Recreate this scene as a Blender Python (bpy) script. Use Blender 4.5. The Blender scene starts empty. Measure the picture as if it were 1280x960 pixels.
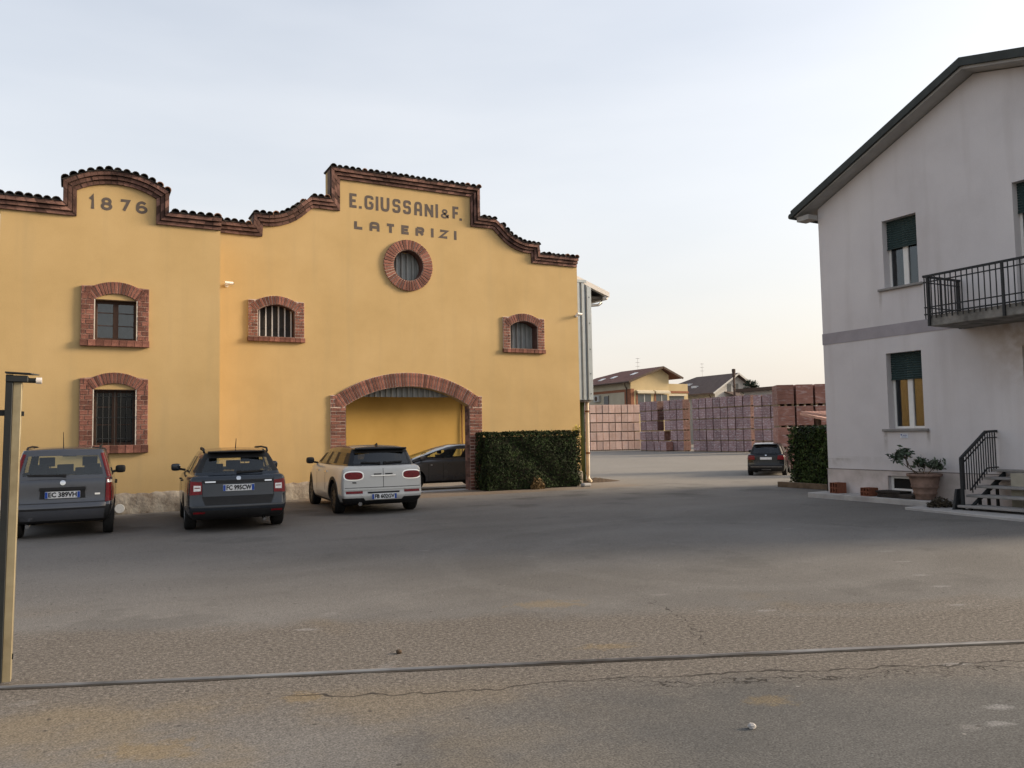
import bpy, bmesh, math, random
from mathutils import Vector, Matrix
from mathutils.bvhtree import BVHTree
from mathutils.geometry import tessellate_polygon

R = math.radians
random.seed(7)
scene = bpy.context.scene
COL = scene.collection

# ------------------------------------------------------------------ camera, sky, sun, exposure
cam_data = bpy.data.cameras.new('camera')
cam_data.lens = 28.07
cam_data.sensor_width = 36.0
cam_data.clip_start = 0.1
cam_data.clip_end = 6000
cam = bpy.data.objects.new('camera', cam_data)
COL.objects.link(cam)
_rt = Vector((0.88233152, -0.47030159, -0.01753567))
_up = Vector((-0.01374186, -0.06298951, 0.99791958))
_fw = Vector((0.47042772, 0.88025493, 0.06204045))
CAM = Vector((-8.0615, -21.2593, 1.62))
_m = Matrix((_rt, _up, -_fw)).transposed().to_4x4()
_m.translation = CAM
cam.matrix_world = _m
scene.camera = cam

SUN_AZ = R(108)        # clockwise from +Y
SUN_EL = R(19)
world = bpy.data.worlds.new('World')
scene.world = world
world.use_nodes = True
wn = world.node_tree.nodes
wl = world.node_tree.links
wn.clear()
w_out = wn.new('ShaderNodeOutputWorld')
w_bg = wn.new('ShaderNodeBackground')
w_sky = wn.new('ShaderNodeTexSky')
w_sky.sky_type = 'NISHITA'
w_sky.sun_disc = False
w_sky.sun_elevation = SUN_EL
w_sky.sun_rotation = SUN_AZ
w_sky.altitude = 150
w_sky.air_density = 1.0
w_sky.dust_density = 5.5
w_sky.ozone_density = 1.0
# thin high haze: the clear sky is veiled evenly with pale light, thickest towards the horizon
w_tc = wn.new('ShaderNodeTexCoord')
w_sep = wn.new('ShaderNodeSeparateXYZ')
w_map = wn.new('ShaderNodeMapRange')
w_map.inputs['From Min'].default_value = 0.0
w_map.inputs['From Max'].default_value = 0.7
w_map.inputs['To Min'].default_value = 0.72
w_map.inputs["To Max"].default_value = 0.33
w_mix = wn.new('ShaderNodeMixRGB')
w_veil = wn.new('ShaderNodeValToRGB')
w_veil.color_ramp.elements[0].position = 0.0; w_veil.color_ramp.elements[0].color = (0.80, 0.725, 0.65, 1)
w_veil.color_ramp.elements[1].position = 0.8; w_veil.color_ramp.elements[1].color = (0.89, 0.93, 0.99, 1)
w_e = w_veil.color_ramp.elements.new(0.28); w_e.color = (0.94, 0.925, 0.905, 1)
w_vs = wn.new('ShaderNodeVectorMath'); w_vs.operation = 'SCALE'; w_vs.inputs['Scale'].default_value = 5.85
w_nz = wn.new('ShaderNodeTexNoise')
w_nz.inputs['Scale'].default_value = 1.1
w_nz.inputs['Detail'].default_value = 5
w_mp = wn.new('ShaderNodeMapping')
w_mp.inputs['Scale'].default_value = (1, 1, 4.5)
w_mp.inputs['Rotation'].default_value = (0.12, 0.1, 0)
w_add = wn.new('ShaderNodeMath'); w_add.operation = 'MULTIPLY_ADD'
w_add.inputs[1].default_value = 0.5
w_add2 = wn.new('ShaderNodeMath'); w_add2.operation = 'ADD'; w_add2.inputs[1].default_value = -0.25
wl.new(w_tc.outputs['Generated'], w_sep.inputs[0])
wl.new(w_tc.outputs['Generated'], w_mp.inputs[0])
wl.new(w_mp.outputs[0], w_nz.inputs['Vector'])
wl.new(w_sep.outputs['Z'], w_map.inputs['Value'])
wl.new(w_nz.outputs['Fac'], w_add.inputs[0])
wl.new(w_map.outputs[0], w_add.inputs[2])
wl.new(w_add.outputs[0], w_add2.inputs[0])
wl.new(w_add2.outputs[0], w_mix.inputs['Fac'])
wl.new(w_sep.outputs['Z'], w_veil.inputs[0])
wl.new(w_veil.outputs[0], w_vs.inputs[0])
wl.new(w_vs.outputs[0], w_mix.inputs['Color2'])
wl.new(w_sky.outputs[0], w_mix.inputs['Color1'])
wl.new(w_mix.outputs[0], w_bg.inputs['Color'])
w_bg.inputs['Strength'].default_value = 0.15
wl.new(w_bg.outputs[0], w_out.inputs['Surface'])

sun_data = bpy.data.lights.new('sun', 'SUN')
sun_data.energy = 4.0
sun_data.angle = R(15)
sun_data.color = (1.0, 0.83, 0.62)
sun = bpy.data.objects.new('sun', sun_data)
COL.objects.link(sun)
_sd = Vector((math.sin(SUN_AZ) * math.cos(SUN_EL), math.cos(SUN_AZ) * math.cos(SUN_EL), math.sin(SUN_EL)))
sun.rotation_euler = _sd.to_track_quat('Z', 'Y').to_euler()
sun.location = (30, -10, 30)

vs = scene.view_settings
scene.display_settings.display_device = 'sRGB'
vs.view_transform = 'Standard'
vs.look = 'None'
vs.exposure = 0.58
vs.gamma = 1.0
vs.use_curve_mapping = False
scene.render.engine = 'CYCLES'
scene.cycles.use_denoising = True
scene.cycles.max_bounces = 6
scene.cycles.diffuse_bounces = 3
scene.cycles.glossy_bounces = 3
scene.cycles.volume_bounces = 0
scene.cycles.use_adaptive_sampling = True
scene.cycles.adaptive_threshold = 0.012
scene.cycles.transparent_max_bounces = 12

# ------------------------------------------------------------------ materials
MATS = {}
def nodes_of(name):
    m = bpy.data.materials.new(name)
    m.use_nodes = True
    return m, m.node_tree.nodes, m.node_tree.links, m.node_tree.nodes['Principled BSDF']

def mat(name, col, rough=0.8, metal=0.0, var=0.15, scale=6.0, detail=5.0, bump=0.0, bscale=None, spec=0.3,
        col2=None, island=0.0, objrand=0.0, coat=0.0, coords='Object', stretch=None, fine=0.0):
    """base colour broken up by two noises (large blotches, fine grain), optional bump."""
    if name in MATS:
        return MATS[name]
    m, N, L, b = nodes_of(name)
    b.inputs['Roughness'].default_value = rough
    b.inputs['Metallic'].default_value = metal
    b.inputs['Specular IOR Level'].default_value = spec
    if coat:
        b.inputs['Coat Weight'].default_value = coat
        b.inputs['Coat Roughness'].default_value = 0.06
    tc = N.new('ShaderNodeTexCoord')
    vec = tc.outputs[coords]
    if stretch:
        mp = N.new('ShaderNodeMapping'); mp.inputs['Scale'].default_value = stretch
        L.new(vec, mp.inputs[0]); vec = mp.outputs[0]
    nz = N.new('ShaderNodeTexNoise'); nz.inputs['Scale'].default_value = scale; nz.inputs['Detail'].default_value = detail
    nz.inputs['Roughness'].default_value = 0.6
    L.new(vec, nz.inputs['Vector'])
    cr = N.new('ShaderNodeValToRGB')
    c2 = col2 if col2 else tuple(c * (1 - var) for c in col)
    c1 = col if col2 else tuple(min(1, c * (1 + var)) for c in col)
    cr.color_ramp.elements[0].position = 0.34; cr.color_ramp.elements[0].color = (*c2, 1)
    cr.color_ramp.elements[1].position = 0.66; cr.color_ramp.elements[1].color = (*c1, 1)
    L.new(nz.outputs['Fac'], cr.inputs[0])
    out = cr.outputs[0]
    if island or objrand:
        hv = N.new('ShaderNodeHueSaturation')
        mr = N.new('ShaderNodeMapRange')
        a = island or objrand
        mr.inputs['To Min'].default_value = 1 - a; mr.inputs['To Max'].default_value = 1 + a
        if island:
            g = N.new('ShaderNodeNewGeometry'); L.new(g.outputs['Random Per Island'], mr.inputs['Value'])
        else:
            g = N.new('ShaderNodeObjectInfo'); L.new(g.outputs['Random'], mr.inputs['Value'])
        L.new(mr.outputs[0], hv.inputs['Value']); L.new(out, hv.inputs['Color']); out = hv.outputs[0]
    if fine:
        n3 = N.new('ShaderNodeTexNoise'); n3.inputs['Scale'].default_value = 90; n3.inputs['Detail'].default_value = 3
        L.new(tc.outputs[coords], n3.inputs['Vector'])
        m3 = N.new('ShaderNodeMapRange'); m3.inputs['To Min'].default_value = 1 - fine; m3.inputs['To Max'].default_value = 1 + fine
        L.new(n3.outputs['Fac'], m3.inputs['Value'])
        h3 = N.new('ShaderNodeHueSaturation'); L.new(m3.outputs[0], h3.inputs['Value']); L.new(out, h3.inputs['Color']); out = h3.outputs[0]
    L.new(out, b.inputs['Base Color'])
    if bump:
        n2 = N.new('ShaderNodeTexNoise'); n2.inputs['Scale'].default_value = bscale or scale * 6; n2.inputs['Detail'].default_value = 6
        L.new(vec, n2.inputs['Vector'])
        bp = N.new('ShaderNodeBump'); bp.inputs['Strength'].default_value = bump; bp.inputs['Distance'].default_value = 0.02
        L.new(n2.outputs['Fac'], bp.inputs['Height']); L.new(bp.outputs[0], b.inputs['Normal'])
    MATS[name] = m
    return m

def glass_mat(name, tint=(0.5, 0.55, 0.55), trans=0.75, rough=0.02, refl=0.06):
    m = bpy.data.materials.new(name); m.use_nodes = True
    N, L = m.node_tree.nodes, m.node_tree.links
    N.clear()
    o = N.new('ShaderNodeOutputMaterial')
    tr = N.new('ShaderNodeBsdfTransparent'); tr.inputs[0].default_value = (*[t * trans for t in tint], 1)
    gl = N.new('ShaderNodeBsdfGlossy'); gl.inputs['Roughness'].default_value = rough
    gl.inputs[0].default_value = (0.9, 0.93, 0.95, 1)
    lw = N.new('ShaderNodeLayerWeight'); lw.inputs[0].default_value = 0.5
    pw = N.new('ShaderNodeMath'); pw.operation = 'POWER'; pw.inputs[1].default_value = 5.0; L.new(lw.outputs['Facing'], pw.inputs[0])
    fr = N.new('ShaderNodeMath'); fr.operation = 'MULTIPLY_ADD'; fr.inputs[1].default_value = 0.9; fr.inputs[2].default_value = refl; L.new(pw.outputs[0], fr.inputs[0])
    nz = N.new('ShaderNodeTexNoise'); nz.inputs['Scale'].default_value = 3
    bp = N.new('ShaderNodeBump'); bp.inputs['Strength'].default_value = 0.03
    L.new(nz.outputs['Fac'], bp.inputs['Height']); L.new(bp.outputs[0], gl.inputs['Normal'])
    mx = N.new('ShaderNodeMixShader')
    L.new(fr.outputs[0], mx.inputs[0]); L.new(tr.outputs[0], mx.inputs[1]); L.new(gl.outputs[0], mx.inputs[2])
    L.new(mx.outputs[0], o.inputs['Surface'])
    return m

def ramp(N, L, fac, stops):
    cr = N.new('ShaderNodeValToRGB')
    e = cr.color_ramp.elements
    e[0].position, e[0].color = stops[0][0], (*stops[0][1], 1)
    e[1].position, e[1].color = stops[-1][0], (*stops[-1][1], 1)
    for p, c in stops[1:-1]:
        x = e.new(p); x.color = (*c, 1)
    L.new(fac, cr.inputs[0])
    return cr.outputs[0]

def render_mat(name, base, dark, light, bump=0.12, stain=0.0, stain_col=(0.2, 0.15, 0.1)):
    """painted wall render: cloudy patches, faint vertical runs, fine roughcast grain"""
    m, N, L, b = nodes_of(name)
    b.inputs['Roughness'].default_value = 0.9
    b.inputs['Specular IOR Level'].default_value = 0.15
    tc = N.new('ShaderNodeTexCoord')
    n1 = N.new('ShaderNodeTexNoise'); n1.inputs['Scale'].default_value = 0.55; n1.inputs['Detail'].default_value = 6; n1.inputs['Roughness'].default_value = 0.62
    L.new(tc.outputs['Object'], n1.inputs['Vector'])
    c = ramp(N, L, n1.outputs['Fac'], [(0.30, dark), (0.5, base), (0.72, light)])
    mp = N.new('ShaderNodeMapping'); mp.inputs['Scale'].default_value = (3.2, 3.2, 0.28)
    L.new(tc.outputs['Object'], mp.inputs[0])
    n2 = N.new('ShaderNodeTexNoise'); n2.inputs['Scale'].default_value = 1.0; n2.inputs['Detail'].default_value = 5
    L.new(mp.outputs[0], n2.inputs['Vector'])
    mr = N.new('ShaderNodeMapRange'); mr.inputs['From Min'].default_value = 0.52; mr.inputs['From Max'].default_value = 0.8
    mr.inputs['To Max'].default_value = stain
    L.new(n2.outputs['Fac'], mr.inputs['Value'])
    mx = N.new('ShaderNodeMixRGB'); mx.inputs['Color2'].default_value = (*stain_col, 1)
    L.new(mr.outputs[0], mx.inputs['Fac']); L.new(c, mx.inputs['Color1'])
    n3 = N.new('ShaderNodeTexNoise'); n3.inputs['Scale'].default_value = 45; n3.inputs['Detail'].default_value = 4
    L.new(tc.outputs['Object'], n3.inputs['Vector'])
    m3 = N.new('ShaderNodeMapRange'); m3.inputs['To Min'].default_value = 0.93; m3.inputs['To Max'].default_value = 1.07
    L.new(n3.outputs['Fac'], m3.inputs['Value'])
    hv = N.new('ShaderNodeHueSaturation'); L.new(m3.outputs[0], hv.inputs['Value']); L.new(mx.outputs[0], hv.inputs['Color'])
    L.new(hv.outputs[0], b.inputs['Base Color'])
    bp = N.new('ShaderNodeBump'); bp.inputs['Strength'].default_value = bump; bp.inputs['Distance'].default_value = 0.01
    L.new(n3.outputs['Fac'], bp.inputs['Height']); L.new(bp.outputs[0], b.inputs['Normal'])
    MATS[name] = m
    return m

YELLOW = render_mat('yellow_render', (0.480, 0.335, 0.158), (0.435, 0.302, 0.138), (0.520, 0.366, 0.180), 0.14, 0.42, (0.39, 0.29, 0.15))
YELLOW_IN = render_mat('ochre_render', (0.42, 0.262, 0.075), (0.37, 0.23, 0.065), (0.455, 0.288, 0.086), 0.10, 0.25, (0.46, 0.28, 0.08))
HOUSEWALL = render_mat('house_render', (0.575, 0.545, 0.545), (0.52, 0.49, 0.488), (0.615, 0.585, 0.58), 0.12, 0.30, (0.36, 0.32, 0.30))
def add_stains(m, spots):
    """rain streaks below sills and a damp patch: (y, z_top, half width, length, strength, colour)"""
    N, L = m.node_tree.nodes, m.node_tree.links
    b = N['Principled BSDF']; src = b.inputs['Base Color'].links[0].from_socket
    g = N.new('ShaderNodeNewGeometry'); sx = N.new('ShaderNodeSeparateXYZ'); L.new(g.outputs['Position'], sx.inputs[0])
    nz = N.new('ShaderNodeTexNoise'); nz.inputs['Scale'].default_value = 5; nz.inputs['Detail'].default_value = 6; L.new(g.outputs['Position'], nz.inputs['Vector'])
    def M(op, a, c):
        n = N.new('ShaderNodeMath'); n.operation = op
        for i, v in enumerate((a, c)):
            if isinstance(v, (int, float)): n.inputs[i].default_value = v
            else: L.new(v, n.inputs[i])
        return n.outputs[0]
    def S(v, a, c):
        n = N.new('ShaderNodeMapRange'); n.interpolation_type = 'SMOOTHSTEP'; n.inputs['From Min'].default_value = a; n.inputs['From Max'].default_value = c; L.new(v, n.inputs['Value']); return n.outputs[0]
    for (y, zt, hw_, ln, st, col) in spots:
        a = S(M('ABSOLUTE', M('SUBTRACT', sx.outputs['Y'], y), 0), hw_, hw_ * 0.2)
        c = M('MULTIPLY', S(sx.outputs['Z'], zt - ln, zt), S(sx.outputs['Z'], zt + 0.02, zt))
        f = M('MULTIPLY', M('MULTIPLY', a, c), M('MULTIPLY', S(nz.outputs['Fac'], 0.25, 0.7), st))
        mx = N.new('ShaderNodeMixRGB'); mx.inputs['Color2'].default_value = (*col, 1); L.new(f, mx.inputs['Fac']); L.new(src, mx.inputs['Color1']); src = mx.outputs[0]
    L.new(src, b.inputs['Base Color'])
add_stains(HOUSEWALL, [(-9.47, 1.53, 0.07, 0.55, 0.9, (0.16, 0.13, 0.10)), (-10.5, 1.53, 0.06, 0.4, 0.7, (0.16, 0.13, 0.10)), (-9.5, 4.64, 0.06, 0.5, 0.6, (0.20, 0.16, 0.12)),
                       (-12.9, 3.57, 1.5, 1.6, 0.75, (0.30, 0.21, 0.14)), (-9.6, 0.95, 2.2, 0.3, 0.25, (0.30, 0.27, 0.24)), (-8.2, 0.9, 0.5, 0.25, 0.6, (0.24, 0.21, 0.17))])
HOUSEBAND = mat('house_band', (0.31, 0.285, 0.30), 0.9, var=0.1, scale=2)
HPLINTH = mat('house_plinth', (0.56, 0.50, 0.48), 0.9, scale=2.2, col2=(0.40, 0.35, 0.32), bump=0.3, bscale=25)
BRICK = mat('old_brick', (0.240, 0.105, 0.076), 0.92, scale=7, col2=(0.125, 0.050, 0.038), bump=0.4, bscale=40, objrand=0.45, fine=0.25)
BRICKI = mat('old_brick_course', (0.185, 0.100, 0.078), 0.93, scale=4, col2=(0.095, 0.050, 0.041), bump=0.4, bscale=40, island=0.55, fine=0.25)
MORTAR = mat('lime_mortar', (0.60, 0.50, 0.43), 0.95, scale=3, col2=(0.34, 0.24, 0.19), bump=0.3, bscale=60)
MORTARD = mat('dark_mortar', (0.17, 0.12, 0.095), 0.95, scale=5, col2=(0.10, 0.07, 0.055), bump=0.3, bscale=60)
TILE = mat('weathered_roof_tile', (0.050, 0.040, 0.034), 0.95, scale=12, col2=(0.020, 0.017, 0.016), bump=0.4, bscale=50, objrand=0.5)
TILE_OR = mat('clay_roof_tile', (0.30, 0.16, 0.10), 0.9, scale=12, col2=(0.16, 0.09, 0.06), bump=0.4, bscale=50)
LETTER = mat('letter_paint', (0.115, 0.092, 0.080), 0.85, scale=9, col2=(0.085, 0.068, 0.060))
STONE = mat('rubble_plinth', (0.42, 0.37, 0.30), 0.95, scale=3.5, col2=(0.16, 0.125, 0.095), bump=0.8, bscale=14)
WOODF = mat('dark_wood_frame', (0.045, 0.022, 0.014), 0.6, scale=14, stretch=(1, 1, 6))
IRON = mat('black_iron', (0.018, 0.020, 0.022), 0.55, var=0.3, scale=20)
DARK = mat('dark_interior', (0.012, 0.011, 0.010), 0.9)
GLASSW = glass_mat('window_glass', (0.75, 0.80, 0.84), 0.75, refl=0.07)
GLASSD = glass_mat('dark_window_glass', (0.6, 0.65, 0.68), 0.7, refl=0.02)
REVEAL = mat('pale_reveal', (0.62, 0.55, 0.47), 0.9, scale=8)
CLAD = mat('steel_cladding', (0.30, 0.335, 0.36), 0.42, metal=0.25, var=0.08, scale=3, spec=0.5)
CLADIN = mat('cladding_behind', (0.34, 0.35, 0.34), 0.5, metal=0.1, scale=3, col2=(0.27, 0.28, 0.27), spec=0.4)
DARKVOID = mat('dark_void', (0.045, 0.038, 0.032), 0.8, scale=4, var=0.2)
WHITEMET = mat('off_white_metal', (0.62, 0.58, 0.54), 0.5, var=0.05, scale=2)
CREAMPIPE = mat('cream_pipe', (0.66, 0.55, 0.40), 0.55, scale=3, col2=(0.52, 0.42, 0.30))
GREENPIPE = mat('green_pipe', (0.085, 0.115, 0.040), 0.6, scale=5, col2=(0.06, 0.075, 0.03))
RUST = mat('rusty_clamp', (0.16, 0.07, 0.03), 0.8, scale=20)
CONC = mat('pale_concrete', (0.40, 0.385, 0.37), 0.92, scale=2.5, col2=(0.29, 0.275, 0.265), bump=0.3, bscale=40, fine=0.15)
CONCD = mat('weathered_concrete', (0.26, 0.245, 0.225), 0.93, scale=4, col2=(0.105, 0.10, 0.09), bump=0.3, bscale=30)
STEP = mat('stair_stone', (0.27, 0.255, 0.245), 0.85, scale=6, col2=(0.20, 0.19, 0.18), fine=0.2)
SHUT = mat('green_shutter', (0.024, 0.044, 0.043), 0.6, var=0.15, scale=5)
WHITEF = mat('white_window_frame', (0.70, 0.68, 0.65), 0.55, var=0.05)
TERRA = mat('terracotta_pot', (0.24, 0.155, 0.120), 0.9, scale=7, col2=(0.13, 0.085, 0.066), bump=0.3, bscale=30)
CLAY = mat('clay_block', (0.205, 0.075, 0.042), 0.9, scale=12, col2=(0.145, 0.052, 0.030), bump=0.2, bscale=50)
FASCIA = mat('dark_roof_fascia', (0.035, 0.040, 0.038), 0.7, var=0.2, scale=4)
SOFFIT = mat('grey_soffit', (0.34, 0.33, 0.315), 0.9, var=0.1, scale=3)
BARK = mat('bark', (0.09, 0.065, 0.045), 0.95, scale=12, bump=0.5)
LEAF = mat('hedge_leaf', (0.028, 0.044, 0.014), 0.75, scale=2.5, col2=(0.010, 0.016, 0.006), island=0.8, spec=0.12)
LEAF2 = mat('laurel_leaf', (0.045, 0.070, 0.018), 0.5, scale=2.0, col2=(0.014, 0.024, 0.008), island=0.7, spec=0.15)
LEAFP = mat('pot_leaf', (0.050, 0.072, 0.040), 0.5, scale=6, col2=(0.028, 0.042, 0.024), island=0.5, spec=0.5)
LEAFC = mat('conifer_leaf', (0.038, 0.060, 0.036), 0.7, scale=1.0, col2=(0.020, 0.034, 0.022), island=0.5)
TWIG = mat('hedge_inside', (0.020, 0.018, 0.011), 0.95, scale=10)
SOIL = mat('soil', (0.07, 0.048, 0.032), 0.95, scale=20, bump=0.5)
GALV = mat('galvanised_steel', (0.30, 0.30, 0.30), 0.45, metal=0.7, scale=6, col2=(0.20, 0.19, 0.18))
POSTMET = mat('yellow_reflection_face', (0.30, 0.26, 0.17), 0.45, metal=0.35, scale=5, col2=(0.22, 0.18, 0.11))  # ochre tint puts the yellow wall's reflection into the metal
BLACKP = mat('black_post_paint', (0.012, 0.014, 0.015), 0.5, var=0.2)
# cars
RUBBER = mat('tyre_rubber', (0.012, 0.012, 0.012), 0.85, var=0.2, scale=20)
RIM = mat('alloy_rim', (0.33, 0.33, 0.34), 0.35, metal=0.8, var=0.1)
RIMD = mat('dark_rim', (0.03, 0.03, 0.032), 0.4, metal=0.5)
PLASTIC = mat('black_plastic', (0.014, 0.014, 0.015), 0.6, var=0.15, scale=10)
CABIN = mat('cabin_dark', (0.022, 0.024, 0.028), 0.85, var=0.2, scale=8)
CARGLASS = glass_mat('car_glass', (0.86, 0.93, 0.90), 0.90)
CARGLASSD = glass_mat('privacy_glass', (0.3, 0.32, 0.34), 0.25)
REDL = mat('red_lamp_lens', (0.16, 0.006, 0.010), 0.28, var=0.35, scale=25, spec=0.25)
CLEARL = mat('clear_lamp_lens', (0.72, 0.70, 0.68), 0.12, var=0.1, scale=25, spec=0.6, coat=0.6)
CHROME = mat('chrome', (0.62, 0.62, 0.62), 0.12, metal=1.0, var=0.03)
PLATEW = mat('plate_white', (0.66, 0.67, 0.68), 0.45, var=0.03)
PLATEB = mat('plate_blue', (0.012, 0.06, 0.32), 0.45, var=0.05)
PLATEK = mat('plate_black', (0.01, 0.01, 0.012), 0.6)
def paint(name, col, metal=0.2, rough=0.32, dust=0.12, coat=1.0):
    m, N, L, b = nodes_of(name)
    b.inputs['Metallic'].default_value = metal
    b.inputs['Coat Weight'].default_value = coat * 0.75
    b.inputs['Specular IOR Level'].default_value = 0.2
    b.inputs['Coat Roughness'].default_value = 0.03
    tc = N.new('ShaderNodeTexCoord')
    nz = N.new('ShaderNodeTexNoise'); nz.inputs['Scale'].default_value = 2.2; nz.inputs['Detail'].default_value = 6
    L.new(tc.outputs['Object'], nz.inputs['Vector'])
    sx = N.new('ShaderNodeSeparateXYZ'); L.new(tc.outputs['Object'], sx.inputs[0])
    mr = N.new('ShaderNodeMapRange'); mr.inputs['From Min'].default_value = 0.75; mr.inputs['From Max'].default_value = 0.2
    mr.inputs['To Max'].default_value = 0.35
    L.new(sx.outputs['Z'], mr.inputs['Value'])
    ad = N.new('ShaderNodeMath'); ad.operation = 'ADD'; L.new(nz.outputs['Fac'], ad.inputs[0]); L.new(mr.outputs[0], ad.inputs[1])
    m2 = N.new('ShaderNodeMapRange'); m2.inputs['From Min'].default_value = 0.45; m2.inputs['From Max'].default_value = 1.0
    m2.inputs['To Max'].default_value = dust * 3
    L.new(ad.outputs[0], m2.inputs['Value'])
    mx = N.new('ShaderNodeMixRGB'); mx.inputs['Color1'].default_value = (*col, 1); mx.inputs['Color2'].default_value = (0.22, 0.19, 0.16, 1)
    L.new(m2.outputs[0], mx.inputs['Fac']); L.new(mx.outputs[0], b.inputs['Base Color'])
    m4 = N.new('ShaderNodeMapRange'); m4.inputs['To Min'].default_value = rough; m4.inputs['To Max'].default_value = rough + 0.35
    L.new(m2.outputs[0], m4.inputs['Value']); L.new(m4.outputs[0], b.inputs['Roughness'])
    return m
PAINT_GREY = paint('silver_grey_paint', (0.060, 0.065, 0.078), rough=0.22, dust=0.04)
PAINT_BLUE = paint('slate_blue_paint', (0.014, 0.020, 0.029), rough=0.22, dust=0.02)
PAINT_WHITE = paint('pearl_white_paint', (0.52, 0.515, 0.49), metal=0.05, rough=0.3, dust=0.05)
PAINT_ANTH = paint('anthracite_paint', (0.105, 0.102, 0.110), rough=0.25, dust=0.05)
PAINT_BLACK = paint('black_paint', (0.005, 0.006, 0.008), dust=0.0, coat=0.6, rough=0.25)

# ------------------------------------------------------------------ builders
def wloc(o):
    v = Vector((0, 0, 0))
    while o is not None:
        v = v + o.location
        o = o.parent
    return v

def tag(o, label=None, cat=None, group=None, kind=None):
    if label: o['label'] = label
    if cat: o['category'] = cat
    if group: o['group'] = group
    if kind: o['kind'] = kind
    return o

def thing(name, label, cat, loc=(0, 0, 0), rz=0.0, group=None):
    o = bpy.data.objects.new(name, None)
    o.empty_display_size = 0.2
    COL.objects.link(o)
    o.location = loc
    o.rotation_euler = (0, 0, rz)
    return tag(o, label, cat, group)

def link_mesh(name, me, parent=None, loc=None, rot=None):
    o = bpy.data.objects.new(name, me)
    COL.objects.link(o)
    if parent is not None: o.parent = parent
    if loc is not None: o.location = loc
    if rot is not None: o.rotation_euler = rot
    return o

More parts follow.
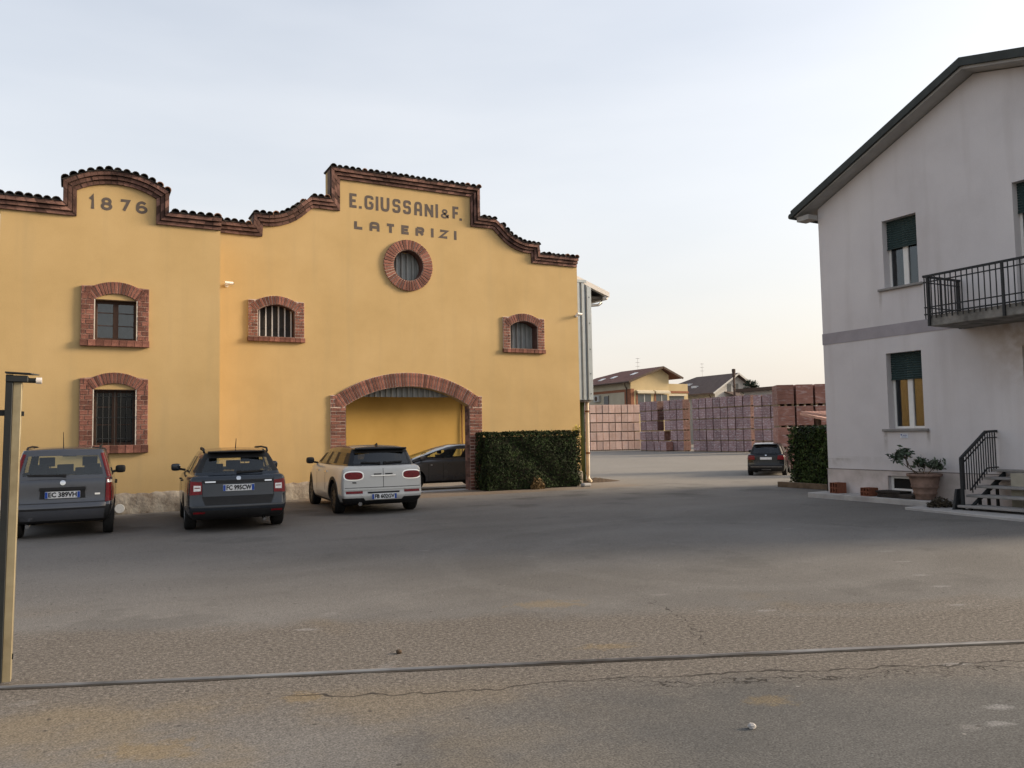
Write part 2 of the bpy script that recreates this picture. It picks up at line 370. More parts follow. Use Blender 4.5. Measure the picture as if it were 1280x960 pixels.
class MB:
    """collects verts and faces (with material indices); build() links ONE mesh object"""
    def __init__(s):
        s.v, s.f, s.mi, s.cur = [], [], [], 0
    def add(s, vs, fs, M=None):
        n = len(s.v)
        for p in vs:
            p = Vector(p)
            s.v.append(M @ p if M is not None else p)
        for f in fs:
            s.f.append([n + i for i in f]); s.mi.append(s.cur)
        return s
    def box(s, x0, x1, y0, y1, z0, z1, M=None):
        vs = [(x0, y0, z0), (x1, y0, z0), (x1, y1, z0), (x0, y1, z0), (x0, y0, z1), (x1, y0, z1), (x1, y1, z1), (x0, y1, z1)]
        return s.add(vs, [(3, 2, 1, 0), (4, 5, 6, 7), (0, 1, 5, 4), (1, 2, 6, 5), (2, 3, 7, 6), (3, 0, 4, 7)], M)
    def tube(s, pts, r, n=8, closed_ends=True):
        pts = [Vector(p) for p in pts]
        rr = r if isinstance(r, (list, tuple)) else [r] * len(pts)
        base = len(s.v)
        for i, p in enumerate(pts):
            d = (pts[min(i + 1, len(pts) - 1)] - pts[max(i - 1, 0)]).normalized()
            a = Vector((0, 0, 1)) if abs(d.z) < 0.9 else Vector((1, 0, 0))
            u = d.cross(a).normalized(); w = d.cross(u).normalized()
            for k in range(n):
                t = 2 * math.pi * k / n
                s.v.append(p + (u * math.cos(t) + w * math.sin(t)) * rr[i])
        for i in range(len(pts) - 1):
            for k in range(n):
                a = base + i * n + k; b = base + i * n + (k + 1) % n
                s.f.append([a, b, b + n, a + n]); s.mi.append(s.cur)
        if closed_ends:
            s.f.append([base + k for k in reversed(range(n))]); s.mi.append(s.cur)
            s.f.append([base + (len(pts) - 1) * n + k for k in range(n)]); s.mi.append(s.cur)
        return s
    def bar(s, p0, p1, w, h):
        """square bar between two points"""
        p0, p1 = Vector(p0), Vector(p1)
        d = (p1 - p0).normalized()
        a = Vector((0, 0, 1)) if abs(d.z) < 0.95 else Vector((0, 1, 0))
        u = d.cross(a).normalized() * w / 2; q = u.cross(d).normalized() * h / 2
        vs = [p0 - u - q, p0 + u - q, p0 + u + q, p0 - u + q, p1 - u - q, p1 + u - q, p1 + u + q, p1 - u + q]
        return s.add(vs, [(3, 2, 1, 0), (4, 5, 6, 7), (0, 1, 5, 4), (1, 2, 6, 5), (2, 3, 7, 6), (3, 0, 4, 7)])
    def lathe(s, prof, n=24, c=(0, 0, 0), axis='Z'):
        base = len(s.v); c = Vector(c)
        for r, h in prof:
            for k in range(n):
                t = 2 * math.pi * k / n
                if axis == 'Z': p = Vector((r * math.cos(t), r * math.sin(t), h))
                else: p = Vector((r * math.cos(t), h, r * math.sin(t)))
                s.v.append(c + p)
        m = len(prof)
        for i in range(m - 1):
            for k in range(n):
                a = base + i * n + k; b = base + i * n + (k + 1) % n
                s.f.append([a, b, b + n, a + n]); s.mi.append(s.cur)
        return s
    def prism(s, outer, holes, f0, f1):
        """outer / holes: 2D loops; f0, f1 map a 2D point to its back / front 3D point"""
        loops = [outer] + list(holes)
        tris = tessellate_polygon([[Vector((p[0], p[1], 0)) for p in lp] for lp in loops])
        flat = [p for lp in loops for p in lp]
        n = len(flat); base = len(s.v)
        s.v += [Vector(f0(p)) for p in flat] + [Vector(f1(p)) for p in flat]
        for t in tris:
            s.f.append([base + t[0], base + t[1], base + t[2]]); s.mi.append(s.cur)
            s.f.append([base + n + t[2], base + n + t[1], base + n + t[0]]); s.mi.append(s.cur)
        k = 0
        for lp in loops:
            m = len(lp)
            for i in range(m):
                a, b = base + k + i, base + k + (i + 1) % m
                s.f.append([a, b, b + n, a + n]); s.mi.append(s.cur)
            k += m
        return s
    def mesh(s, name, mats, origin=Vector((0, 0, 0)), smooth=False, bevel=0.0, weld=False, fixn=True):
        me = bpy.data.meshes.new(name)
        me.from_pydata([tuple(p - origin) for p in s.v], [], s.f)
        for m in (mats if isinstance(mats, (list, tuple)) else [mats]): me.materials.append(m)
        me.polygons.foreach_set('material_index', s.mi)
        if fixn or bevel or weld:
            bm = bmesh.new(); bm.from_mesh(me)
            if weld: bmesh.ops.remove_doubles(bm, verts=bm.verts, dist=1e-4)
            if fixn: bmesh.ops.recalc_face_normals(bm, faces=bm.faces)
            if bevel:
                es = [e for e in bm.edges if len(e.link_faces) == 2 and e.calc_face_angle(0) > 0.6]
                bmesh.ops.bevel(bm, geom=es, offset=bevel, segments=1, affect='EDGES', clamp_overlap=True)
            bm.to_mesh(me); bm.free()
        if smooth: me.polygons.foreach_set('use_smooth', [True] * len(me.polygons))
        me.update()
        return me
    def build(s, name, mats, parent=None, smooth=False, bevel=0.0, weld=False, local=False, fixn=True):
        org = wloc(parent) if (parent is not None and not local) else Vector((0, 0, 0))
        return link_mesh(name, s.mesh(name, mats, org, smooth, bevel, weld, fixn), parent)

def smooth_by_angle(o, ang=40):
    me = o.data
    me.polygons.foreach_set('use_smooth', [True] * len(me.polygons))
    bm = bmesh.new(); bm.from_mesh(me)
    for e in bm.edges:
        e.smooth = not (len(e.link_faces) == 2 and e.calc_face_angle(0) > R(ang))
    bm.to_mesh(me); bm.free()

def text_mesh(txt, size, offset=0.0, extrude=0.002):
    cu = bpy.data.curves.new('txt', 'FONT'); cu.body = txt; cu.size = size; cu.offset = offset; cu.extrude = extrude
    cu.align_x = 'CENTER'; cu.align_y = 'CENTER'; cu.resolution_u = 2
    o = bpy.data.objects.new('txt', cu); COL.objects.link(o)
    dg = bpy.context.evaluated_depsgraph_get()
    me = bpy.data.meshes.new_from_object(o.evaluated_get(dg))
    bpy.data.objects.remove(o); bpy.data.curves.remove(cu)
    return me

# ------------------------------------------------------------------ ground
RAIL0, RAIL1 = Vector((-10.6, -14.05, 0)), Vector((1.6, -19.15, 0))
def gz(x, y):
    d = (Vector((x, y)) - Vector((CAM.x, CAM.y))).dot(Vector((0.4714, 0.882)))
    t = min(1, max(0, (d - 26.5) / 12.0)); t = t * t * (3 - 2 * t)
    def ss(a, b, v):
        v = min(1, max(0, (v - a) / (b - a))); return v * v * (3 - 2 * v)
    dip = ss(0.2, 3.5, y) * ss(14, 12.5, y) * ss(-5, -3.5, x) * ss(5.8, 4.2, x)      # the passage floor lies a little lower
    return -0.56 * t - 0.18 * dip

def ground_material():
    m, N, L, b = nodes_of('yard_asphalt')
    b.inputs['Roughness'].default_value = 0.93
    b.inputs['Specular IOR Level'].default_value = 0.2
    g = N.new('ShaderNodeNewGeometry')
    P = g.outputs['Position']
    def noise(sc, det=5, rough=0.6, vec=P):
        n = N.new('ShaderNodeTexNoise'); n.inputs['Scale'].default_value = sc; n.inputs['Detail'].default_value = det
        n.inputs['Roughness'].default_value = rough; L.new(vec, n.inputs['Vector']); return n.outputs['Fac']
    def math_(op, a, bb=None, c=None):
        n = N.new('ShaderNodeMath'); n.operation = op
        for i, v in enumerate((a, bb, c)):
            if v is None: continue
            if isinstance(v, (int, float)): n.inputs[i].default_value = v
            else: L.new(v, n.inputs[i])
        return n.outputs[0]
    def mrange(v, a, bb, c=0.0, d=1.0, smooth=True):
        n = N.new('ShaderNodeMapRange'); n.interpolation_type = 'SMOOTHSTEP' if smooth else 'LINEAR'
        n.inputs['From Min'].default_value = a; n.inputs['From Max'].default_value = bb
        n.inputs['To Min'].default_value = c; n.inputs['To Max'].default_value = d
        L.new(v, n.inputs['Value']); return n.outputs[0]
    def mix(f, a, bb, mode='MIX'):
        n = N.new('ShaderNodeMixRGB'); n.blend_type = mode
        for i, v in ((0, f), (1, a), (2, bb)):
            if isinstance(v, (int, float)): n.inputs[i].default_value = v
            elif isinstance(v, tuple): n.inputs[i].default_value = (*v, 1)
            else: L.new(v, n.inputs[i])
        return n.outputs[0]
    # signed distance to the gate rail (positive: yard side) and distance along it
    d = (RAIL1 - RAIL0).normalized(); nn = Vector((-d.y, d.x, 0))
    def dotp(v, off):
        n = N.new('ShaderNodeVectorMath'); n.operation = 'DOT_PRODUCT'; L.new(P, n.inputs[0]); n.inputs[1].default_value = v
        return math_('ADD', n.outputs['Value'], off)
    s = dotp(nn, -RAIL0.dot(nn)); u = dotp(d, -RAIL0.dot(d))
    sx = N.new('ShaderNodeSeparateXYZ'); L.new(P, sx.inputs[0])
    n_big = noise(0.16, 4, 0.62); n_mid = noise(0.9, 4, 0.65); n_f = noise(9, 3, 0.7); n_gr = noise(85, 2, 0.6)
    base = ramp(N, L, n_big, [(0.3, (0.1152, 0.1067, 0.0972)), (0.52, (0.1510, 0.1416, 0.1312)), (0.75, (0.1869, 0.1765, 0.1643))])
    # sweeping tyre tracks in the yard
    mp = N.new('ShaderNodeMapping'); mp.inputs['Rotation'].default_value = (0, 0, R(-62)); mp.inputs['Scale'].default_value = (0.10, 1.25, 1)
    nw = N.new('ShaderNodeTexNoise'); nw.inputs['Scale'].default_value = 0.12; L.new(P, nw.inputs['Vector'])
    vm = N.new('ShaderNodeVectorMath'); vm.operation = 'MULTIPLY_ADD'; L.new(nw.outputs['Color'], vm.inputs[0]); vm.inputs[1].default_value = (7, 7, 0); L.new(P, vm.inputs[2])
    L.new(vm.outputs[0], mp.inputs[0])
    trk = noise(1.0, 5, 0.55, mp.outputs[0])
    base = mix(mrange(trk, 0.5, 0.72, 0, 0.28), base, (0.1880, 0.1784, 0.1664))
    base = mix(mrange(trk, 0.46, 0.28, 0, 0.26), base, (0.0840, 0.0784, 0.0728))
    # patched and worn areas
    pt_ = mrange(noise(0.42, 4, 0.7), 0.56, 0.66, 0, 0.34)
    base = mix(pt_, base, (0.0760, 0.0712, 0.0664))
    pt2 = mrange(n_mid, 0.56, 0.72, 0, 0.26)
    base = mix(pt2, base, (0.1800, 0.1664, 0.1504))
    # brown gritty strip either side of the rail
    sw = math_('ADD', s, math_('MULTIPLY', math_('SUBTRACT', n_mid, 0.5), 1.1))
    strip = math_('MULTIPLY', mrange(sw, 1.72, 1.28), mrange(sw, -1.7, -0.2))
    n_ag = noise(32, 2, 0.75)
    grit = ramp(N, L, n_ag, [(0.3, (0.0640, 0.0512, 0.0400)), (0.5, (0.1280, 0.1072, 0.0864)), (0.72, (0.2200, 0.1920, 0.1600))])
    base = mix(math_('MULTIPLY', strip, 0.66), base, grit)
    # ochre brick dust and rust bloom
    dust = mrange(noise(0.55, 4, 0.5), 0.62, 0.78, 0, 0.55)
    dust = math_('MULTIPLY', dust, mrange(s, 3.2, 0.6))
    base = mix(dust, base, (0.2120, 0.1480, 0.0680))
    def spot(x, y, rx, ry, wob=0.9):
        mp_ = N.new('ShaderNodeMapping'); mp_.vector_type = 'TEXTURE'; mp_.inputs['Location'].default_value = (x, y, 0); mp_.inputs['Rotation'].default_value = (0, 0, R(-23)); mp_.inputs['Scale'].default_value = (rx, ry, 1e3)
        L.new(P, mp_.inputs[0])
        ln = N.new('ShaderNodeVectorMath'); ln.operation = 'LENGTH'; L.new(mp_.outputs[0], ln.inputs[0])
        return mrange(math_('ADD', ln.outputs['Value'], math_('MULTIPLY', math_('SUBTRACT', n_f, 0.5), wob * 2)), 1.1, 0.35)
    # darker, newer asphalt of the street on the right; sandy dust on the left
    fr_ = math_('MULTIPLY', mrange(sw, -0.35, -1.0), mrange(u, 4.4, 7.0))
    base = mix(math_('MULTIPLY', fr_, 0.72), base, ramp(N, L, n_mid, [(0.35, (0.0704, 0.0712, 0.0704)), (0.7, (0.1000, 0.0992, 0.0960))]))
    sd_ = math_('MULTIPLY', math_('MULTIPLY', mrange(s, -0.15, -0.6), mrange(u, 7.4, 3.0)), mrange(n_mid, 0.38, 0.62))
    base = mix(math_('MULTIPLY', sd_, 0.55), base, (0.2096, 0.1640, 0.1024))
    # tyre arcs of turning lorries
    dc = N.new('ShaderNodeVectorMath'); dc.operation = 'DISTANCE'; L.new(P, dc.inputs[0]); dc.inputs[1].default_value = (-0.59, -13.07, 0)
    ringn = n_mid
    rg = math_('SINE', math_('ADD', math_('MULTIPLY', dc.outputs['Value'], 5.2), math_('MULTIPLY', ringn, 3.0)))
    rg = math_('MULTIPLY', mrange(rg, 0.45, 0.98), math_('MULTIPLY', mrange(dc.outputs['Value'], 0.8, 1.6), mrange(dc.outputs['Value'], 5.2, 3.6)))
    base = mix(math_('MULTIPLY', rg, math_('MULTIPLY', ringn, 0.42)), base, (0.1800, 0.1696, 0.1568))
    for q in [(-4.15, -14.62, 0.42, 0.2), (-4.56, -16.15, 0.25, 0.1), (-6.84, -16.12, 0.16, 0.12), (-7.73, -16.58, 0.3, 0.16), (-4.42, -17.67, 0.2, 0.1)]:
        base = mix(math_('MULTIPLY', spot(*q, 1.5), 0.26), base, (0.2720, 0.1800, 0.0600))
    for q in [(1.2, -14.23), (0.64, -14.87), (0.02, -15.56), (-0.4, -16.05), (-1.07, -16.65), (-2.65, -15.91), (-2.83, -17.76), (-3.4, -18.42), (-3.68, -18.56), (2.02, -11.81), (-6.39, -14.38)]:
        base = mix(math_('MULTIPLY', spot(q[0], q[1], 0.12, 0.045, 1.3), 0.38), base, (0.3200, 0.3120, 0.3040))
    # sandy forecourt in front of the hall
    fy = math_('ADD', sx.outputs['Y'], math_('MULTIPLY', math_('SUBTRACT', n_mid, 0.5), 0.5))
    fc = math_('MULTIPLY', mrange(fy, -2.05, -1.75), mrange(sx.outputs['X'], -3.6, -2.6))
    fc = math_('MULTIPLY', fc, mrange(sx.outputs['X'], 7.5, 6.2))
    base = mix(math_('MULTIPLY', fc, 0.75), base, (0.1960, 0.1400, 0.0920))
    # sunlight on the yard behind the hall corner, painted as a paler tone
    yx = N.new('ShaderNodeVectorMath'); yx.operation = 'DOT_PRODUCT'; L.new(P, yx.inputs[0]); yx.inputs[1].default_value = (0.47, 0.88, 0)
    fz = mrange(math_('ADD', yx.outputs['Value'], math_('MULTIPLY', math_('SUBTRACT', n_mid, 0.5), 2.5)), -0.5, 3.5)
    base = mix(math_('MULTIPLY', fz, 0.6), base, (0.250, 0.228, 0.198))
    # dark wall-side ground where cars park
    oil = math_('MULTIPLY', mrange(noise(0.7, 4, 0.5), 0.5, 0.7, 0, 0.5), math_('MULTIPLY', mrange(fy, -7.0, -5.2), mrange(fy, -1.0, -2.2)))
    base = mix(oil, base, (0.0440, 0.0384, 0.0344))
    # pale scuffs
    scf = mrange(noise(2.2, 3, 0.4), 0.70, 0.78, 0, 0.4)
    base = mix(scf, base, (0.2320, 0.2200, 0.2080))
    # grain
    gr = N.new('ShaderNodeHueSaturation'); L.new(mrange(n_gr, 0.25, 0.75, 0.45, 1.55, False), gr.inputs['Value']); L.new(base, gr.inputs['Color'])
    base = gr.outputs[0]
    ga = N.new('ShaderNodeHueSaturation'); L.new(mrange(n_ag, 0.3, 0.7, 0.78, 1.10, False), ga.inputs['Value']); L.new(base, ga.inputs['Color'])
    base = ga.outputs[0]
    # pits and stone chips
    vo = N.new('ShaderNodeTexVoronoi'); vo.inputs['Scale'].default_value = 9.0; L.new(P, vo.inputs['Vector'])
    sepc = N.new('ShaderNodeSeparateColor'); L.new(vo.outputs['Color'], sepc.inputs[0])
    pit = math_('MULTIPLY', mrange(vo.outputs['Distance'], 0.17, 0.09), mrange(sepc.outputs[0], 0.80, 0.84))
    base = mix(math_('MULTIPLY', pit, 0.7), base, (0.0360, 0.0320, 0.0288))
    chip = math_('MULTIPLY', mrange(vo.outputs['Distance'], 0.12, 0.07), mrange(sepc.outputs[1], 0.90, 0.93))
    base = mix(math_('MULTIPLY', chip, 0.7), base, (0.2880, 0.2720, 0.2480))
    g2 = N.new('ShaderNodeHueSaturation'); L.new(mrange(n_f, 0.2, 0.8, 0.90, 1.1, False), g2.inputs['Value']); L.new(base, g2.inputs['Color'])
    base = g2.outputs[0]
    # cracks: wandering lines on the road side of the rail, a few across the yard
    cr = None
    def crack(sc, amp, off, width, u0, u1, nsc=0.9):
        nz = noise(nsc, 4, 0.72)
        line = math_('ABSOLUTE', math_('SUBTRACT', math_('ADD', sc, math_('MULTIPLY', math_('SUBTRACT', nz, 0.5), amp)), off))
        mk = mrange(line, width, width * 0.35)
        return math_('MULTIPLY', mk, math_('MULTIPLY', mrange(u, u0, u0 + 0.3), mrange(u, u1, u1 - 0.3)))
    for a in ((s, 0.55, -0.43, 0.015, 4.0, 30.0), (s, 0.9, -0.50, 0.012, 6.0, 9.2, 1.3), (s, 0.7, -0.62, 0.009, 6.3, 8.6, 1.9),
              (u, 0.9, 7.2, 0.006, 0, 30, 1.1)):
        c = crack(*a)
        if a[0] is u: c = math_('MULTIPLY', c, math_('MULTIPLY', mrange(s, 0.1, 0.3), mrange(s, 2.6, 1.9)))
        cr = c if cr is None else math_('MAXIMUM', cr, c)
    base = mix(math_('MULTIPLY', cr, 0.85), base, (0.022, 0.018, 0.015))
    L.new(base, b.inputs['Base Color'])
    hgt = math_('SUBTRACT', math_('ADD', math_('ADD', math_('MULTIPLY', n_gr, 0.4), math_('MULTIPLY', n_ag, 0.5)), math_('MULTIPLY', n_f, 0.12)), math_('MULTIPLY', cr, 2.0))
    bp = N.new('ShaderNodeBump'); bp.inputs['Strength'].default_value = 0.22; bp.inputs['Distance'].default_value = 0.008
    L.new(hgt, bp.inputs['Height']); L.new(bp.outputs[0], b.inputs['Normal'])
    return m
GROUND = ground_material()
def axis_steps(a, b):
    core = [a + i * 2.0 for i in range(int((b - a) / 2) + 1)]
    return [-3000, -800, -250, -120] + core + [b + 60, b + 200, 800, 3000]
gx = [v for v in axis_steps(-60, 100)]; gy = [v for v in axis_steps(-60, 100)]
mb = MB()
for y in gy:
    for x in gx: mb.v.append(Vector((x, y, gz(x, y))))
for j in range(len(gy) - 1):
    for i in range(len(gx) - 1):
        a = j * len(gx) + i
        mb.f.append([a, a + 1, a + 1 + len(gx), a + len(gx)]); mb.mi.append(0)
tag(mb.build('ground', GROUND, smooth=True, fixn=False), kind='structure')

# ------------------------------------------------------------------ yellow buildings
def arc(cx, cz, r, a0, a1, n):
    return [(cx + r * math.cos(a0 + (a1 - a0) * i / n), cz + r * math.sin(a0 + (a1 - a0) * i / n)) for i in range(n + 1)]

def arc3(x0, x1, z0, rise, n=14):
    """segmental arc through (x0,z0), apex z0+rise, (x1,z0); left to right; returns points, centre z, radius"""
    h = (x1 - x0) / 2; rad = (h * h + rise * rise) / (2 * rise); cz = z0 + rise - rad; cx = (x0 + x1) / 2
    a = math.asin(h / rad)
    return [(cx + rad * math.sin(-a + 2 * a * i / n), cz + rad * math.cos(-a + 2 * a * i / n)) for i in range(n + 1)], cx, cz, rad, a

def offset_path(path, d):
    out = []
    for i, p in enumerate(path):
        def nrm(a, b):
            v = Vector((b[0] - a[0], b[1] - a[1])).normalized(); return Vector((-v.y, v.x))
        n0 = nrm(path[i - 1], p) if i > 0 else None
        n1 = nrm(p, path[i + 1]) if i < len(path) - 1 else None
        if n0 is None: n = n1
        elif n1 is None: n = n0
        else:
            n = (n0 + n1).normalized(); n = n / max(0.35, n.dot(n0))
        out.append((p[0] + n.x * d, p[1] + n.y * d))
    return out

COURSES = ((0.0, 0.078, 0.05), (0.090, 0.168, 0.10), (0.180, 0.262, 0.155))
def cornice(parent, path, y0, depth, tile_first=None):
    """three corbelled brick courses that follow a stepped gable line, with a coping of curved tiles on top"""
    cor = MB()
    o0, o1 = offset_path(path, 0.0), offset_path(path, 0.262)
    for i in range(len(path) - 1):            # mortar core
        q = [o0[i], o0[i + 1], o1[i + 1], o1[i]]
        for (ya, yb) in ((y0 - 0.03, y0 + (0.27 if depth > 0.48 else depth)),):
            cor.add([(p[0], ya, p[1]) for p in q] + [(p[0], yb, p[1]) for p in q],
                    [(0, 1, 2, 3), (7, 6, 5, 4), (0, 4, 5, 1), (1, 5, 6, 2), (2, 6, 7, 3), (3, 7, 4, 0)])
    core = cor.build('cornice', MORTARD, parent, fixn=True)
    for ci, (w0, w1, pr) in enumerate(COURSES):
        br = MB()
        a, b = offset_path(path, w0), offset_path(path, w1)
        back = MB()
        for i in range(len(path) - 1):
            ln = (Vector(a[i + 1]) - Vector(a[i])).length
            q = [a[i], a[i + 1], b[i + 1], b[i]]
            back.add([(p[0], y0 - pr + 0.012, p[1]) for p in q] + [(p[0], y0 - 0.01, p[1]) for p in q],
                     [(0, 1, 2, 3), (7, 6, 5, 4), (0, 4, 5, 1), (1, 5, 6, 2), (2, 6, 7, 3), (3, 7, 4, 0)])
            n = max(1, round(ln / 0.19)); off = 0.0
            for k in range(n):
                t0, t1 = k / n, (k + 1) / n
                g = 0.009 / max(ln, 0.02)
                t0 += g / 2; t1 -= g / 2
                if t1 <= t0: continue
                pr2 = pr + random.uniform(-0.005, 0.012)
                A = Vector(a[i]).lerp(Vector(a[i + 1]), t0); B = Vector(a[i]).lerp(Vector(a[i + 1]), t1)
                C = Vector(b[i]).lerp(Vector(b[i + 1]), t1); D = Vector(b[i]).lerp(Vector(b[i + 1]), t0)
                q = [A, B, C, D]
                br.add([(p.x, y0 - pr2, p.y) for p in q] + [(p.x, y0 - 0.005, p.y) for p in q],
                       [(0, 1, 2, 3), (0, 4, 5, 1), (1, 5, 6, 2), (2, 6, 7, 3), (3, 7, 4, 0)])
        tag(br.build('brick_course', BRICKI, core, fixn=True), kind='stuff')
        back.build('course_bedding', MORTARD, core)
    # coping of curved tiles, one object each
    global TILE_ME, TILE_ME2
    top = offset_path(path, 0.262)
    cop = MB()
    t2 = offset_path(path, 0.30)
    for i in range(len(path) - 1):
        dx = abs(path[i + 1][0] - path[i][0])
        if dx < 0.06: continue
        q = [top[i], top[i + 1], t2[i + 1], t2[i]]
        cop.add([(p[0], y0 - 0.17, p[1]) for p in q] + [(p[0], y0 + depth + 0.05, p[1]) for p in q],
                [(0, 1, 2, 3), (7, 6, 5, 4), (0, 4, 5, 1), (1, 5, 6, 2), (2, 6, 7, 3), (3, 7, 4, 0)])
    cp = cop.build('coping', TILE, parent)
    # walk along the non-vertical runs
    runs, cur = [], []
    for i in range(len(path) - 1):
        dx = path[i + 1][0] - path[i][0]
        if dx > 0.06:
            if not cur: cur = [t2[i]]
            cur.append(t2[i + 1])
        elif cur:
            runs.append(cur); cur = []
    if cur: runs.append(cur)
    org = wloc(cp)
    for run in runs:
        pts = [Vector(p) for p in run]
        seg = [(pts[k + 1] - pts[k]).length for k in range(len(pts) - 1)]
        tot = sum(seg)
        n = max(1, round(tot / 0.178)); st = tot / n
        for k in range(n):
            d = (k + 0.5) * st; j = 0
            while j < len(seg) - 1 and d > seg[j]: d -= seg[j]; j += 1
            p = pts[j].lerp(pts[j + 1], min(1, d / seg[j]))
            dv = pts[j + 1] - pts[j]
            ang = math.atan2(dv.y, dv.x)
            me = TILE_ME2 if random.random() < 0.05 or k == n - 1 and random.random() < 0.6 else TILE_ME
            o = link_mesh('roof_tile', me, cp, Vector((p.x, y0 - 0.20 + random.uniform(-0.025, 0.02), p.y - 0.030 + random.uniform(-0.012, 0.014))) - org,
                          (random.uniform(-0.03, 0.03), -ang + random.uniform(-0.09, 0.09), random.uniform(-0.08, 0.08)))
            s = random.uniform(0.84, 1.02); o.scale = (s, (depth + 0.3) / 0.8, s)

def tile_mesh(name, m):
    mb = MB(); n = 6
    for (y, r) in ((0.0, 0.094), (0.8, 0.082)):
        for k in range(n + 1):
            t = math.pi * k / n
            mb.v.append(Vector((r * math.cos(t), y, r * math.sin(t))))
        for k in range(n + 1):
            t = math.pi * k / n
            mb.v.append(Vector(((r - 0.017) * math.cos(t), y, (r - 0.017) * math.sin(t))))
    w = 2 * (n + 1)
    for k in range(n):
        mb.f += [[k, k + 1, w + k + 1, w + k], [n + 1 + k, w + n + 1 + k, w + n + 2 + k, n + 2 + k], [k, n + 1 + k, n + 2 + k, k + 1], [w + k, w + k + 1, w + n + 2 + k, w + n + 1 + k]]
        mb.mi += [0] * 4
    return mb.mesh(name, m, smooth=False)
TILE_ME = tile_mesh('roof_tile', TILE); TILE_ME2 = tile_mesh('roof_tile_clay', TILE_OR)

def brick_mesh(name, w, h, d, m=None):
    mb = MB(); mb.box(-w / 2, w / 2, 0, d, -h / 2, h / 2)
    return mb.mesh(name, m or BRICK, bevel=0.004)

BRICK_CACHE = {}
def put_brick(parent, x, y, z, w, h, d, roty=0.0, name='brick'):
    key = (round(w, 3), round(h, 3), round(d, 3))
    if key not in BRICK_CACHE: BRICK_CACHE[key] = brick_mesh('brick', *key)
    o = link_mesh(name, BRICK_CACHE[key], parent, Vector((x, y + random.uniform(-0.005, 0.005), z)) - wloc(parent), (0, roty + random.uniform(-0.01, 0.01), 0))
    return o

def wedge_mesh(r0, r1, half, d):
    mb = MB()
    a = half - 0.0095 / r0; b = half - 0.0095 / r1
    q = [(r0 * math.sin(-a), r0 * math.cos(a)), (r0 * math.sin(a), r0 * math.cos(a)), (r1 * math.sin(b), r1 * math.cos(b)), (r1 * math.sin(-b), r1 * math.cos(b))]
    mb.add([(p[0], 0, p[1]) for p in q] + [(p[0], d, p[1]) for p in q],
           [(0, 1, 2, 3), (7, 6, 5, 4), (0, 4, 5, 1), (1, 5, 6, 2), (2, 6, 7, 3), (3, 7, 4, 0)])
    return mb.mesh('voussoir', BRICK, bevel=0.004)

def voussoirs(parent, cx, cz, r0, r1, a0, a1, n, y, d):
    half = (a1 - a0) / n / 2
    me = wedge_mesh(r0, r1, half, d)
    for k in range(n):
        a = a0 + (k + 0.5) * 2 * half
        o = link_mesh('brick', me, parent, Vector((cx, y + random.uniform(-0.006, 0.006), cz)) - wloc(parent), (0, a, 0))

def jamb(parent, x0, x1, z0, z1, y, d, rows):
    h = (z1 - z0) / rows
    for r in range(rows):
        zc = z0 + (r + 0.5) * h
        cuts = [x0, x0 + (x1 - x0) * (0.36 if r % 2 else 0.64), x1]
        for c in range(2):
            put_brick(parent, (cuts[c] + cuts[c + 1]) / 2, y, zc, abs(cuts[c + 1] - cuts[c]) - 0.019, h - 0.019, d)

# ---- hall (main gabled front)
hall = thing('factory_hall', 'yellow rendered factory hall with stepped brick-edged gable, round window and painted lettering', 'building', (0, 0, 0))
scurve = [(2.70, 7.81), (2.76, 7.765), (2.89, 7.645), (3.02, 7.525), (3.16, 7.42), (3.33, 7.32), (3.52, 7.245), (3.72, 7.195), (3.88, 7.18), (4.03, 7.18)]
right = [(1.98, 8.70), (1.98, 7.81)] + scurve + [(4.05, 6.885), (5.70, 6.885)]
left = [(-x, z) for x, z in reversed(right)]
left[0] = (-5.9, 6.885)
gable = left + right
wall_top = offset_path(gable, 0.2)
# openings
win_l, wlcx, wlcz, wlr, wla = arc3(-4.16, -3.21, 4.945, 0.165)
win_r = [(x + 7.41, z - 0.055) for x, z in win_l]
def win_loop(a, zb): return [(a[0][0], zb)] + a + [(a[-1][0], zb)]
WL = win_loop(win_l, 4.25); WR = win_loop(win_r, 4.195)
roundw = arc(0, 6.46, 0.45, 0, 2 * math.pi, 32)[:-1]
g_arc, gcx, gcz, gr_, ga = arc3(-1.85, 1.85, 2.45, 0.55, 24)
outer = [(-5.9, -0.3)] + [(-5.9, 0.0)] + [(-1.85, 0.0)]
outer = [(-5.9, -0.4), (-1.85, -0.4), (-1.85, 2.45)] + g_arc[1:-1] + [(1.85, 2.45), (1.85, -0.4), (5.72, -0.4)] + list(reversed(wall_top))
outer[-len(wall_top)] = (5.72, wall_top[-1][1]); outer[-1] = (-5.9, wall_top[0][1])
mb = MB()
mb.prism(outer, [WL, WR, roundw], lambda p: (p[0], 0.27, p[1]), lambda p: (p[0], 0.0, p[1]))
mb.build('wall', YELLOW, hall)
pb = offset_path(gable, 0.255)
pl_ = [(5.71, 6.9)] + [(5.71, pb[-1][1])] + list(reversed(pb))[1:-1] + [(-5.89, pb[0][1]), (-5.89, 6.9)]
MB().prism(pl_, [], lambda p: (p[0], 0.5, p[1]), lambda p: (p[0], 0.2705, p[1])).build('parapet', YELLOW, hall)
cornice(hall, gable, 0.0, 0.5)

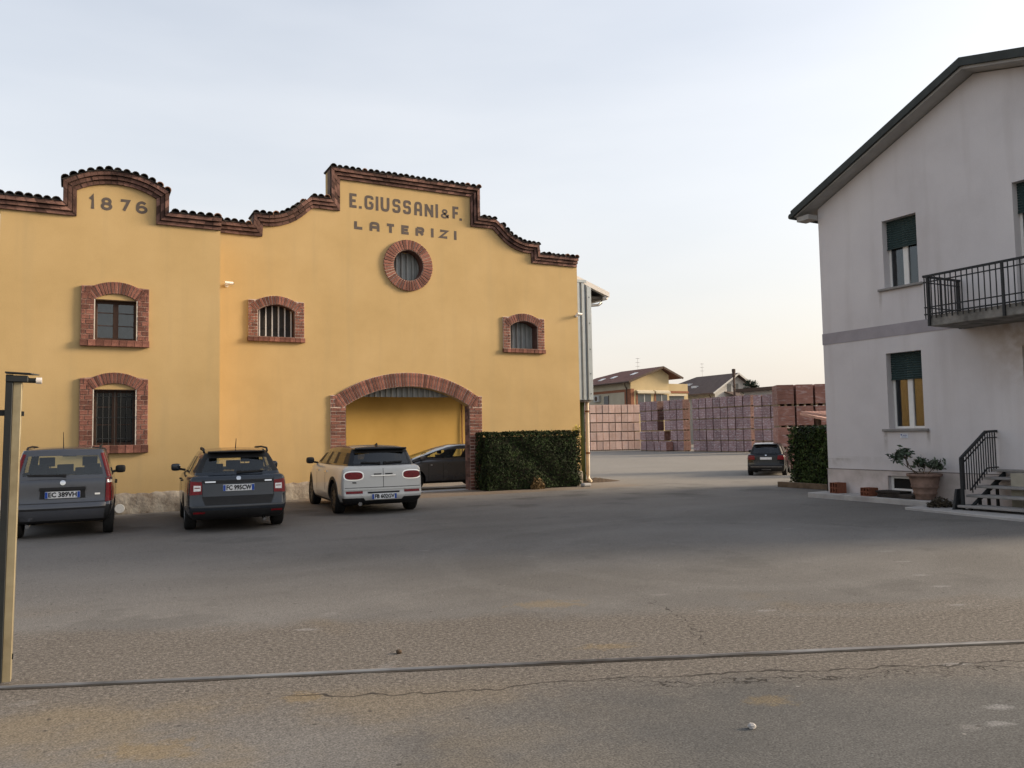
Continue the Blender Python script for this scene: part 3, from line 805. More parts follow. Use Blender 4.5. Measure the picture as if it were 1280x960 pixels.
# arch surround of the gateway
ar = MB()
ext, _, _, _, _ = arc3(-2.262, 2.262, gcz + math.sqrt(3.78 ** 2 - 2.262 ** 2), 3.78 + gcz - (gcz + math.sqrt(3.78 ** 2 - 2.262 ** 2)), 24)
sur = [(-2.262, -0.1), (-1.85, -0.1), (-1.85, 2.45)] + g_arc[1:-1] + [(1.85, 2.45), (1.85, -0.1), (2.262, -0.1), (2.262, 2.74), (2.05, 2.74)] + [p for p in reversed(ext) if abs(p[0]) < 2.0] + [(-2.05, 2.74), (-2.262, 2.74)]
ar.prism(sur, [], lambda p: (p[0], -0.004, p[1]), lambda p: (p[0], -0.040, p[1]))
arch = ar.build('gateway_arch', MORTAR, hall)
a_lim = math.asin(1.85 / gr_)
voussoirs(arch, 0, gcz, gr_ + 0.005, gr_ + 0.385, -a_lim - 0.035, a_lim + 0.035, 52, -0.055, 0.05)
for s_ in (-1, 1):
    jamb(arch, s_ * 1.852, s_ * 2.26, 0.0, 2.40, -0.055, 0.05, 26)
    jamb(arch, s_ * 2.14, s_ * 2.26, 2.42, 2.735, -0.055, 0.05, 3)
for s_ in (-1, 1):
    MB().prism([(s_ * 1.99, 2.43), (s_ * 2.135, 2.43), (s_ * 2.135, 2.735), (s_ * 2.10, 2.735)], [], lambda p: (p[0], -0.03, p[1]), lambda p: (p[0], -0.05, p[1])).build('springer_brick', BRICK, arch)
# brick reveals (inner faces of the opening)
for s_ in (-1, 1):
    rv = MB()
    for r in range(26):
        h = 2.45 / 26
        cuts = [-0.05, 0.12, 0.27] if r % 2 else [-0.05, 0.04, 0.27]
        for c in range(2):
            xa = s_ * 1.851; xb = s_ * (1.838 + random.uniform(-0.003, 0.003))
            rv.box(min(xa, xb), max(xa, xb), cuts[c] + 0.005, cuts[c + 1] - 0.005, r * h + 0.005, (r + 1) * h - 0.005)
    tag(rv.build('reveal_bricks', BRICKI, arch), kind='stuff')
    MB().box(s_ * 1.85 - 0.006, s_ * 1.85 + 0.006, -0.035, 0.275, -0.1, 2.45).build('reveal_mortar', MORTARD, arch)

# round window
rw = MB(); rw.prism(arc(0, 6.46, 0.735, 0, 2 * math.pi, 48)[:-1], [roundw], lambda p: (p[0], -0.004, p[1]), lambda p: (p[0], -0.04, p[1]))
rwo = rw.build('round_window', MORTAR, hall)
voussoirs(rwo, 0, 6.46, 0.455, 0.735, 0, 2 * math.pi, 44, -0.06, 0.055)
MB().prism(arc(0, 6.46, 0.452, 0, 2 * math.pi, 32)[:-1], [arc(0, 6.46, 0.435, 0, 2 * math.pi, 32)[:-1]], lambda p: (p[0], -0.03, p[1]), lambda p: (p[0], 0.275, p[1])).build('window_reveal', BRICKI, rwo)

def hall_window(dx, dz, barred=False):
    """arched brick surround of the two small windows; pale ribs of sheet cladding stand behind"""
    x0, x1 = -4.40 + dx, -2.96 + dx
    ox0, ox1 = -4.16 + dx, -3.21 + dx
    al = [(x + dx, z + dz) for x, z in win_l]
    ea = [p for p in arc(wlcx + dx, wlcz + dz, wlr + 0.23, math.pi / 2 + 0.62, math.pi / 2 - 0.62, 20)]
    ea = [p for p in ea if p[1] > 5.205 + dz]
    sh = 5.205 + dz
    loop = [(x0, 4.13 + dz), (x1, 4.13 + dz), (x1, sh)] + list(reversed(ea)) + [(x0, sh)]
    hole = [(ox0, 4.25 + dz)] + al + [(ox1, 4.25 + dz)]
    m_ = MB(); m_.prism(loop, [hole], lambda p: (p[0], -0.004, p[1]), lambda p: (p[0], -0.045, p[1]))
    su = m_.build('window_surround', MORTAR, hall)
    a = math.asin(0.475 / wlr)
    voussoirs(su, wlcx + dx, wlcz + dz, wlr + 0.005, wlr + 0.225, -a - 0.08, a + 0.08, 17, -0.062, 0.055)
    jamb(su, x0, ox0 - 0.004, 4.26 + dz, 4.93 + dz, -0.06, 0.055, 8)
    jamb(su, ox1 + 0.004, x1, 4.26 + dz, 4.93 + dz, -0.06, 0.055, 8)
    jamb(su, x0, ox0 - 0.09, 4.93 + dz, 5.20 + dz, -0.06, 0.055, 3)
    jamb(su, ox1 + 0.09, x1, 4.93 + dz, 5.20 + dz, -0.06, 0.055, 3)
    n = 11
    for k in range(n):
        w = (x1 - x0 + 0.04) / n
        put_brick(su, x0 - 0.02 + (k + 0.5) * w, -0.09, 4.185 + dz, w - 0.008, 0.115, 0.088)
    rvl = [(ox0, 4.25 + dz)] + al + [(ox1, 4.25 + dz)]
    rin = [(ox0 + 0.012, 4.262 + dz)] + [(p[0] * 0.976 + 0.024 * (ox0 + ox1) / 2, p[1] - 0.012) for p in al] + [(ox1 - 0.012, 4.262 + dz)]
    MB().prism(rvl, [rin], lambda p: (p[0], -0.04, p[1]), lambda p: (p[0], 0.274, p[1])).build('window_reveal', BRICKI, su)
    if barred:      # pale upright bars; a dark panel paints the unlit void behind
        for k in range(6):
            xx = ox0 + 0.075 + k * 0.163
            MB().box(xx - 0.016, xx + 0.016, 0.14, 0.165, 4.262 + dz, 5.09 + dz).build('window_bar', WHITEMET, su)
        MB().box(ox0 + 0.002, ox1 - 0.002, 0.20, 0.215, 4.255 + dz, 5.10 + dz).build('void_panel', DARKVOID, su)
        m_ = MB(); m_.box(ox0 + 0.01, ox1 - 0.01, 0.17, 0.18, 4.50 + dz, 4.512 + dz); m_.build('cross_bar', IRON, su)
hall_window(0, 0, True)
hall_window(7.41, -0.055)

# corrugated sheet of the hall body, standing behind the front wall and showing in the openings
def corrugated(x0, x1, y, ztop, z0, pitch=0.16, d=0.045, name='sheet_cladding', m=CLADIN, parent=hall, rib=0.30):
    mb = MB(); x = x0; pts = []
    while x < x1:
        pts += [(x, y), (x + pitch * rib, y), (x + pitch * (rib + 0.12), y + d), (x + pitch * 0.88, y + d)]
        x += pitch
    pts.append((x1, y))
    pts = [p for p in pts if p[0] <= x1]
    for p in pts: mb.v.append(Vector((p[0], p[1], z0)))
    for p in pts: mb.v.append(Vector((p[0], p[1], ztop(p[0]))))
    n = len(pts)
    for i in range(n - 1):
        mb.f.append([i, i + 1, n + i + 1, n + i]); mb.mi.append(1 if abs(pts[i][1] - y) > 0.02 and abs(pts[i + 1][1] - y) > 0.02 else 0)
    return mb
sheet = corrugated(-5.3, 5.55, 0.30, lambda x: 6.89, 2.72, pitch=0.163, d=0.07)
sheet.mi = [0] * len(sheet.mi)
sheet.build('sheet_cladding', CLADIN, hall, fixn=False)
rf = MB()
zr = lambda x: 6.70 - (x - 5.57) * 0.36
for (a, b) in (((4.2, zr(4.2)), (7.17, zr(7.17))),):
    rf.add([(a[0], 0.51, a[1]), (b[0], 0.51, b[1]), (b[0], 0.51, b[1] + 0.05), (a[0], 0.51, a[1] + 0.05),
            (a[0], 6, a[1]), (b[0], 6, b[1]), (b[0], 6, b[1] + 0.05), (a[0], 6, a[1] + 0.05)],
           [(0, 1, 2, 3), (7, 6, 5, 4), (0, 4, 5, 1), (1, 5, 6, 2), (2, 6, 7, 3), (3, 7, 4, 0)])
roof = rf.build('roof', GALV, hall)
# white verge board and gutter at the right-hand eave
vb = MB()
vb.add([(5.55, 0.36, zr(5.55) - 0.02), (7.22, 0.36, zr(7.22) - 0.02), (7.22, 0.36, zr(7.22) + 0.14), (5.55, 0.36, zr(5.55) + 0.14),
        (5.55, 0.50, zr(5.55) - 0.02), (7.22, 0.50, zr(7.22) - 0.02), (7.22, 0.50, zr(7.22) + 0.14), (5.55, 0.50, zr(5.55) + 0.14)],
       [(0, 1, 2, 3), (7, 6, 5, 4), (0, 4, 5, 1), (1, 5, 6, 2), (2, 6, 7, 3), (3, 7, 4, 0)])
vb.build('verge_board', WHITEMET, roof)
MB().box(6.47, 7.1, 0.52, 5.9, 6.02, 6.10).build('eave_soffit', mat('eave_boards', (0.10, 0.085, 0.07), 0.9, scale=6), roof)
MB().tube([(7.12, 0.40, 6.06), (7.12, 6, 6.06)], 0.07, 10).build('gutter', WHITEMET, roof, smooth=True)
MB().tube([(7.10, 0.62, 6.02), (7.06, 0.62, 5.92), (6.94, 0.62, 5.84), (6.62, 0.62, 5.80), (6.46, 0.62, 5.74)], 0.045, 10).build('gutter_outlet', GALV, roof, smooth=True)
MB().lathe([(0.0, 0), (0.09, 0.0), (0.12, 0.05), (0.10, 0.09), (0.0, 0.1)], 14, (6.62, 0.75, 5.45)).build('yard_lamp', WHITEMET, hall, smooth=True)
# clad corner of the hall, right of the front wall
cl = corrugated(5.74, 6.34, 0.34, lambda x: zr(x) - 0.02, 2.67, pitch=0.185, d=0.05, rib=0.52)
cl.build('corner_cladding', [CLAD, CLAD], hall, fixn=False)
MB().box(6.29, 6.46, 0.32, 0.48, 2.665, zr(6.5)).build('corner_flashing', CLAD, hall, bevel=0.006)
MB().box(6.435, 6.455, 0.481, 5.9, 2.67, 6.3).build('side_cladding', CLAD, hall)
MB().box(5.74, 6.289, 0.325, 0.338, zr(6.1) - 0.02, zr(6.1) + 0.07).build('head_trim', CLAD, hall)
MB().box(5.73, 6.43, 0.42, 5.9, 2.60, 2.664).build('overhang_soffit', CONCD, hall)
for zz in (6.0, 5.15, 4.3, 3.5, 2.85):
    MB().box(6.36, 6.39, 0.312, 0.3195, zz, zz + 0.03).build('fixing_screw', IRON, hall)
MB().box(5.5, 5.715, 0.505, 5.9, -0.4, 2.75).build('side_wall', YELLOW, hall)
# gateway interior: ochre back wall, side walls, ceiling
MB().box(-8.0, 13.0, 13.0, 13.2, -0.4, 4.4).build('passage_back_wall', YELLOW_IN, hall)
MB().box(-8.0, 13.0, 12.05, 13.0, 3.42, 3.50).build('passage_canopy', CONCD, hall)
MB().tube([(7.52, 12.94, 0), (7.52, 12.94, 3.9)], 0.03, 8).build('wall_conduit', RUST, hall)
MB().box(-1.84, 1.84, 0.10, 0.42, -0.1, 0.018).build('threshold', CONC, hall)
# rubble plinth
def plinth(parent, x0, x1, y, z1, name='plinth'):
    mb = MB(); n = int((x1 - x0) / 0.12)
    rng = random.Random(3)
    rows = [(-0.1, 0.06), (0.12, 0.075), (0.3, 0.06), (z1 - 0.02, 0.03), (z1, 0.0)]
    for i in range(n + 1):
        x = x0 + (x1 - x0) * i / n
        for (z, pr) in rows:
            mb.v.append(Vector((x, y - pr - (rng.uniform(0, 0.03) if pr else 0), z + (rng.uniform(-0.025, 0.025) if 0.1 < z else 0))))
    k = len(rows)
    for i in range(n):
        for r in range(k - 1):
            a = i * k + r; mb.f.append([a, a + k, a + k + 1, a + 1]); mb.mi.append(0)
    return mb.build(name, STONE, parent, smooth=True, fixn=False)
plinth(hall, -5.3, -2.27, -0.002, 0.44)
plinth(hall, 2.27, 5.72, -0.002, 0.40)

# painted lettering (strokes on a unit box, then fitted to the measured place of each letter)
def q_arc(cx, cy, rx, ry, a0, a1, n=6): return [(cx + rx * math.cos(R(a0 + (a1 - a0) * i / n)), cy + ry * math.sin(R(a0 + (a1 - a0) * i / n))) for i in range(n + 1)]
def rnd(pts, r=0.22):
    """round the inner corners of a polyline"""
    out = [pts[0]]
    for i in range(1, len(pts) - 1):
        p, a, b = Vector(pts[i]), Vector(pts[i - 1]), Vector(pts[i + 1])
        ra = min(r, (a - p).length * 0.5); rb = min(r, (b - p).length * 0.5)
        A = p + (a - p).normalized() * ra; B = p + (b - p).normalized() * rb
        for k in range(5):
            t = k / 4
            out.append(tuple((A * (1 - t) ** 2 + p * 2 * t * (1 - t) + B * t * t)[:2]))
    out.append(pts[-1]); return out
GLY = {
 'E': [[(1, 1), (0, 1), (0, 0), (1, 0)], [(0, .5), (.85, .5)]],
 'G': [rnd([(1, .78), (1, 1), (0, 1), (0, 0), (1, 0), (1, .48)], .3), [(1.0, .48), (.55, .48)]],
 'I': [[(.5, 0), (.5, 1)]],
 'U': [rnd([(0, 1), (0, 0), (1, 0), (1, 1)], .35)],
 'S': [rnd([(1, .76), (1, 1), (0, 1), (0, .52), (1, .52), (1, 0), (0, 0), (0, .24)], .3)],
 'A': [rnd([(0, 0), (0, 1), (1, 1), (1, 0)], .35), [(0, .38), (1, .38)]],
 'N': [[(0, 0), (0, 1)], [(0, .98), (1, .02)], [(1, 0), (1, 1)]],
 'F': [[(1, 1), (0, 1), (0, 0)], [(0, .52), (.85, .52)]],
 'L': [[(0, 1), (0, 0), (1, 0)]],
 'T': [[(0, 1), (1, 1)], [(.5, 1), (.5, 0)]],
 'R': [[(0, 0), (0, 1)], rnd([(0, 1), (1, 1), (1, .46), (0, .46)], .3), [(.5, .46), (1, 0)]],
 'Z': [[(0, 1), (1, 1), (0, 0), (1, 0)]],
 '.': [[(.5, 0), (.5, .04)]],
 '&': [[(1.0, 0), (.18, .74)] + q_arc(.46, .78, .28, .22, 180, 0, 6) + [(.62, .58), (.1, .34)] + q_arc(.42, .22, .38, .22, 160, 300, 6) + [(.86, .22), (1.0, .42)]],
 '1': [[(0.0, .80), (.62, 1), (.62, 0)]],
 '8': [q_arc(.5, .75, .42, .25, 0, 360, 16), q_arc(.5, .25, .5, .27, 0, 360, 16)],
 '7': [[(0, 1), (1, 1), (.4, 0)]],
 '6': [q_arc(.5, .28, .5, .28, 0, 360, 16), [(.0, .3)] + q_arc(.52, .5, .52, .5, 170, 60, 8) + [(.92, .86)]],
}
def ribbon(mb, pts, w, y0, y1):
    pts = [Vector(p) for p in pts]
    q = [pts[0]]
    for p in pts[1:]:
        if (p - q[-1]).length > 1e-4: q.append(p)
    pts = q; closed = (pts[0] - pts[-1]).length < 1e-3
    if closed: pts = pts[:-1]
    n = len(pts); L_, R_ = [], []
    for i, p in enumerate(pts):
        a = pts[i - 1] if (i > 0 or closed) else None
        b = pts[(i + 1) % n] if (i < n - 1 or closed) else None
        d0 = (p - a).normalized() if a is not None else None
        d1 = (b - p).normalized() if b is not None else None
        if d0 is None: nr = Vector((-d1.y, d1.x)); ext = -d1 * 0
        elif d1 is None: nr = Vector((-d0.y, d0.x))
        else:
            n0, n1 = Vector((-d0.y, d0.x)), Vector((-d1.y, d1.x))
            nr = n0 + n1
            nr = nr.normalized() if nr.length > 1e-3 else n0
            nr = nr / max(0.5, nr.dot(n0))
        L_.append(p + nr * w / 2); R_.append(p - nr * w / 2)
    base = len(mb.v)
    for A, B in zip(L_, R_):
        mb.v += [Vector((A.x, y1, A.y)), Vector((B.x, y1, B.y)), Vector((A.x, y0, A.y)), Vector((B.x, y0, B.y))]
    m = n if closed else n - 1
    for i in range(m):
        a = base + 4 * i; b = base + 4 * ((i + 1) % n)
        for f in ([a, b, b + 1, a + 1], [a, a + 2, b + 2, b], [a + 1, b + 1, b + 3, a + 3], [a + 2, a + 3, b + 3, b + 2]):
            mb.f.append(f); mb.mi.append(0)
def letter(parent, ch, x0, x1, z0, z1, w, y):
    ov = 0
    for k, st in enumerate(GLY[ch]):
        pass
    mb = MB()
    for k, st in enumerate(GLY[ch]):
        if ch in 'I.': pts = [((x0 + x1) / 2, z0 + p[1] * (z1 - z0)) for p in st]
        else: pts = [(x0 + w / 2 + p[0] * (x1 - x0 - w), z0 + (w / 2 if ch not in 'I1' or 0 < p[1] < 1 else 0) + p[1] * (z1 - z0 - (w if ch not in 'I1' or 0 < p[1] < 1 else 0))) for p in st]
        ww = w
        if ch == '.': pts = [((x0 + x1) / 2, z0), ((x0 + x1) / 2, z0 + w * 0.9)]
        elif ch == 'I': pts = [((x0 + x1) / 2, z0), ((x0 + x1) / 2, z1)]
        elif ch in 'UALNTF' or ch in 'ER':
            pts = [(p[0], z0 if abs(p[1] - z0 - w / 2) < 1e-6 and len(st) == 2 and abs(st[0][0] - st[1][0]) < .01 else p[1]) for p in pts]
            if ch in 'AU': pts = [(p[0], z0 if (ch == 'A' and s0[1] == 0) else z1 if (ch == 'U' and s0[1] == 1) else p[1]) for p, s0 in zip(pts, st if len(st) == len(pts) else pts)]
        ribbon(mb, pts, ww, y - 0.0005, y - 0.004 - 0.0006 * k)
    return mb.build('painted_letter', LETTER, parent)
L1 = [('E', -1.70, -1.46), ('.', -1.42, -1.36), ('G', -1.27, -1.01), ('I', -0.94, -0.87), ('U', -0.80, -0.54), ('S', -0.45, -0.21), ('S', -0.13, 0.11),
      ('A', 0.21, 0.45), ('N', 0.53, 0.80), ('I', 0.87, 0.95), ('&', 1.03, 1.31), ('F', 1.41, 1.64), ('.', 1.645, 1.70)]
for ch, a, b in L1:
    if ch == '&': letter(hall, ch, a, b, 7.955, 8.24, 0.055, 0.0)
    else: letter(hall, ch, a, b, 7.95, 8.355, 0.078, 0.0)
L2 = [('L', -1.56, -1.31), ('A', -1.12, -0.85), ('T', -0.65, -0.38), ('E', -0.18, 0.06), ('R', 0.25, 0.50), ('I', 0.72, 0.80), ('Z', 0.98, 1.26), ('I', 1.45, 1.53)]
for ch, a, b in L2: letter(hall, ch, a - 0.01, b + 0.01, 7.355, 7.62, 0.080, 0.0)

# ---- left block dated 1876
YB = -1.525
block = thing('office_block', 'yellow two-storey block left of the hall with arched gable painted 1876', 'building', (-7.5, YB, 0))
b_arc, bcx, bcz, brad, ba = arc3(-8.30, -6.70, 7.14, 0.225, 14)
bpath = [(-9.80, 6.56), (-8.30, 6.56), (-8.30, 7.14)] + b_arc[1:-1] + [(-6.70, 7.14), (-6.70, 6.555), (-5.29, 6.555)]
btop = offset_path(bpath, 0.2)
def rect(x0, x1, z0, z1): return [(x0, z0), (x1, z0), (x1, z1), (x0, z1)]
outer = [(-9.72, -0.4), (-5.30, -0.4)] + list(reversed(btop))
outer[2] = (-5.30, btop[-1][1]); outer[-1] = (-9.72, btop[0][1])
W1 = rect(-7.92, -7.09, 3.845, 4.74); W2 = rect(-7.92, -7.07, 1.52, 2.745)
MB().prism(outer, [W1, W2], lambda p: (p[0], YB + 0.45, p[1]), lambda p: (p[0], YB, p[1])).build('wall', YELLOW, block)
MB().box(-5.50, -5.301, YB + 0.451, 0.0 - 0.002, -0.4, 6.70).build('side_wall', YELLOW, block)
MB().box(-9.719, -9.52, YB + 0.451, 8, -0.4, 6.70).build('side_wall', YELLOW, block)
MB().box(-9.7, -5.92, YB + 0.451, 8, 6.3, 6.45).build('flat_roof', CONCD, block)
cornice(block, bpath, YB, 0.45)
plinth(block, -9.72, -5.30, YB - 0.002, 0.45)
def block_window(zb, zt, zs, zap, zi_ap, sill_z, grille):
    x0, x1, ox0, ox1 = -8.19, -6.83, -7.92, -7.08
    _, cx, cz, rad, a = arc3(ox0, ox1, zt, zi_ap - zt, 10)
    inn = _
    sh = zs
    ex = [p for p in arc(cx, cz, rad + (zap - zi_ap), math.pi / 2 + 0.75, math.pi / 2 - 0.75, 22) if p[1] > sh]
    loop = [(x0, sill_z), (x1, sill_z), (x1, sh)] + list(reversed(ex)) + [(x0, sh)]
    hole = [(ox0, zb)] + inn + [(ox1, zb)]
    m_ = MB(); m_.prism(loop, [hole], lambda p: (p[0], YB - 0.004, p[1]), lambda p: (p[0], YB - 0.055, p[1]))
    su = m_.build('window_surround', mat('brick_slip_joint', (0.42, 0.28, 0.22), 0.95, scale=8, col2=(0.22, 0.12, 0.09)), block)
    voussoirs(su, cx, cz, rad + 0.004, rad + (zap - zi_ap) - 0.003, -a - 0.10, a + 0.10, 17, YB - 0.07, 0.06)
    rows = max(6, round((zt - zb) / 0.115))
    jamb(su, x0, ox0 - 0.012, zb + 0.005, zt - 0.01, YB - 0.068, 0.06, rows)
    jamb(su, ox1 + 0.012, x1, zb + 0.005, zt - 0.01, YB - 0.068, 0.06, rows)
    jamb(su, x0, ox0 - 0.07, zt - 0.01, sh - 0.004, YB - 0.068, 0.06, 2)
    jamb(su, ox1 + 0.07, x1, zt - 0.01, sh - 0.004, YB - 0.068, 0.06, 2)
    n = 9; w = (x1 - x0 + 0.03) / n
    for k in range(n): put_brick(su, x0 - 0.015 + (k + 0.5) * w, YB - 0.10, (sill_z + zb) / 2, w - 0.006, zb - sill_z - 0.006, 0.098)
    # thin pale reveal line down both sides of the opening
    for sx, xx in ((1, ox0), (-1, ox1)):
        MB().box(min(xx - sx * 0.012, xx + sx * 0.006), max(xx - sx * 0.012, xx + sx * 0.006), YB - 0.062, YB + 0.10, zb, zt).build('reveal', REVEAL, su)
    # yellow lunette between the flat head and the arch
    MB().prism([(ox0, zt)] + inn[1:-1] + [(ox1, zt)], [], lambda p: (p[0], YB - 0.003, p[1] - 0.001), lambda p: (p[0], YB - 0.02, p[1] - 0.001)).build('lunette', YELLOW, su)
    MB().box(ox0, ox1, YB - 0.058, YB - 0.02, zt - 0.012, zt + 0.004).build('head_board', WOODF, su)
    # casement window
    wf = MB(); yf0, yf1 = YB + 0.09, YB + 0.15
    for q in (rect(ox0, ox0 + 0.06, zb, zt), rect(ox1 - 0.06, ox1, zb, zt), rect(ox0, ox1, zb, zb + 0.06), rect(ox0, ox1, zt - 0.07, zt), rect(-7.555, -7.445, zb, zt)):
        xs = [p[0] for p in q]; zs_ = [p[1] for p in q]
        wf.box(min(xs), max(xs), yf0 + random.uniform(0, 0.004), yf1, min(zs_), max(zs_))
    win = wf.build('window', WOODF, block, bevel=0.006)
    for (pa, pb) in ((ox0 + 0.06, -7.555), (-7.445, ox1 - 0.06)):
        MB().box(pa, pb, yf0 + 0.028, yf0 + 0.034, zb + 0.06, zt - 0.07).build('pane', GLASSD if grille else GLASSW, win)
        for fz in (0.37, 0.69):
            zz = zb + (zt - zb) * fz
            MB().box(pa, pb, yf0 + 0.012, yf0 + 0.024, zz - 0.009, zz + 0.009).build('glazing_bar', WOODF, win)
    MB().box(ox0 - 0.05, ox1 + 0.05, YB + 0.44, YB + 0.449, zb - 0.05, zt + 0.05).build('dark_room', DARK, win)
    if not grille:
        for xx in (-7.72, -7.30):  # grey panels added to stand in for sky reflected in the panes
            MB().box(xx - 0.19, xx + 0.19, YB + 0.30, YB + 0.31, zb + 0.03, zt - 0.05).build('reflection_panel', mat('reflected_sky_grey', (0.30, 0.31, 0.32), 0.9, scale=30, stretch=(1, 1, 0.1)), win)
    if grille:
        g = MB()
        for k in range(7):
            xx = ox0 + 0.07 + k * (ox1 - ox0 - 0.14) / 6
            g.tube([(xx, YB + 0.02, zb), (xx, YB + 0.02, zt)], 0.008, 6)
        for fz in (0.12, 0.5, 0.88):
            zz = zb + (zt - zb) * fz
            g.box(ox0, ox1, YB + 0.012, YB + 0.028, zz - 0.007, zz + 0.007)
        g.build('grille', IRON, win)
block_window(3.845, 4.74, 5.03, 5.15, 4.885, 3.70, False)
block_window(1.52, 2.745, 2.99, 3.125, 2.885, 1.34, True)
for ch, a, b in (('1', -8.07, -7.93), ('8', -7.83, -7.60), ('7', -7.46, -7.24), ('6', -7.12, -6.88)):
    letter(block, ch, a, b, 6.765, 7.055, 0.062, YB)

# things fixed to the yellow walls
def bullet_camera(loc, label):
    t = thing('security_camera', label, 'camera', loc)
    x, y, z = loc
    MB().lathe([(0, 0), (0.045, 0), (0.045, 0.02), (0, 0.02)], 12, (0, -0.02, 0), 'Y').build('wall_plate', WHITEMET, t, local=True)
    MB().tube([(0, -0.02, 0), (0.03, -0.10, 0.0), (0.05, -0.12, 0.03)], 0.014, 8).build('arm', WHITEMET, t, local=True)
    MB().tube([(-0.07, -0.16, 0.045), (0.14, -0.10, 0.05)], 0.038, 12).build('housing', WHITEMET, t, local=True, smooth=False)
    MB().tube([(0.14, -0.10, 0.05), (0.155, -0.096, 0.05)], 0.028, 12).build('lens', DARK, t, local=True)
bullet_camera((-4.93, 0, 5.53), 'small white security camera high on the wall left of the hall windows')
bullet_camera((5.66, 0.0, 5.32), 'small white security camera at the right edge of the yellow hall')
t = MB().lathe([(0, -0.02), (0.095, -0.02), (0.10, -0.01), (0.10, 0.0), (0, 0.0)], 28, (-7.38, YB - 0.11, 0.13), 'Y').build('white_disc', mat('white_enamel', (0.62, 0.62, 0.60), 0.5, var=0.08, scale=20))
tag(t, 'round white disc leaning on the stone plinth beside the grey hatchback', 'disc')

# downpipes at the hall corner
dp = thing('cream_downpipe', 'cream rainwater downpipe at the right corner of the yellow hall', 'pipe', (6.33, 0.55, 0))
MB().tube([(6.36, 0.55, 2.62), (6.33, 0.55, 0.25), (6.33, 0.53, 0.12), (6.35, 0.42, 0.03)], 0.06, 12).build('pipe', CREAMPIPE, dp, smooth=True)
for zz in (2.30, 0.95):
    MB().lathe([(0.062, -0.03), (0.072, -0.03), (0.072, 0.03), (0.062, 0.03)], 14, (6.345, 0.55, zz)).build('clamp', RUST, dp)
gp = thing('green_pipe', 'mossy green pipe standing beside the cream downpipe', 'pipe', (6.23, 0.66, 0))
MB().tube([(6.235, 0.66, 2.62), (6.23, 0.66, 0.0)], 0.075, 12).build('pipe', GREENPIPE, gp, smooth=True)
for zz in (1.4, 0.3):
    MB().lathe([(0.076, -0.03), (0.084, -0.03), (0.084, 0.03), (0.076, 0.03)], 14, (6.232, 0.66, zz)).build('pipe_collar', GREENPIPE, gp)
# ------------------------------------------------------------------ foliage
def leaf_cloud(name, m, parent, pts, size, rng, tilt=0.9):
    """one mesh of many small pointed leaves; pts = list of (position, outward normal)"""
    mb = MB()
    for p, n in pts:
        n = (Vector(n) + Vector((rng.uniform(-tilt, tilt), rng.uniform(-tilt, tilt), rng.uniform(-tilt, tilt)))).normalized()
        a = n.cross(Vector((rng.uniform(-1, 1), rng.uniform(-1, 1), rng.uniform(-1, 1)))).normalized()
        b = n.cross(a)
        s = size * rng.uniform(0.6, 1.35)
        p = Vector(p)
        mb.add([p - a * s, p + b * s * 0.42 + n * s * 0.1, p + a * s, p - b * s * 0.42 + n * s * 0.1], [(0, 1, 2, 3)])
    return mb.build(name, m, parent, fixn=False)
def hedge(label, x0, x1, y0, y1, h, n, m, seed, size=0.04, top_wave=0.03, name='hedge'):
    rng = random.Random(seed)
    t = thing(name, label, 'hedge', ((x0 + x1) / 2, (y0 + y1) / 2, 0))
    ins = 0.10
    MB().box(x0 + ins, x1 - ins, y0 + ins, y1 - ins, 0.0, h - ins).build('inner_twigs', TWIG, t)
    pts = []
    W_, D_ = x1 - x0, y1 - y0
    areas = [W_ * h, W_ * h * 0.4, D_ * h, D_ * h, W_ * D_]
    tot = sum(areas)
    for k in range(n):
        r = rng.random() * tot
        u, v = rng.random(), rng.random()
        dep = abs(rng.gauss(0, 0.055)) - 0.015
        lump = 0.035 * math.sin(u * W_ * 3.1 + 1.3 * v * 5) + 0.025 * math.sin(u * 17 + v * 11)
        dep += lump
        if r < areas[0]: pts.append(((x0 + u * W_, y0 + dep, 0.03 + v * (h - 0.03)), (0, -1, 0.25)))
        elif r < sum(areas[:2]): pts.append(((x0 + u * W_, y1 - dep, 0.03 + v * h), (0, 1, 0.25)))
        elif r < sum(areas[:3]): pts.append(((x0 + dep, y0 + u * D_, 0.03 + v * h), (-1, 0, 0.25)))
        elif r < sum(areas[:4]): pts.append(((x1 - dep, y0 + u * D_, 0.03 + v * h), (1, 0, 0.25)))
        else: pts.append(((x0 + u * W_, y0 + v * D_, h - dep * 0.8 + rng.uniform(0, top_wave)), (0, 0, 1)))
    leaf_cloud('foliage', m, t, pts, size, rng)
    for k in range(6):
        x = x0 + W_ * (k + 0.5) / 6
        MB().tube([(x, (y0 + y1) / 2, 0), (x + rng.uniform(-0.1, 0.1), (y0 + y1) / 2, h * 0.6)], [0.03, 0.015], 6).build('stem', BARK, t)
    return t
hedge('clipped dark green hedge against the yellow hall right of the gateway', 1.98, 5.12, -0.92, -0.12, 1.63, 15000, LEAF, 1, 0.038)
hedge('dense glossy hedge behind the far corner of the white house', 9.42, 11.6, -6.75, -5.02, 1.58, 13000, LEAF2, 2, 0.055, 0.08)
kb = MB(); kb.box(9.10, 11.6, -7.05, -6.93, 0.0, 0.15); kb.box(9.10, 9.23, -6.93, -4.85, 0.0, 0.145)
tag(kb.build('planter_kerb', mat('brown_kerb', (0.13, 0.095, 0.065), 0.95, scale=6, var=0.25), bevel=0.01), 'low brown kerb round the hedge beside the white house', 'kerb')
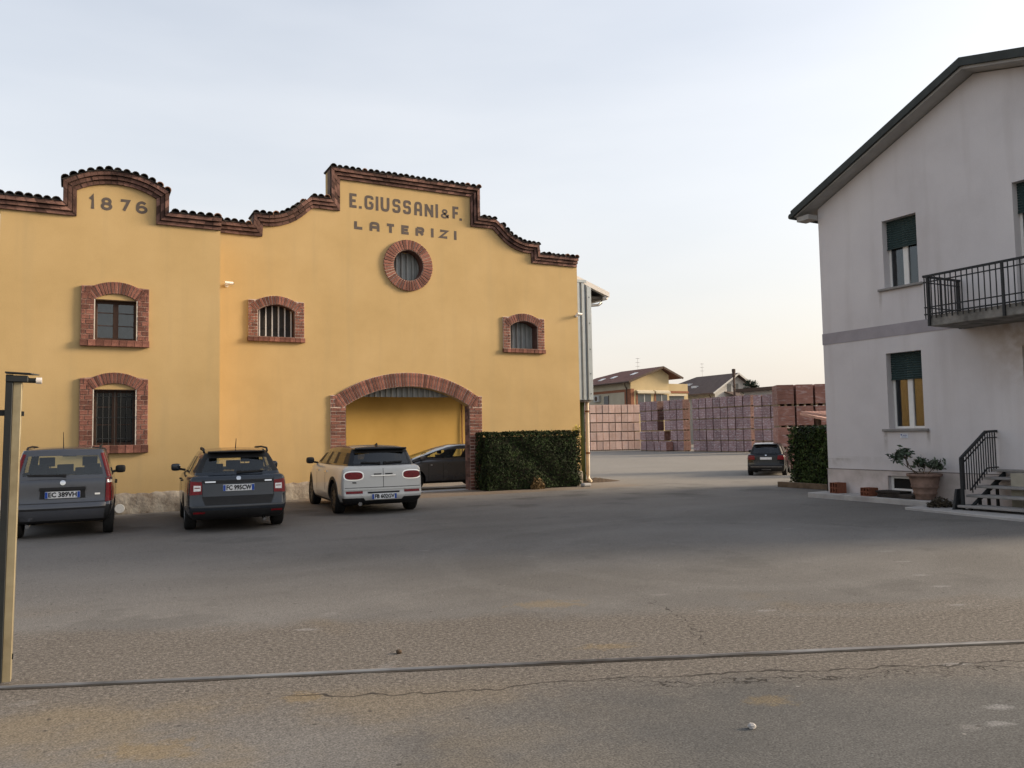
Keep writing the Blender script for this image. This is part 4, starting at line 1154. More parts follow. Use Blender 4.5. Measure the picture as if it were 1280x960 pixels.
# weeds and rubble at the foot of things
def weeds(label, loc, rx, ry, n, h, m, seed, cat='weeds', name='weed_clump'):
    rng = random.Random(seed); pts = []
    for k in range(n):
        a, r = rng.uniform(0, 6.28), math.sqrt(rng.random())
        pts.append(((loc[0] + rx * r * math.cos(a), loc[1] + ry * r * math.sin(a), loc[2] + rng.uniform(0.01, h) * (1 - r * r * 0.7)), (0, -0.3, 1)))
    t = thing(name, label, cat, loc)
    leaf_cloud('leaves', m, t, pts, 0.035, rng, 1.4)
    return t
DRYLEAF = mat('dry_leaf', (0.16, 0.10, 0.04), 0.8, scale=8, island=0.5)
weeds('brownish weed clump at the foot of the hedge by the gateway', (3.55, -1.02, 0), 0.22, 0.12, 420, 0.38, DRYLEAF, 4)
yb = thing('yellow_shrub', 'small yellow-green shrub tip between hedge and green pipe', 'shrub', (5.32, -0.35, 0))
rng = random.Random(9)
MB().tube([(5.32, -0.35, 0), (5.30, -0.37, 0.8), (5.33, -0.35, 1.6)], [0.02, 0.015, 0.006], 6).build('stem', BARK, yb)
leaf_cloud('leaves', mat('yellow_leaf', (0.42, 0.32, 0.02), 0.6, island=0.3), yb, [((5.32 + rng.gauss(0, 0.05), -0.36 + rng.gauss(0, 0.05), rng.uniform(1.45, 1.86)), (0, -1, 0.4)) for k in range(130)], 0.035, rng)
def heap(name, label, cat, cx, cy, rx, ry, h, m, seed, n=22):
    rng = random.Random(seed); mb = MB()
    for j in range(n + 1):
        for i in range(n + 1):
            x, y = -1 + 2 * i / n, -1 + 2 * j / n
            r = math.sqrt(x * x + y * y)
            z = max(0, 1 - r) ** 0.8 * h * (0.65 + 0.6 * rng.random()) - 0.012
            mb.v.append(Vector((cx + x * rx, cy + y * ry, z)))
    for j in range(n):
        for i in range(n):
            a = j * (n + 1) + i; mb.f.append([a, a + 1, a + n + 2, a + n + 1]); mb.mi.append(0)
    return tag(mb.build(name, m, fixn=False), label, cat)
heap('dirt_heap', 'low heap of brown soil and debris beside the downpipe foot', 'dirt', 6.75, 0.75, 0.95, 0.40, 0.13, SOIL, 5)
tag(MB().box(5.05, 5.32, -1.16, -0.95, 0.0, 0.10).build('stone_block', CONC, bevel=0.03), 'pale stone block at the right foot of the clipped hedge', 'stone')

# ------------------------------------------------------------------ white house
XH, YH = 7.63, -7.88
house = thing('white_house', 'pale plastered two-storey house with gable roof, green shutters and balcony', 'house', (XH + 4, -11.7, 0))
RIDGE_Y, YE = -11.85, -15.9
zsl = lambda y: (6.95 + (YH - y) * (8.70 - 6.95) / (YH - RIDGE_Y)) if y > RIDGE_Y else 8.70 - (RIDGE_Y - y) * 0.27
gab = [(YH, -0.3), (YH, zsl(YH)), (RIDGE_Y, 8.70), (YE, zsl(YE)), (YE, -0.3)]
wins = [rect(-10.45, -9.62, 4.70, 6.22), rect(-10.42, -9.57, 1.58, 3.25), rect(-13.5, -12.48, 3.80, 6.28), rect(-13.6, -12.50, 0.80, 3.12), rect(-10.15, -9.50, 0.22, 0.55)]
MB().prism(gab, wins, lambda p: (XH + 0.35, p[0], p[1]), lambda p: (XH, p[0], p[1])).build('gable_wall', HOUSEWALL, house)
MB().box(XH + 0.351, 18, YH - 0.30, YH, -0.3, 6.95).build('far_side_wall', HOUSEWALL, house)
MB().box(XH + 0.351, 18, YE, YE + 0.3, -0.3, zsl(YE)).build('near_side_wall', HOUSEWALL, house)
# inner room walls so that windows look into rooms
ROOM = mat('room_wall', (0.20, 0.175, 0.13), 0.9, scale=2)
rm = MB(); rm.box(XH + 2.6, XH + 2.7, YE + 0.3, YH - 0.3, 0.3, 6.9)
rm.box(XH + 0.351, XH + 2.6, YE + 0.3, YH - 0.3, 3.42, 3.60); rm.box(XH + 0.351, XH + 2.6, -11.4, -11.3, 0.3, 6.9); rm.box(XH + 0.351, XH + 2.6, YE + 0.3, YH - 0.3, 0.45, 0.56)
rm.build('room_partition', ROOM, house)
# string band and plinth
MB().box(XH - 0.012, XH - 0.001, -11.38, YH + 0.012, 3.62, 3.885).build('string_band', HOUSEBAND, house)
pl = MB()
for (a, b) in ((-9.50, YH + 0.03), (-15.9, -10.15)):
    pl.box(XH - 0.03, XH - 0.001, a, b, -0.2, 0.655)
pl.box(XH - 0.03, XH - 0.001, -10.15, -9.50, 0.55, 0.655); pl.box(XH - 0.03, XH - 0.001, -10.15, -9.50, -0.2, 0.22)
pl.box(XH - 0.03, XH + 0.5, YH + 0.001, YH + 0.03, -0.2, 0.654)
pl.build('plinth', HPLINTH, house)
MB().box(XH - 0.036, XH - 0.0305, -15.9, YH + 0.032, 0.652, 0.668).build('plinth_line', mat('plinth_drip', (0.17, 0.15, 0.14), 0.9), house)
# roof
XV = 7.20
def slope_slab(y0, z0, y1, z1, th, x0, x1, mb):
    mb.add([(x0, y0, z0), (x0, y1, z1), (x0, y1, z1 + th), (x0, y0, z0 + th), (x1, y0, z0), (x1, y1, z1), (x1, y1, z1 + th), (x1, y0, z0 + th)],
           [(0, 1, 2, 3), (7, 6, 5, 4), (0, 4, 5, 1), (1, 5, 6, 2), (2, 6, 7, 3), (3, 7, 4, 0)])
rfm = MB()
slA = (8.70 - 6.95) / (YH - RIDGE_Y)
EV = -7.50
ze = 6.95 - (EV - YH) * slA
slope_slab(EV, ze + 0.02, RIDGE_Y - 0.0, 8.72, 0.11, XV + 0.05, 18.2, rfm)
slope_slab(RIDGE_Y - 0.001, 8.72, -16.4, 8.72 - (16.4 + RIDGE_Y) * 0.27, 0.11, XV + 0.05, 18.2, rfm)
roofh = rfm.build('roof', SOFFIT, house)
fm = MB()
slope_slab(EV + 0.06, ze + 0.045 - 0.03, RIDGE_Y, 8.775, 0.17, XV - 0.02, XV + 0.049, fm)
slope_slab(RIDGE_Y - 0.001, 8.775, -16.42, 8.775 - (16.42 + RIDGE_Y) * 0.27, 0.17, XV - 0.02, XV + 0.049, fm)
fm.build('verge_fascia', FASCIA, roofh)
tm = MB()
slope_slab(EV + 0.08, ze + 0.135 - 0.03, RIDGE_Y, 8.835, 0.09, XV + 0.0495, 18.3, tm)
slope_slab(RIDGE_Y - 0.001, 8.835, -16.42, 8.835 - (16.42 + RIDGE_Y) * 0.27, 0.09, XV + 0.0495, 18.3, tm)
tm.build('roof_covering', FASCIA, roofh)
MB().box(XV + 0.10, XV + 0.42, YH + 0.002, EV - 0.02, ze - 0.10, ze + 0.018).build('eave_box', SOFFIT, roofh)
MB().tube([(XV + 0.0, EV + 0.09, ze + 0.06), (18, EV + 0.09, ze + 0.06)], 0.07, 10).build('gutter', FASCIA, roofh, smooth=True)
# windows with roller shutters
def house_window(y0, y1, z0, z1, shut, sill=True, leaves=2, open_left=False, reflection_panel=True):
    f = MB(); xf0, xf1 = XH + 0.20, XH + 0.26
    f.box(xf0, xf1, y0, y0 + 0.05, z0, z1); f.box(xf0, xf1, y1 - 0.05, y1, z0, z1)
    f.box(xf0 + 0.002, xf1, y0, y1, z0, z0 + 0.05); f.box(xf0 + 0.002, xf1, y0, y1, z1 - 0.05, z1)
    if leaves == 2:
        m_ = (y0 + y1) / 2; f.box(xf0 - 0.012, xf1, m_ - 0.06, m_ + 0.06, z0 + 0.003, z1 - 0.003)
    w = f.build('window', WHITEF, house, bevel=0.005)
    edges = [y0 + 0.05, (y0 + y1) / 2 - 0.06, (y0 + y1) / 2 + 0.06, y1 - 0.05] if leaves == 2 else [y0 + 0.05, y1 - 0.05]
    for k in range(0, len(edges), 2):
        MB().box(xf0 + 0.025, xf0 + 0.031, edges[k], edges[k + 1], z0 + 0.05, z1 - 0.05).build('pane', GLASSW, w)
    # slats of the roller shutter
    zz = z1
    while zz > z1 - shut + 0.01:
        h = 0.052
        sl = MB(); sl.add([(XH + 0.155, y0 + 0.01, zz - h), (XH + 0.155, y1 - 0.01, zz - h), (XH + 0.142, y1 - 0.01, zz - h * 0.5), (XH + 0.142, y0 + 0.01, zz - h * 0.5),
                           (XH + 0.155, y1 - 0.01, zz - 0.004), (XH + 0.155, y0 + 0.01, zz - 0.004)],
                          [(0, 1, 2, 3), (3, 2, 4, 5), (0, 5, 4, 1)])
        sl.build('shutter_slat', SHUT, w, fixn=False)
        zz -= h
    MB().box(XH + 0.13, XH + 0.165, y0 + 0.008, y1 - 0.008, zz - 0.02, zz).build('shutter_rail', SHUT, w)
    if sill:
        MB().box(XH - 0.07, XH + 0.19, y0 - 0.10, y1 + 0.14, z0 - 0.055, z0 - 0.002).build('window_sill', STEP, w, bevel=0.008)
    return w
house_window(-10.45, -9.62, 4.70, 6.22, 0.62)
house_window(-10.42, -9.57, 1.58, 3.25, 0.57)
house_window(-13.5, -12.48, 3.80, 6.28, 0.55, sill=False)
house_window(-13.6, -12.50, 0.80, 3.12, 0.0, sill=False)
# lit strip of a cupboard and a curtain inside the ground-floor window
MB().box(XH + 1.3, XH + 1.6, -9.92, -9.78, 0.56, 2.30).build('room_cupboard', mat('pale_cupboard', (0.75, 0.60, 0.36), 0.7), house)
cf = MB(); cf.box(XH + 0.10, XH + 0.16, -10.15, -9.50, 0.22, 0.55)
cb = MB()
for q in ((-10.149, -10.09, 0.221, 0.549), (-9.56, -9.501, 0.221, 0.549), (-10.09, -9.56, 0.49, 0.549), (-10.09, -9.56, 0.221, 0.27)):
    cb.box(XH + 0.08, XH + 0.13, q[0], q[1], q[2], q[3])
cw = cb.build('cellar_window', WHITEF, house)
MB().box(XH + 0.10, XH + 0.105, -10.09, -9.56, 0.27, 0.49).build('pane', DARK, cw)
# balcony
bal = MB(); bal.box(6.53, XH - 0.001, -16.0, -11.40, 3.575, 3.79)
balc = bal.build('balcony_slab', CONCD, house, bevel=0.012)
rl = MB()
YR0, YR1 = -16.0, -11.32
XR = 6.50
rl.box(XR - 0.025, XR + 0.025, YR0, YR1, 4.55, 4.59); rl.box(XR - 0.012, XR + 0.012, YR0, YR1, 4.44, 4.462); rl.box(XR - 0.012, XR + 0.012, YR0, YR1, 3.94, 3.962); rl.box(XR - 0.02, XR + 0.02, YR0, YR1, 3.80, 3.825)
rl.box(XR, XH, YR1 - 0.045, YR1 + 0.005, 4.551, 4.589); rl.box(XR, XH, YR1 - 0.03, YR1 - 0.008, 4.441, 4.461); rl.box(XR, XH, YR1 - 0.03, YR1 - 0.008, 3.941, 3.961)
rails = rl.build('railing', IRON, house)
def bars(parent, pts, w, z0, z1, name='baluster'):
    me = MB().box(-w / 2, w / 2, -w / 2, w / 2, 0, z1 - z0).mesh(name, IRON)
    for (x, y) in pts:
        link_mesh(name, me, parent, Vector((x, y, z0)) - wloc(parent))
bp = []
y = YR1 - 0.02
k = 0
while y > -14.2:
    bp.append((XR, y)); y -= 0.108
bars(rails, bp, 0.016, 3.72, 4.55)
bars(rails, [(XR + 0.10 + k * 0.108, YR1 - 0.02) for k in range(9)], 0.016, 3.80, 4.55)
bars(rails, [(XR - 0.002, -11.41), (XR - 0.002, -12.86), (XR - 0.002, -14.3), (XH - 0.05, YR1 - 0.022)], 0.042, 3.58, 4.55, 'post')
# plaque under the ground-floor window
pq = MB(); pq.box(XH - 0.012, XH - 0.001, -10.02, -9.84, 1.375, 1.475)
plq = tag(pq.build('wall_plaque', mat('plaque_white', (0.62, 0.65, 0.70), 0.5, var=0.03)), 'small white plaque with blue print under the ground-floor window', 'plaque')
bb = MB(); bb.box(XH - 0.014, XH - 0.0125, -9.885, -9.855, 1.43, 1.462); bb.box(XH - 0.014, XH - 0.0125, -10.0, -9.90, 1.43, 1.445); bb.box(XH - 0.014, XH - 0.0125, -9.99, -9.87, 1.395, 1.405)
bb.build('blue_print', mat('plaque_blue', (0.03, 0.06, 0.25), 0.5), plq)
# apron, pad, stair
ap = MB(); ap.add([(6.98, -7.80, -0.1), (6.93, -11.05, -0.1), (XH - 0.031, -11.05, -0.1), (XH - 0.031, -7.80, -0.1), (6.98, -7.80, 0.115), (6.93, -11.05, 0.115), (XH - 0.031, -11.05, 0.115), (XH - 0.031, -7.80, 0.115)],
                  [(3, 2, 1, 0), (4, 5, 6, 7), (0, 1, 5, 4), (1, 2, 6, 5), (2, 3, 7, 6), (3, 0, 4, 7)])
tag(ap.build('house_apron', CONC, bevel=0.012), kind='structure')
pd = MB(); pd.add([(6.12, -10.95, -0.1), (5.40, -16, -0.1), (XH - 0.04, -16, -0.1), (XH - 0.04, -11.06, -0.1), (6.12, -10.95, 0.05), (5.40, -16, 0.05), (XH - 0.04, -16, 0.05), (XH - 0.04, -11.06, 0.05)],
                  [(3, 2, 1, 0), (4, 5, 6, 7), (0, 1, 5, 4), (1, 2, 6, 5), (2, 3, 7, 6), (3, 0, 4, 7)])
tag(pd.build('stair_pad', CONC, bevel=0.012), kind='structure')
stair = thing('entrance_stair', 'stone entrance steps with black iron handrail against the white house', 'stairs', (7.0, -12.6, 0.05))
for k, (x, z) in enumerate(((6.40, 0.14), (6.68, 0.32), (6.96, 0.48), (7.24, 0.63), (7.50, 0.77))):
    m_ = MB(); m_.box(x - 0.05, min(x + 0.33, XH - 0.04), -13.9, -11.88, z - 0.045, z)
    m_.build('tread', STEP, stair, bevel=0.008)
MB().box(7.16, XH - 0.035, -13.9, -12.42, 0.05, 0.72).build('landing_wall', mat('landing_stone', (0.33, 0.30, 0.24), 0.9, scale=3), stair)
st = MB()
for yy in (-12.05, -13.0):
    for k, (x, z) in enumerate(((6.45, 0.14), (6.73, 0.32), (7.01, 0.48), (7.29, 0.63))):
        st.box(x, x + 0.05, yy - 0.04, yy, 0.05, z - 0.046)
    st.add([(6.42, yy - 0.05, 0.06), (7.56, yy - 0.05, 0.63), (7.56, yy - 0.05, 0.72), (6.42, yy - 0.05, 0.10), (6.42, yy, 0.06), (7.56, yy, 0.63), (7.56, yy, 0.72), (6.42, yy, 0.10)],
           [(0, 1, 2, 3), (7, 6, 5, 4), (0, 4, 5, 1), (1, 5, 6, 2), (2, 6, 7, 3), (3, 7, 4, 0)])
st.build('stringer', IRON, stair)
hr = MB(); YS = -11.93
hr.bar((6.44, YS, 1.00), (7.27, YS, 1.50), 0.045, 0.045); hr.bar((7.26, YS, 1.498), (7.62, YS, 1.505), 0.045, 0.045)
hr.bar((6.46, YS, 0.89), (7.27, YS, 1.38), 0.02, 0.02); hr.bar((7.26, YS, 1.378), (7.62, YS, 1.385), 0.02, 0.02)
hr.bar((6.70, YS, 0.40), (7.27, YS, 0.80), 0.022, 0.022); hr.bar((7.26, YS, 0.80), (7.62, YS, 0.805), 0.022, 0.022)
hrl = hr.build('handrail', IRON, stair)
MB().box(6.435, 6.485, YS - 0.025, YS + 0.025, 0.05, 1.0).build('newel_post', IRON, hrl)
for k in range(14):
    x = 6.54 + k * 0.078
    zt = 1.0 + (x - 6.44) * 0.602 if x < 7.27 else 1.50
    zb = 0.40 + (x - 6.70) * 0.70 - 0.10 if 6.70 < x < 7.27 else (0.72 if x >= 7.27 else 0.42)
    MB().box(x - 0.008, x + 0.008, YS - 0.008, YS + 0.008, zb, zt).build('baluster', IRON, hrl)
sd = MB(); sd.add([(6.32, -11.80, 0.05), (6.62, -11.80, 0.05), (6.62, -11.80, 0.43), (6.43, -11.80, 0.43), (6.32, -11.84, 0.05), (6.62, -11.84, 0.05), (6.62, -11.84, 0.43), (6.43, -11.84, 0.43)],
                  [(0, 1, 2, 3), (7, 6, 5, 4), (0, 4, 5, 1), (1, 5, 6, 2), (2, 6, 7, 3), (3, 7, 4, 0)])
sd.build('side_plate', IRON, stair)
weeds('dark low plants beside the foot of the entrance steps', (6.62, -11.35, 0.05), 0.26, 0.20, 500, 0.20, mat('dark_low_leaf', (0.045, 0.035, 0.022), 0.8, scale=8, island=0.5), 14, 'plants', 'low_plants')

# terracotta pot with plant
pot = thing('potted_plant', 'large terracotta pot with a leafy shrub in front of the white house', 'potted plant', (7.25, -10.62, 0.115))
PX, PY, PZ = 7.25, -10.62, 0.115
MB().lathe([(0, 0.0), (0.1849, 0.0), (0.1935, 0.02), (0.2021, 0.10), (0.2253, 0.115), (0.2253, 0.15), (0.215, 0.16), (0.2451, 0.24), (0.2623, 0.25), (0.2623, 0.28), (0.2537, 0.29), (0.2795, 0.41), (0.2881, 0.46),
            (0.3251, 0.475), (0.3397, 0.50), (0.3354, 0.53), (0.3096, 0.535), (0.2924, 0.50), (0.2752, 0.47), (0, 0.465)], 32, (PX, PY, PZ)).build('pot', TERRA, pot, smooth=True, fixn=True)
MB().lathe([(0.288, 0.49), (0.0, 0.505)], 24, (PX, PY, PZ)).build('soil', SOIL, pot)
rng = random.Random(21)
pts = []
stm = MB()
def shrub_branch(p, d, ln, r, lv):
    q = p + d * ln
    stm.tube([p, p + d * ln * 0.5 + Vector((rng.uniform(-.02, .02), rng.uniform(-.02, .02), 0.01)), q], [r, r * 0.8, r * 0.6], 5)
    if lv == 0:
        for k in range(17):
            pts.append((q + Vector((rng.gauss(0, .055), rng.gauss(0, .055), rng.gauss(0, .045))), (0, 0, 1)))
        return
    for k in range(3):
        d2 = (d + Vector((rng.uniform(-.9, .9), rng.uniform(-.9, .9), rng.uniform(-.25, .55)))).normalized()
        shrub_branch(q, d2, ln * 0.68, r * 0.6, lv - 1)
shrub_branch(Vector((PX - .05, PY + .12, PZ + .48)), Vector((-0.25, 0.45, 0.75)).normalized(), 0.26, 0.014, 2)
shrub_branch(Vector((PX, PY + .08, PZ + .48)), Vector((-0.15, 0.85, 0.55)).normalized(), 0.30, 0.014, 2)
shrub_branch(Vector((PX, PY - .06, PZ + .48)), Vector((0.0, -0.5, 0.6)).normalized(), 0.17, 0.012, 2)
shrub_branch(Vector((PX, PY, PZ + .48)), Vector((0.1, 0.0, 0.9)).normalized(), 0.14, 0.012, 2)
stm.build('stems', BARK, pot)
leaf_cloud('leaves', LEAFP, pot, pts, 0.055, rng, 1.3)

# loose clay blocks and roof tiles on the apron
def clay_block(label, x, y, w, d, h, rz):
    t = thing('clay_block', label, 'clay block', (x, y, 0.115), rz)
    mb = MB(); nx, nz = 3, 2
    # shell with open cells at one end
    loop = rect(-w / 2, w / 2, 0, h)
    holes = []
    for i in range(nx):
        for j in range(nz):
            cw, ch = w / nx, h / nz
            holes.append(rect(-w / 2 + i * cw + 0.012, -w / 2 + (i + 1) * cw - 0.012, j * ch + 0.012, (j + 1) * ch - 0.012))
    mb.prism(loop, holes, lambda p: (p[0], d / 2, p[1]), lambda p: (p[0], -d / 2, p[1]))
    mb.build('block', CLAY, t, local=True)
clay_block('larger orange hollow clay block nearest the house corner', 7.36, -8.36, 0.25, 0.26, 0.24, R(82))
clay_block('smaller orange clay block in the middle of the apron', 7.20, -9.32, 0.24, 0.27, 0.18, R(84))
def dark_pile(label, x, y, n, seed, L_, W_):
    rng = random.Random(seed)
    t = thing('tile_stack', label, 'tiles', (x, y, 0.115))
    for k in range(n):
        m_ = MB().box(-W_ / 2, W_ / 2, -L_ / 2, L_ / 2, 0, 0.045)
        o = m_.build('flat_tile', TILE, t, local=True, bevel=0.006)
        o.location = (rng.uniform(-.02, .02), rng.uniform(-.05, .05), k * 0.047); o.rotation_euler = (0, 0, rng.uniform(-.12, .12))
dark_pile('stack of dark flat tiles under the cellar window', 7.26, -9.92, 3, 3, 0.62, 0.36)
dark_pile('two dark tiles lying left of the terracotta pot', 7.20, -10.28, 2, 4, 0.32, 0.30)

# ------------------------------------------------------------------ gate: end post and ground rail
gate = thing('gate_post', 'black and metal gate end post with hook bracket at the left edge', 'gate post', (-8.52, -14.85, 0))
gm = bpy.data.objects['gate_post']
gm.rotation_euler = (0, R(0.9), 0)
PW = 0.0
MB().box(-0.055, -0.012, -0.05, 0.02, 0.03, 2.08).build('post', BLACKP, gate, local=True, bevel=0.003)
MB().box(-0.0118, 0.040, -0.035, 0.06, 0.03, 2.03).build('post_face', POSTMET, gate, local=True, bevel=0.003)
MB().box(-0.055, 0.075, -0.06, 0.03, 2.03, 2.075).build('hook_bracket', BLACKP, gate, local=True, bevel=0.004)
MB().add([(-0.06, -0.07, 2.09), (0.09, -0.07, 2.085), (0.14, -0.02, 2.08), (0.09, 0.05, 2.085), (-0.06, 0.05, 2.09), (-0.06, -0.07, 2.098), (0.09, -0.07, 2.093), (0.14, -0.02, 2.088), (0.09, 0.05, 2.093), (-0.06, 0.05, 2.098)],
         [(4, 3, 2, 1, 0), (5, 6, 7, 8, 9), (0, 1, 6, 5), (1, 2, 7, 6), (2, 3, 8, 7), (3, 4, 9, 8), (4, 0, 5, 9)]).build('top_plate', BLACKP, gate, local=True)
MB().tube([(0.075, -0.01, 2.045), (0.12, -0.01, 2.045)], 0.018, 10).build('guide_bolt', BLACKP, gate, local=True)
MB().tube([(0.12, -0.01, 2.045), (0.155, -0.01, 2.045)], 0.022, 12).build('guide_roller', WHITEMET, gate, local=True)
MB().box(-0.9, -0.055, -0.02, 0.01, 1.80, 1.84).build('gate_bar', BLACKP, gate, local=True)
MB().box(0.040, 0.056, -0.01, 0.012, 1.80, 1.832).build('stop_bolt', BLACKP, gate, local=True)
MB().box(0.040, 0.048, -0.01, 0.01, 0.17, 0.205).build('lower_bolt', BLACKP, gate, local=True)
rd = (RAIL1 - RAIL0).normalized(); rn = Vector((-rd.y, rd.x, 0))
rr = MB()
NSEG = 60
for i in range(NSEG + 1):
    p = RAIL0.lerp(RAIL1, i / NSEG) + rn * 0.004 * math.sin(i * 0.35)
    for (o, z) in ((-0.016, -0.01), (-0.016, 0.012), (-0.006, 0.021), (0.006, 0.021), (0.016, 0.012), (0.016, -0.01)):
        rr.v.append(p + rn * o + Vector((0, 0, z)))
for i in range(NSEG):
    for k in range(5):
        a = i * 6 + k; rr.f.append([a, a + 6, a + 7, a + 1]); rr.mi.append(0)
RAILM = mat('worn_rail', (0.42, 0.41, 0.39), 0.42, metal=0.7, scale=0.7, col2=(0.11, 0.095, 0.08))
rail_o = rr.build('gate_rail', RAILM, smooth=False)
gv = MB()  # flat strip whose dark colour gives the shade of the gap beside the rail
for i in range(NSEG + 1):
    p = RAIL0.lerp(RAIL1, i / NSEG) + rn * 0.004 * math.sin(i * 0.35)
    w_ = 0.032 + 0.007 * math.sin(i * 1.7) + 0.006 * math.sin(i * 4.1)
    gv.v += [p - rn * w_ + Vector((0, 0, 0.004)), p + rn * 0.030 + Vector((0, 0, 0.004))]
for i in range(NSEG): gv.f.append([2 * i, 2 * i + 1, 2 * i + 3, 2 * i + 2]); gv.mi.append(0)
gv.build('rail_gap_strip', mat('rail_gap_dark', (0.055, 0.044, 0.035), 0.95, scale=6, var=0.4), rail_o, fixn=False)
tag(rail_o, 'worn steel sliding-gate rail running across the asphalt', 'rail')
def pebble(label, x, y, r, seed, m):
    rng = random.Random(seed); bm = bmesh.new()
    bmesh.ops.create_icosphere(bm, subdivisions=2, radius=r)
    for v in bm.verts: v.co *= rng.uniform(0.82, 1.12); v.co.z *= 0.7
    me = bpy.data.meshes.new('pebble'); bm.to_mesh(me); bm.free(); me.materials.append(m)
    o = link_mesh('pebble', me, None, (x, y, r * 0.55)); tag(o, label, 'pebble')
pebble('small white pebble alone on the grey asphalt in the foreground', -4.85, -17.94, 0.024, 1, CONC)
pebble('small dark pebble just beyond the gate rail', -5.98, -15.50, 0.024, 2, SOIL)

# ------------------------------------------------------------------ brick packs stacked in the yard
def pack_mat(name, a, b, film):
    """shrink-wrapped bricks: courses of bricks under film with pale creases"""
    m, N, L, bs = nodes_of(name)
    bs.inputs['Roughness'].default_value = 0.65
    bs.inputs['Specular IOR Level'].default_value = 0.12
    tc = N.new('ShaderNodeTexCoord'); oi = N.new('ShaderNodeObjectInfo')
    ad = N.new('ShaderNodeVectorMath'); ad.operation = 'ADD'
    sc = N.new('ShaderNodeVectorMath'); sc.operation = 'SCALE'; sc.inputs['Scale'].default_value = 37.0
    L.new(oi.outputs['Random'], sc.inputs[0]); L.new(tc.outputs['Object'], ad.inputs[0]); L.new(sc.outputs[0], ad.inputs[1])
    n1 = N.new('ShaderNodeTexNoise'); n1.inputs['Scale'].default_value = 1.6; n1.inputs['Detail'].default_value = 5
    L.new(ad.outputs[0], n1.inputs['Vector'])
    c = ramp(N, L, n1.outputs['Fac'], [(0.32, b), (0.68, a)])
    mp = N.new('ShaderNodeMapping'); mp.inputs['Scale'].default_value = (2.2, 2.2, 8.0); L.new(ad.outputs[0], mp.inputs[0])
    n2 = N.new('ShaderNodeTexNoise'); n2.inputs['Scale'].default_value = 1.7; n2.inputs['Detail'].default_value = 3; n2.inputs['Distortion'].default_value = 0.25
    L.new(mp.outputs[0], n2.inputs['Vector'])
    mr = N.new('ShaderNodeMapRange'); mr.inputs['From Min'].default_value = 0.54; mr.inputs['From Max'].default_value = 0.66; mr.inputs['To Max'].default_value = film
    L.new(n2.outputs['Fac'], mr.inputs['Value'])
    mx = N.new('ShaderNodeMixRGB'); mx.inputs['Color2'].default_value = (0.56, 0.53, 0.55, 1)
    L.new(mr.outputs[0], mx.inputs['Fac']); L.new(c, mx.inputs['Color1'])
    hv = N.new('ShaderNodeHueSaturation'); m3 = N.new('ShaderNodeMapRange'); m3.inputs['To Min'].default_value = 0.82; m3.inputs['To Max'].default_value = 1.18
    L.new(oi.outputs['Random'], m3.inputs['Value']); L.new(m3.outputs[0], hv.inputs['Value']); L.new(mx.outputs[0], hv.inputs['Color'])
    L.new(hv.outputs[0], bs.inputs['Base Color'])
    bp_ = N.new('ShaderNodeBump'); bp_.inputs['Strength'].default_value = 0.4; bp_.inputs['Distance'].default_value = 0.04
    L.new(n2.outputs['Fac'], bp_.inputs['Height']); L.new(bp_.outputs[0], bs.inputs['Normal'])
    return m
VIOLET = pack_mat('wrapped_brick_ends', (0.365, 0.245, 0.245), (0.250, 0.160, 0.168), 0.62)
ORANGE = pack_mat('wrapped_brick_sides', (0.300, 0.152, 0.120), (0.215, 0.105, 0.084), 0.22)
SHADED = pack_mat('shaded_brick_sides', (0.160, 0.082, 0.070), (0.110, 0.058, 0.050), 0.12)  # orange sides again, with their shade put into the colour
PALE = pack_mat('pale_brick_sides', (0.66, 0.465, 0.385), (0.56, 0.375, 0.300), 0.35)
PALLET = mat('pallet_wood', (0.20, 0.14, 0.085), 0.95, scale=9)
ORD = ['first', 'second', 'third', 'fourth', 'fifth', 'sixth', 'seventh', 'eighth', 'ninth', 'tenth']
def pack_mesh(name, w, d, h, mx, my, halves=True):
    """a pack: layers of bricks under film on a pallet; x faces show mx, y faces and top my"""
    mb = MB(); foot = 0.10; n = max(2, round((h - foot) / 0.27)); lh = (h - foot - 0.01) / n
    for k in range(n):
        z0 = foot + k * lh; z1 = z0 + lh - 0.018
        for (xa, xb) in (((-w / 2, -0.006), (0.006, w / 2)) if halves else ((-w / 2, w / 2),)):
            vs = [(xa, -d / 2, z0), (xb, -d / 2, z0), (xb, d / 2, z0), (xa, d / 2, z0), (xa, -d / 2, z1), (xb, -d / 2, z1), (xb, d / 2, z1), (xa, d / 2, z1)]
            mb.cur = 1; mb.add(vs, [(3, 2, 1, 0), (4, 5, 6, 7), (0, 1, 5, 4), (2, 3, 7, 6)])
            mb.cur = 0; mb.add(vs, [(1, 2, 6, 5), (3, 0, 4, 7)])
    mb.cur = 1; mb.box(-w / 2 + 0.012, w / 2 - 0.012, -d / 2 + 0.012, d / 2 - 0.012, foot, h - 0.02)
    mb.cur = 2
    for xx in (-w / 2 + 0.06, 0, w / 2 - 0.06): mb.box(xx - 0.05, xx + 0.05, -d / 2 + 0.03, d / 2 - 0.03, 0, foot)
    me = mb.mesh(name, [mx, my, PALLET], fixn=False)
    return me
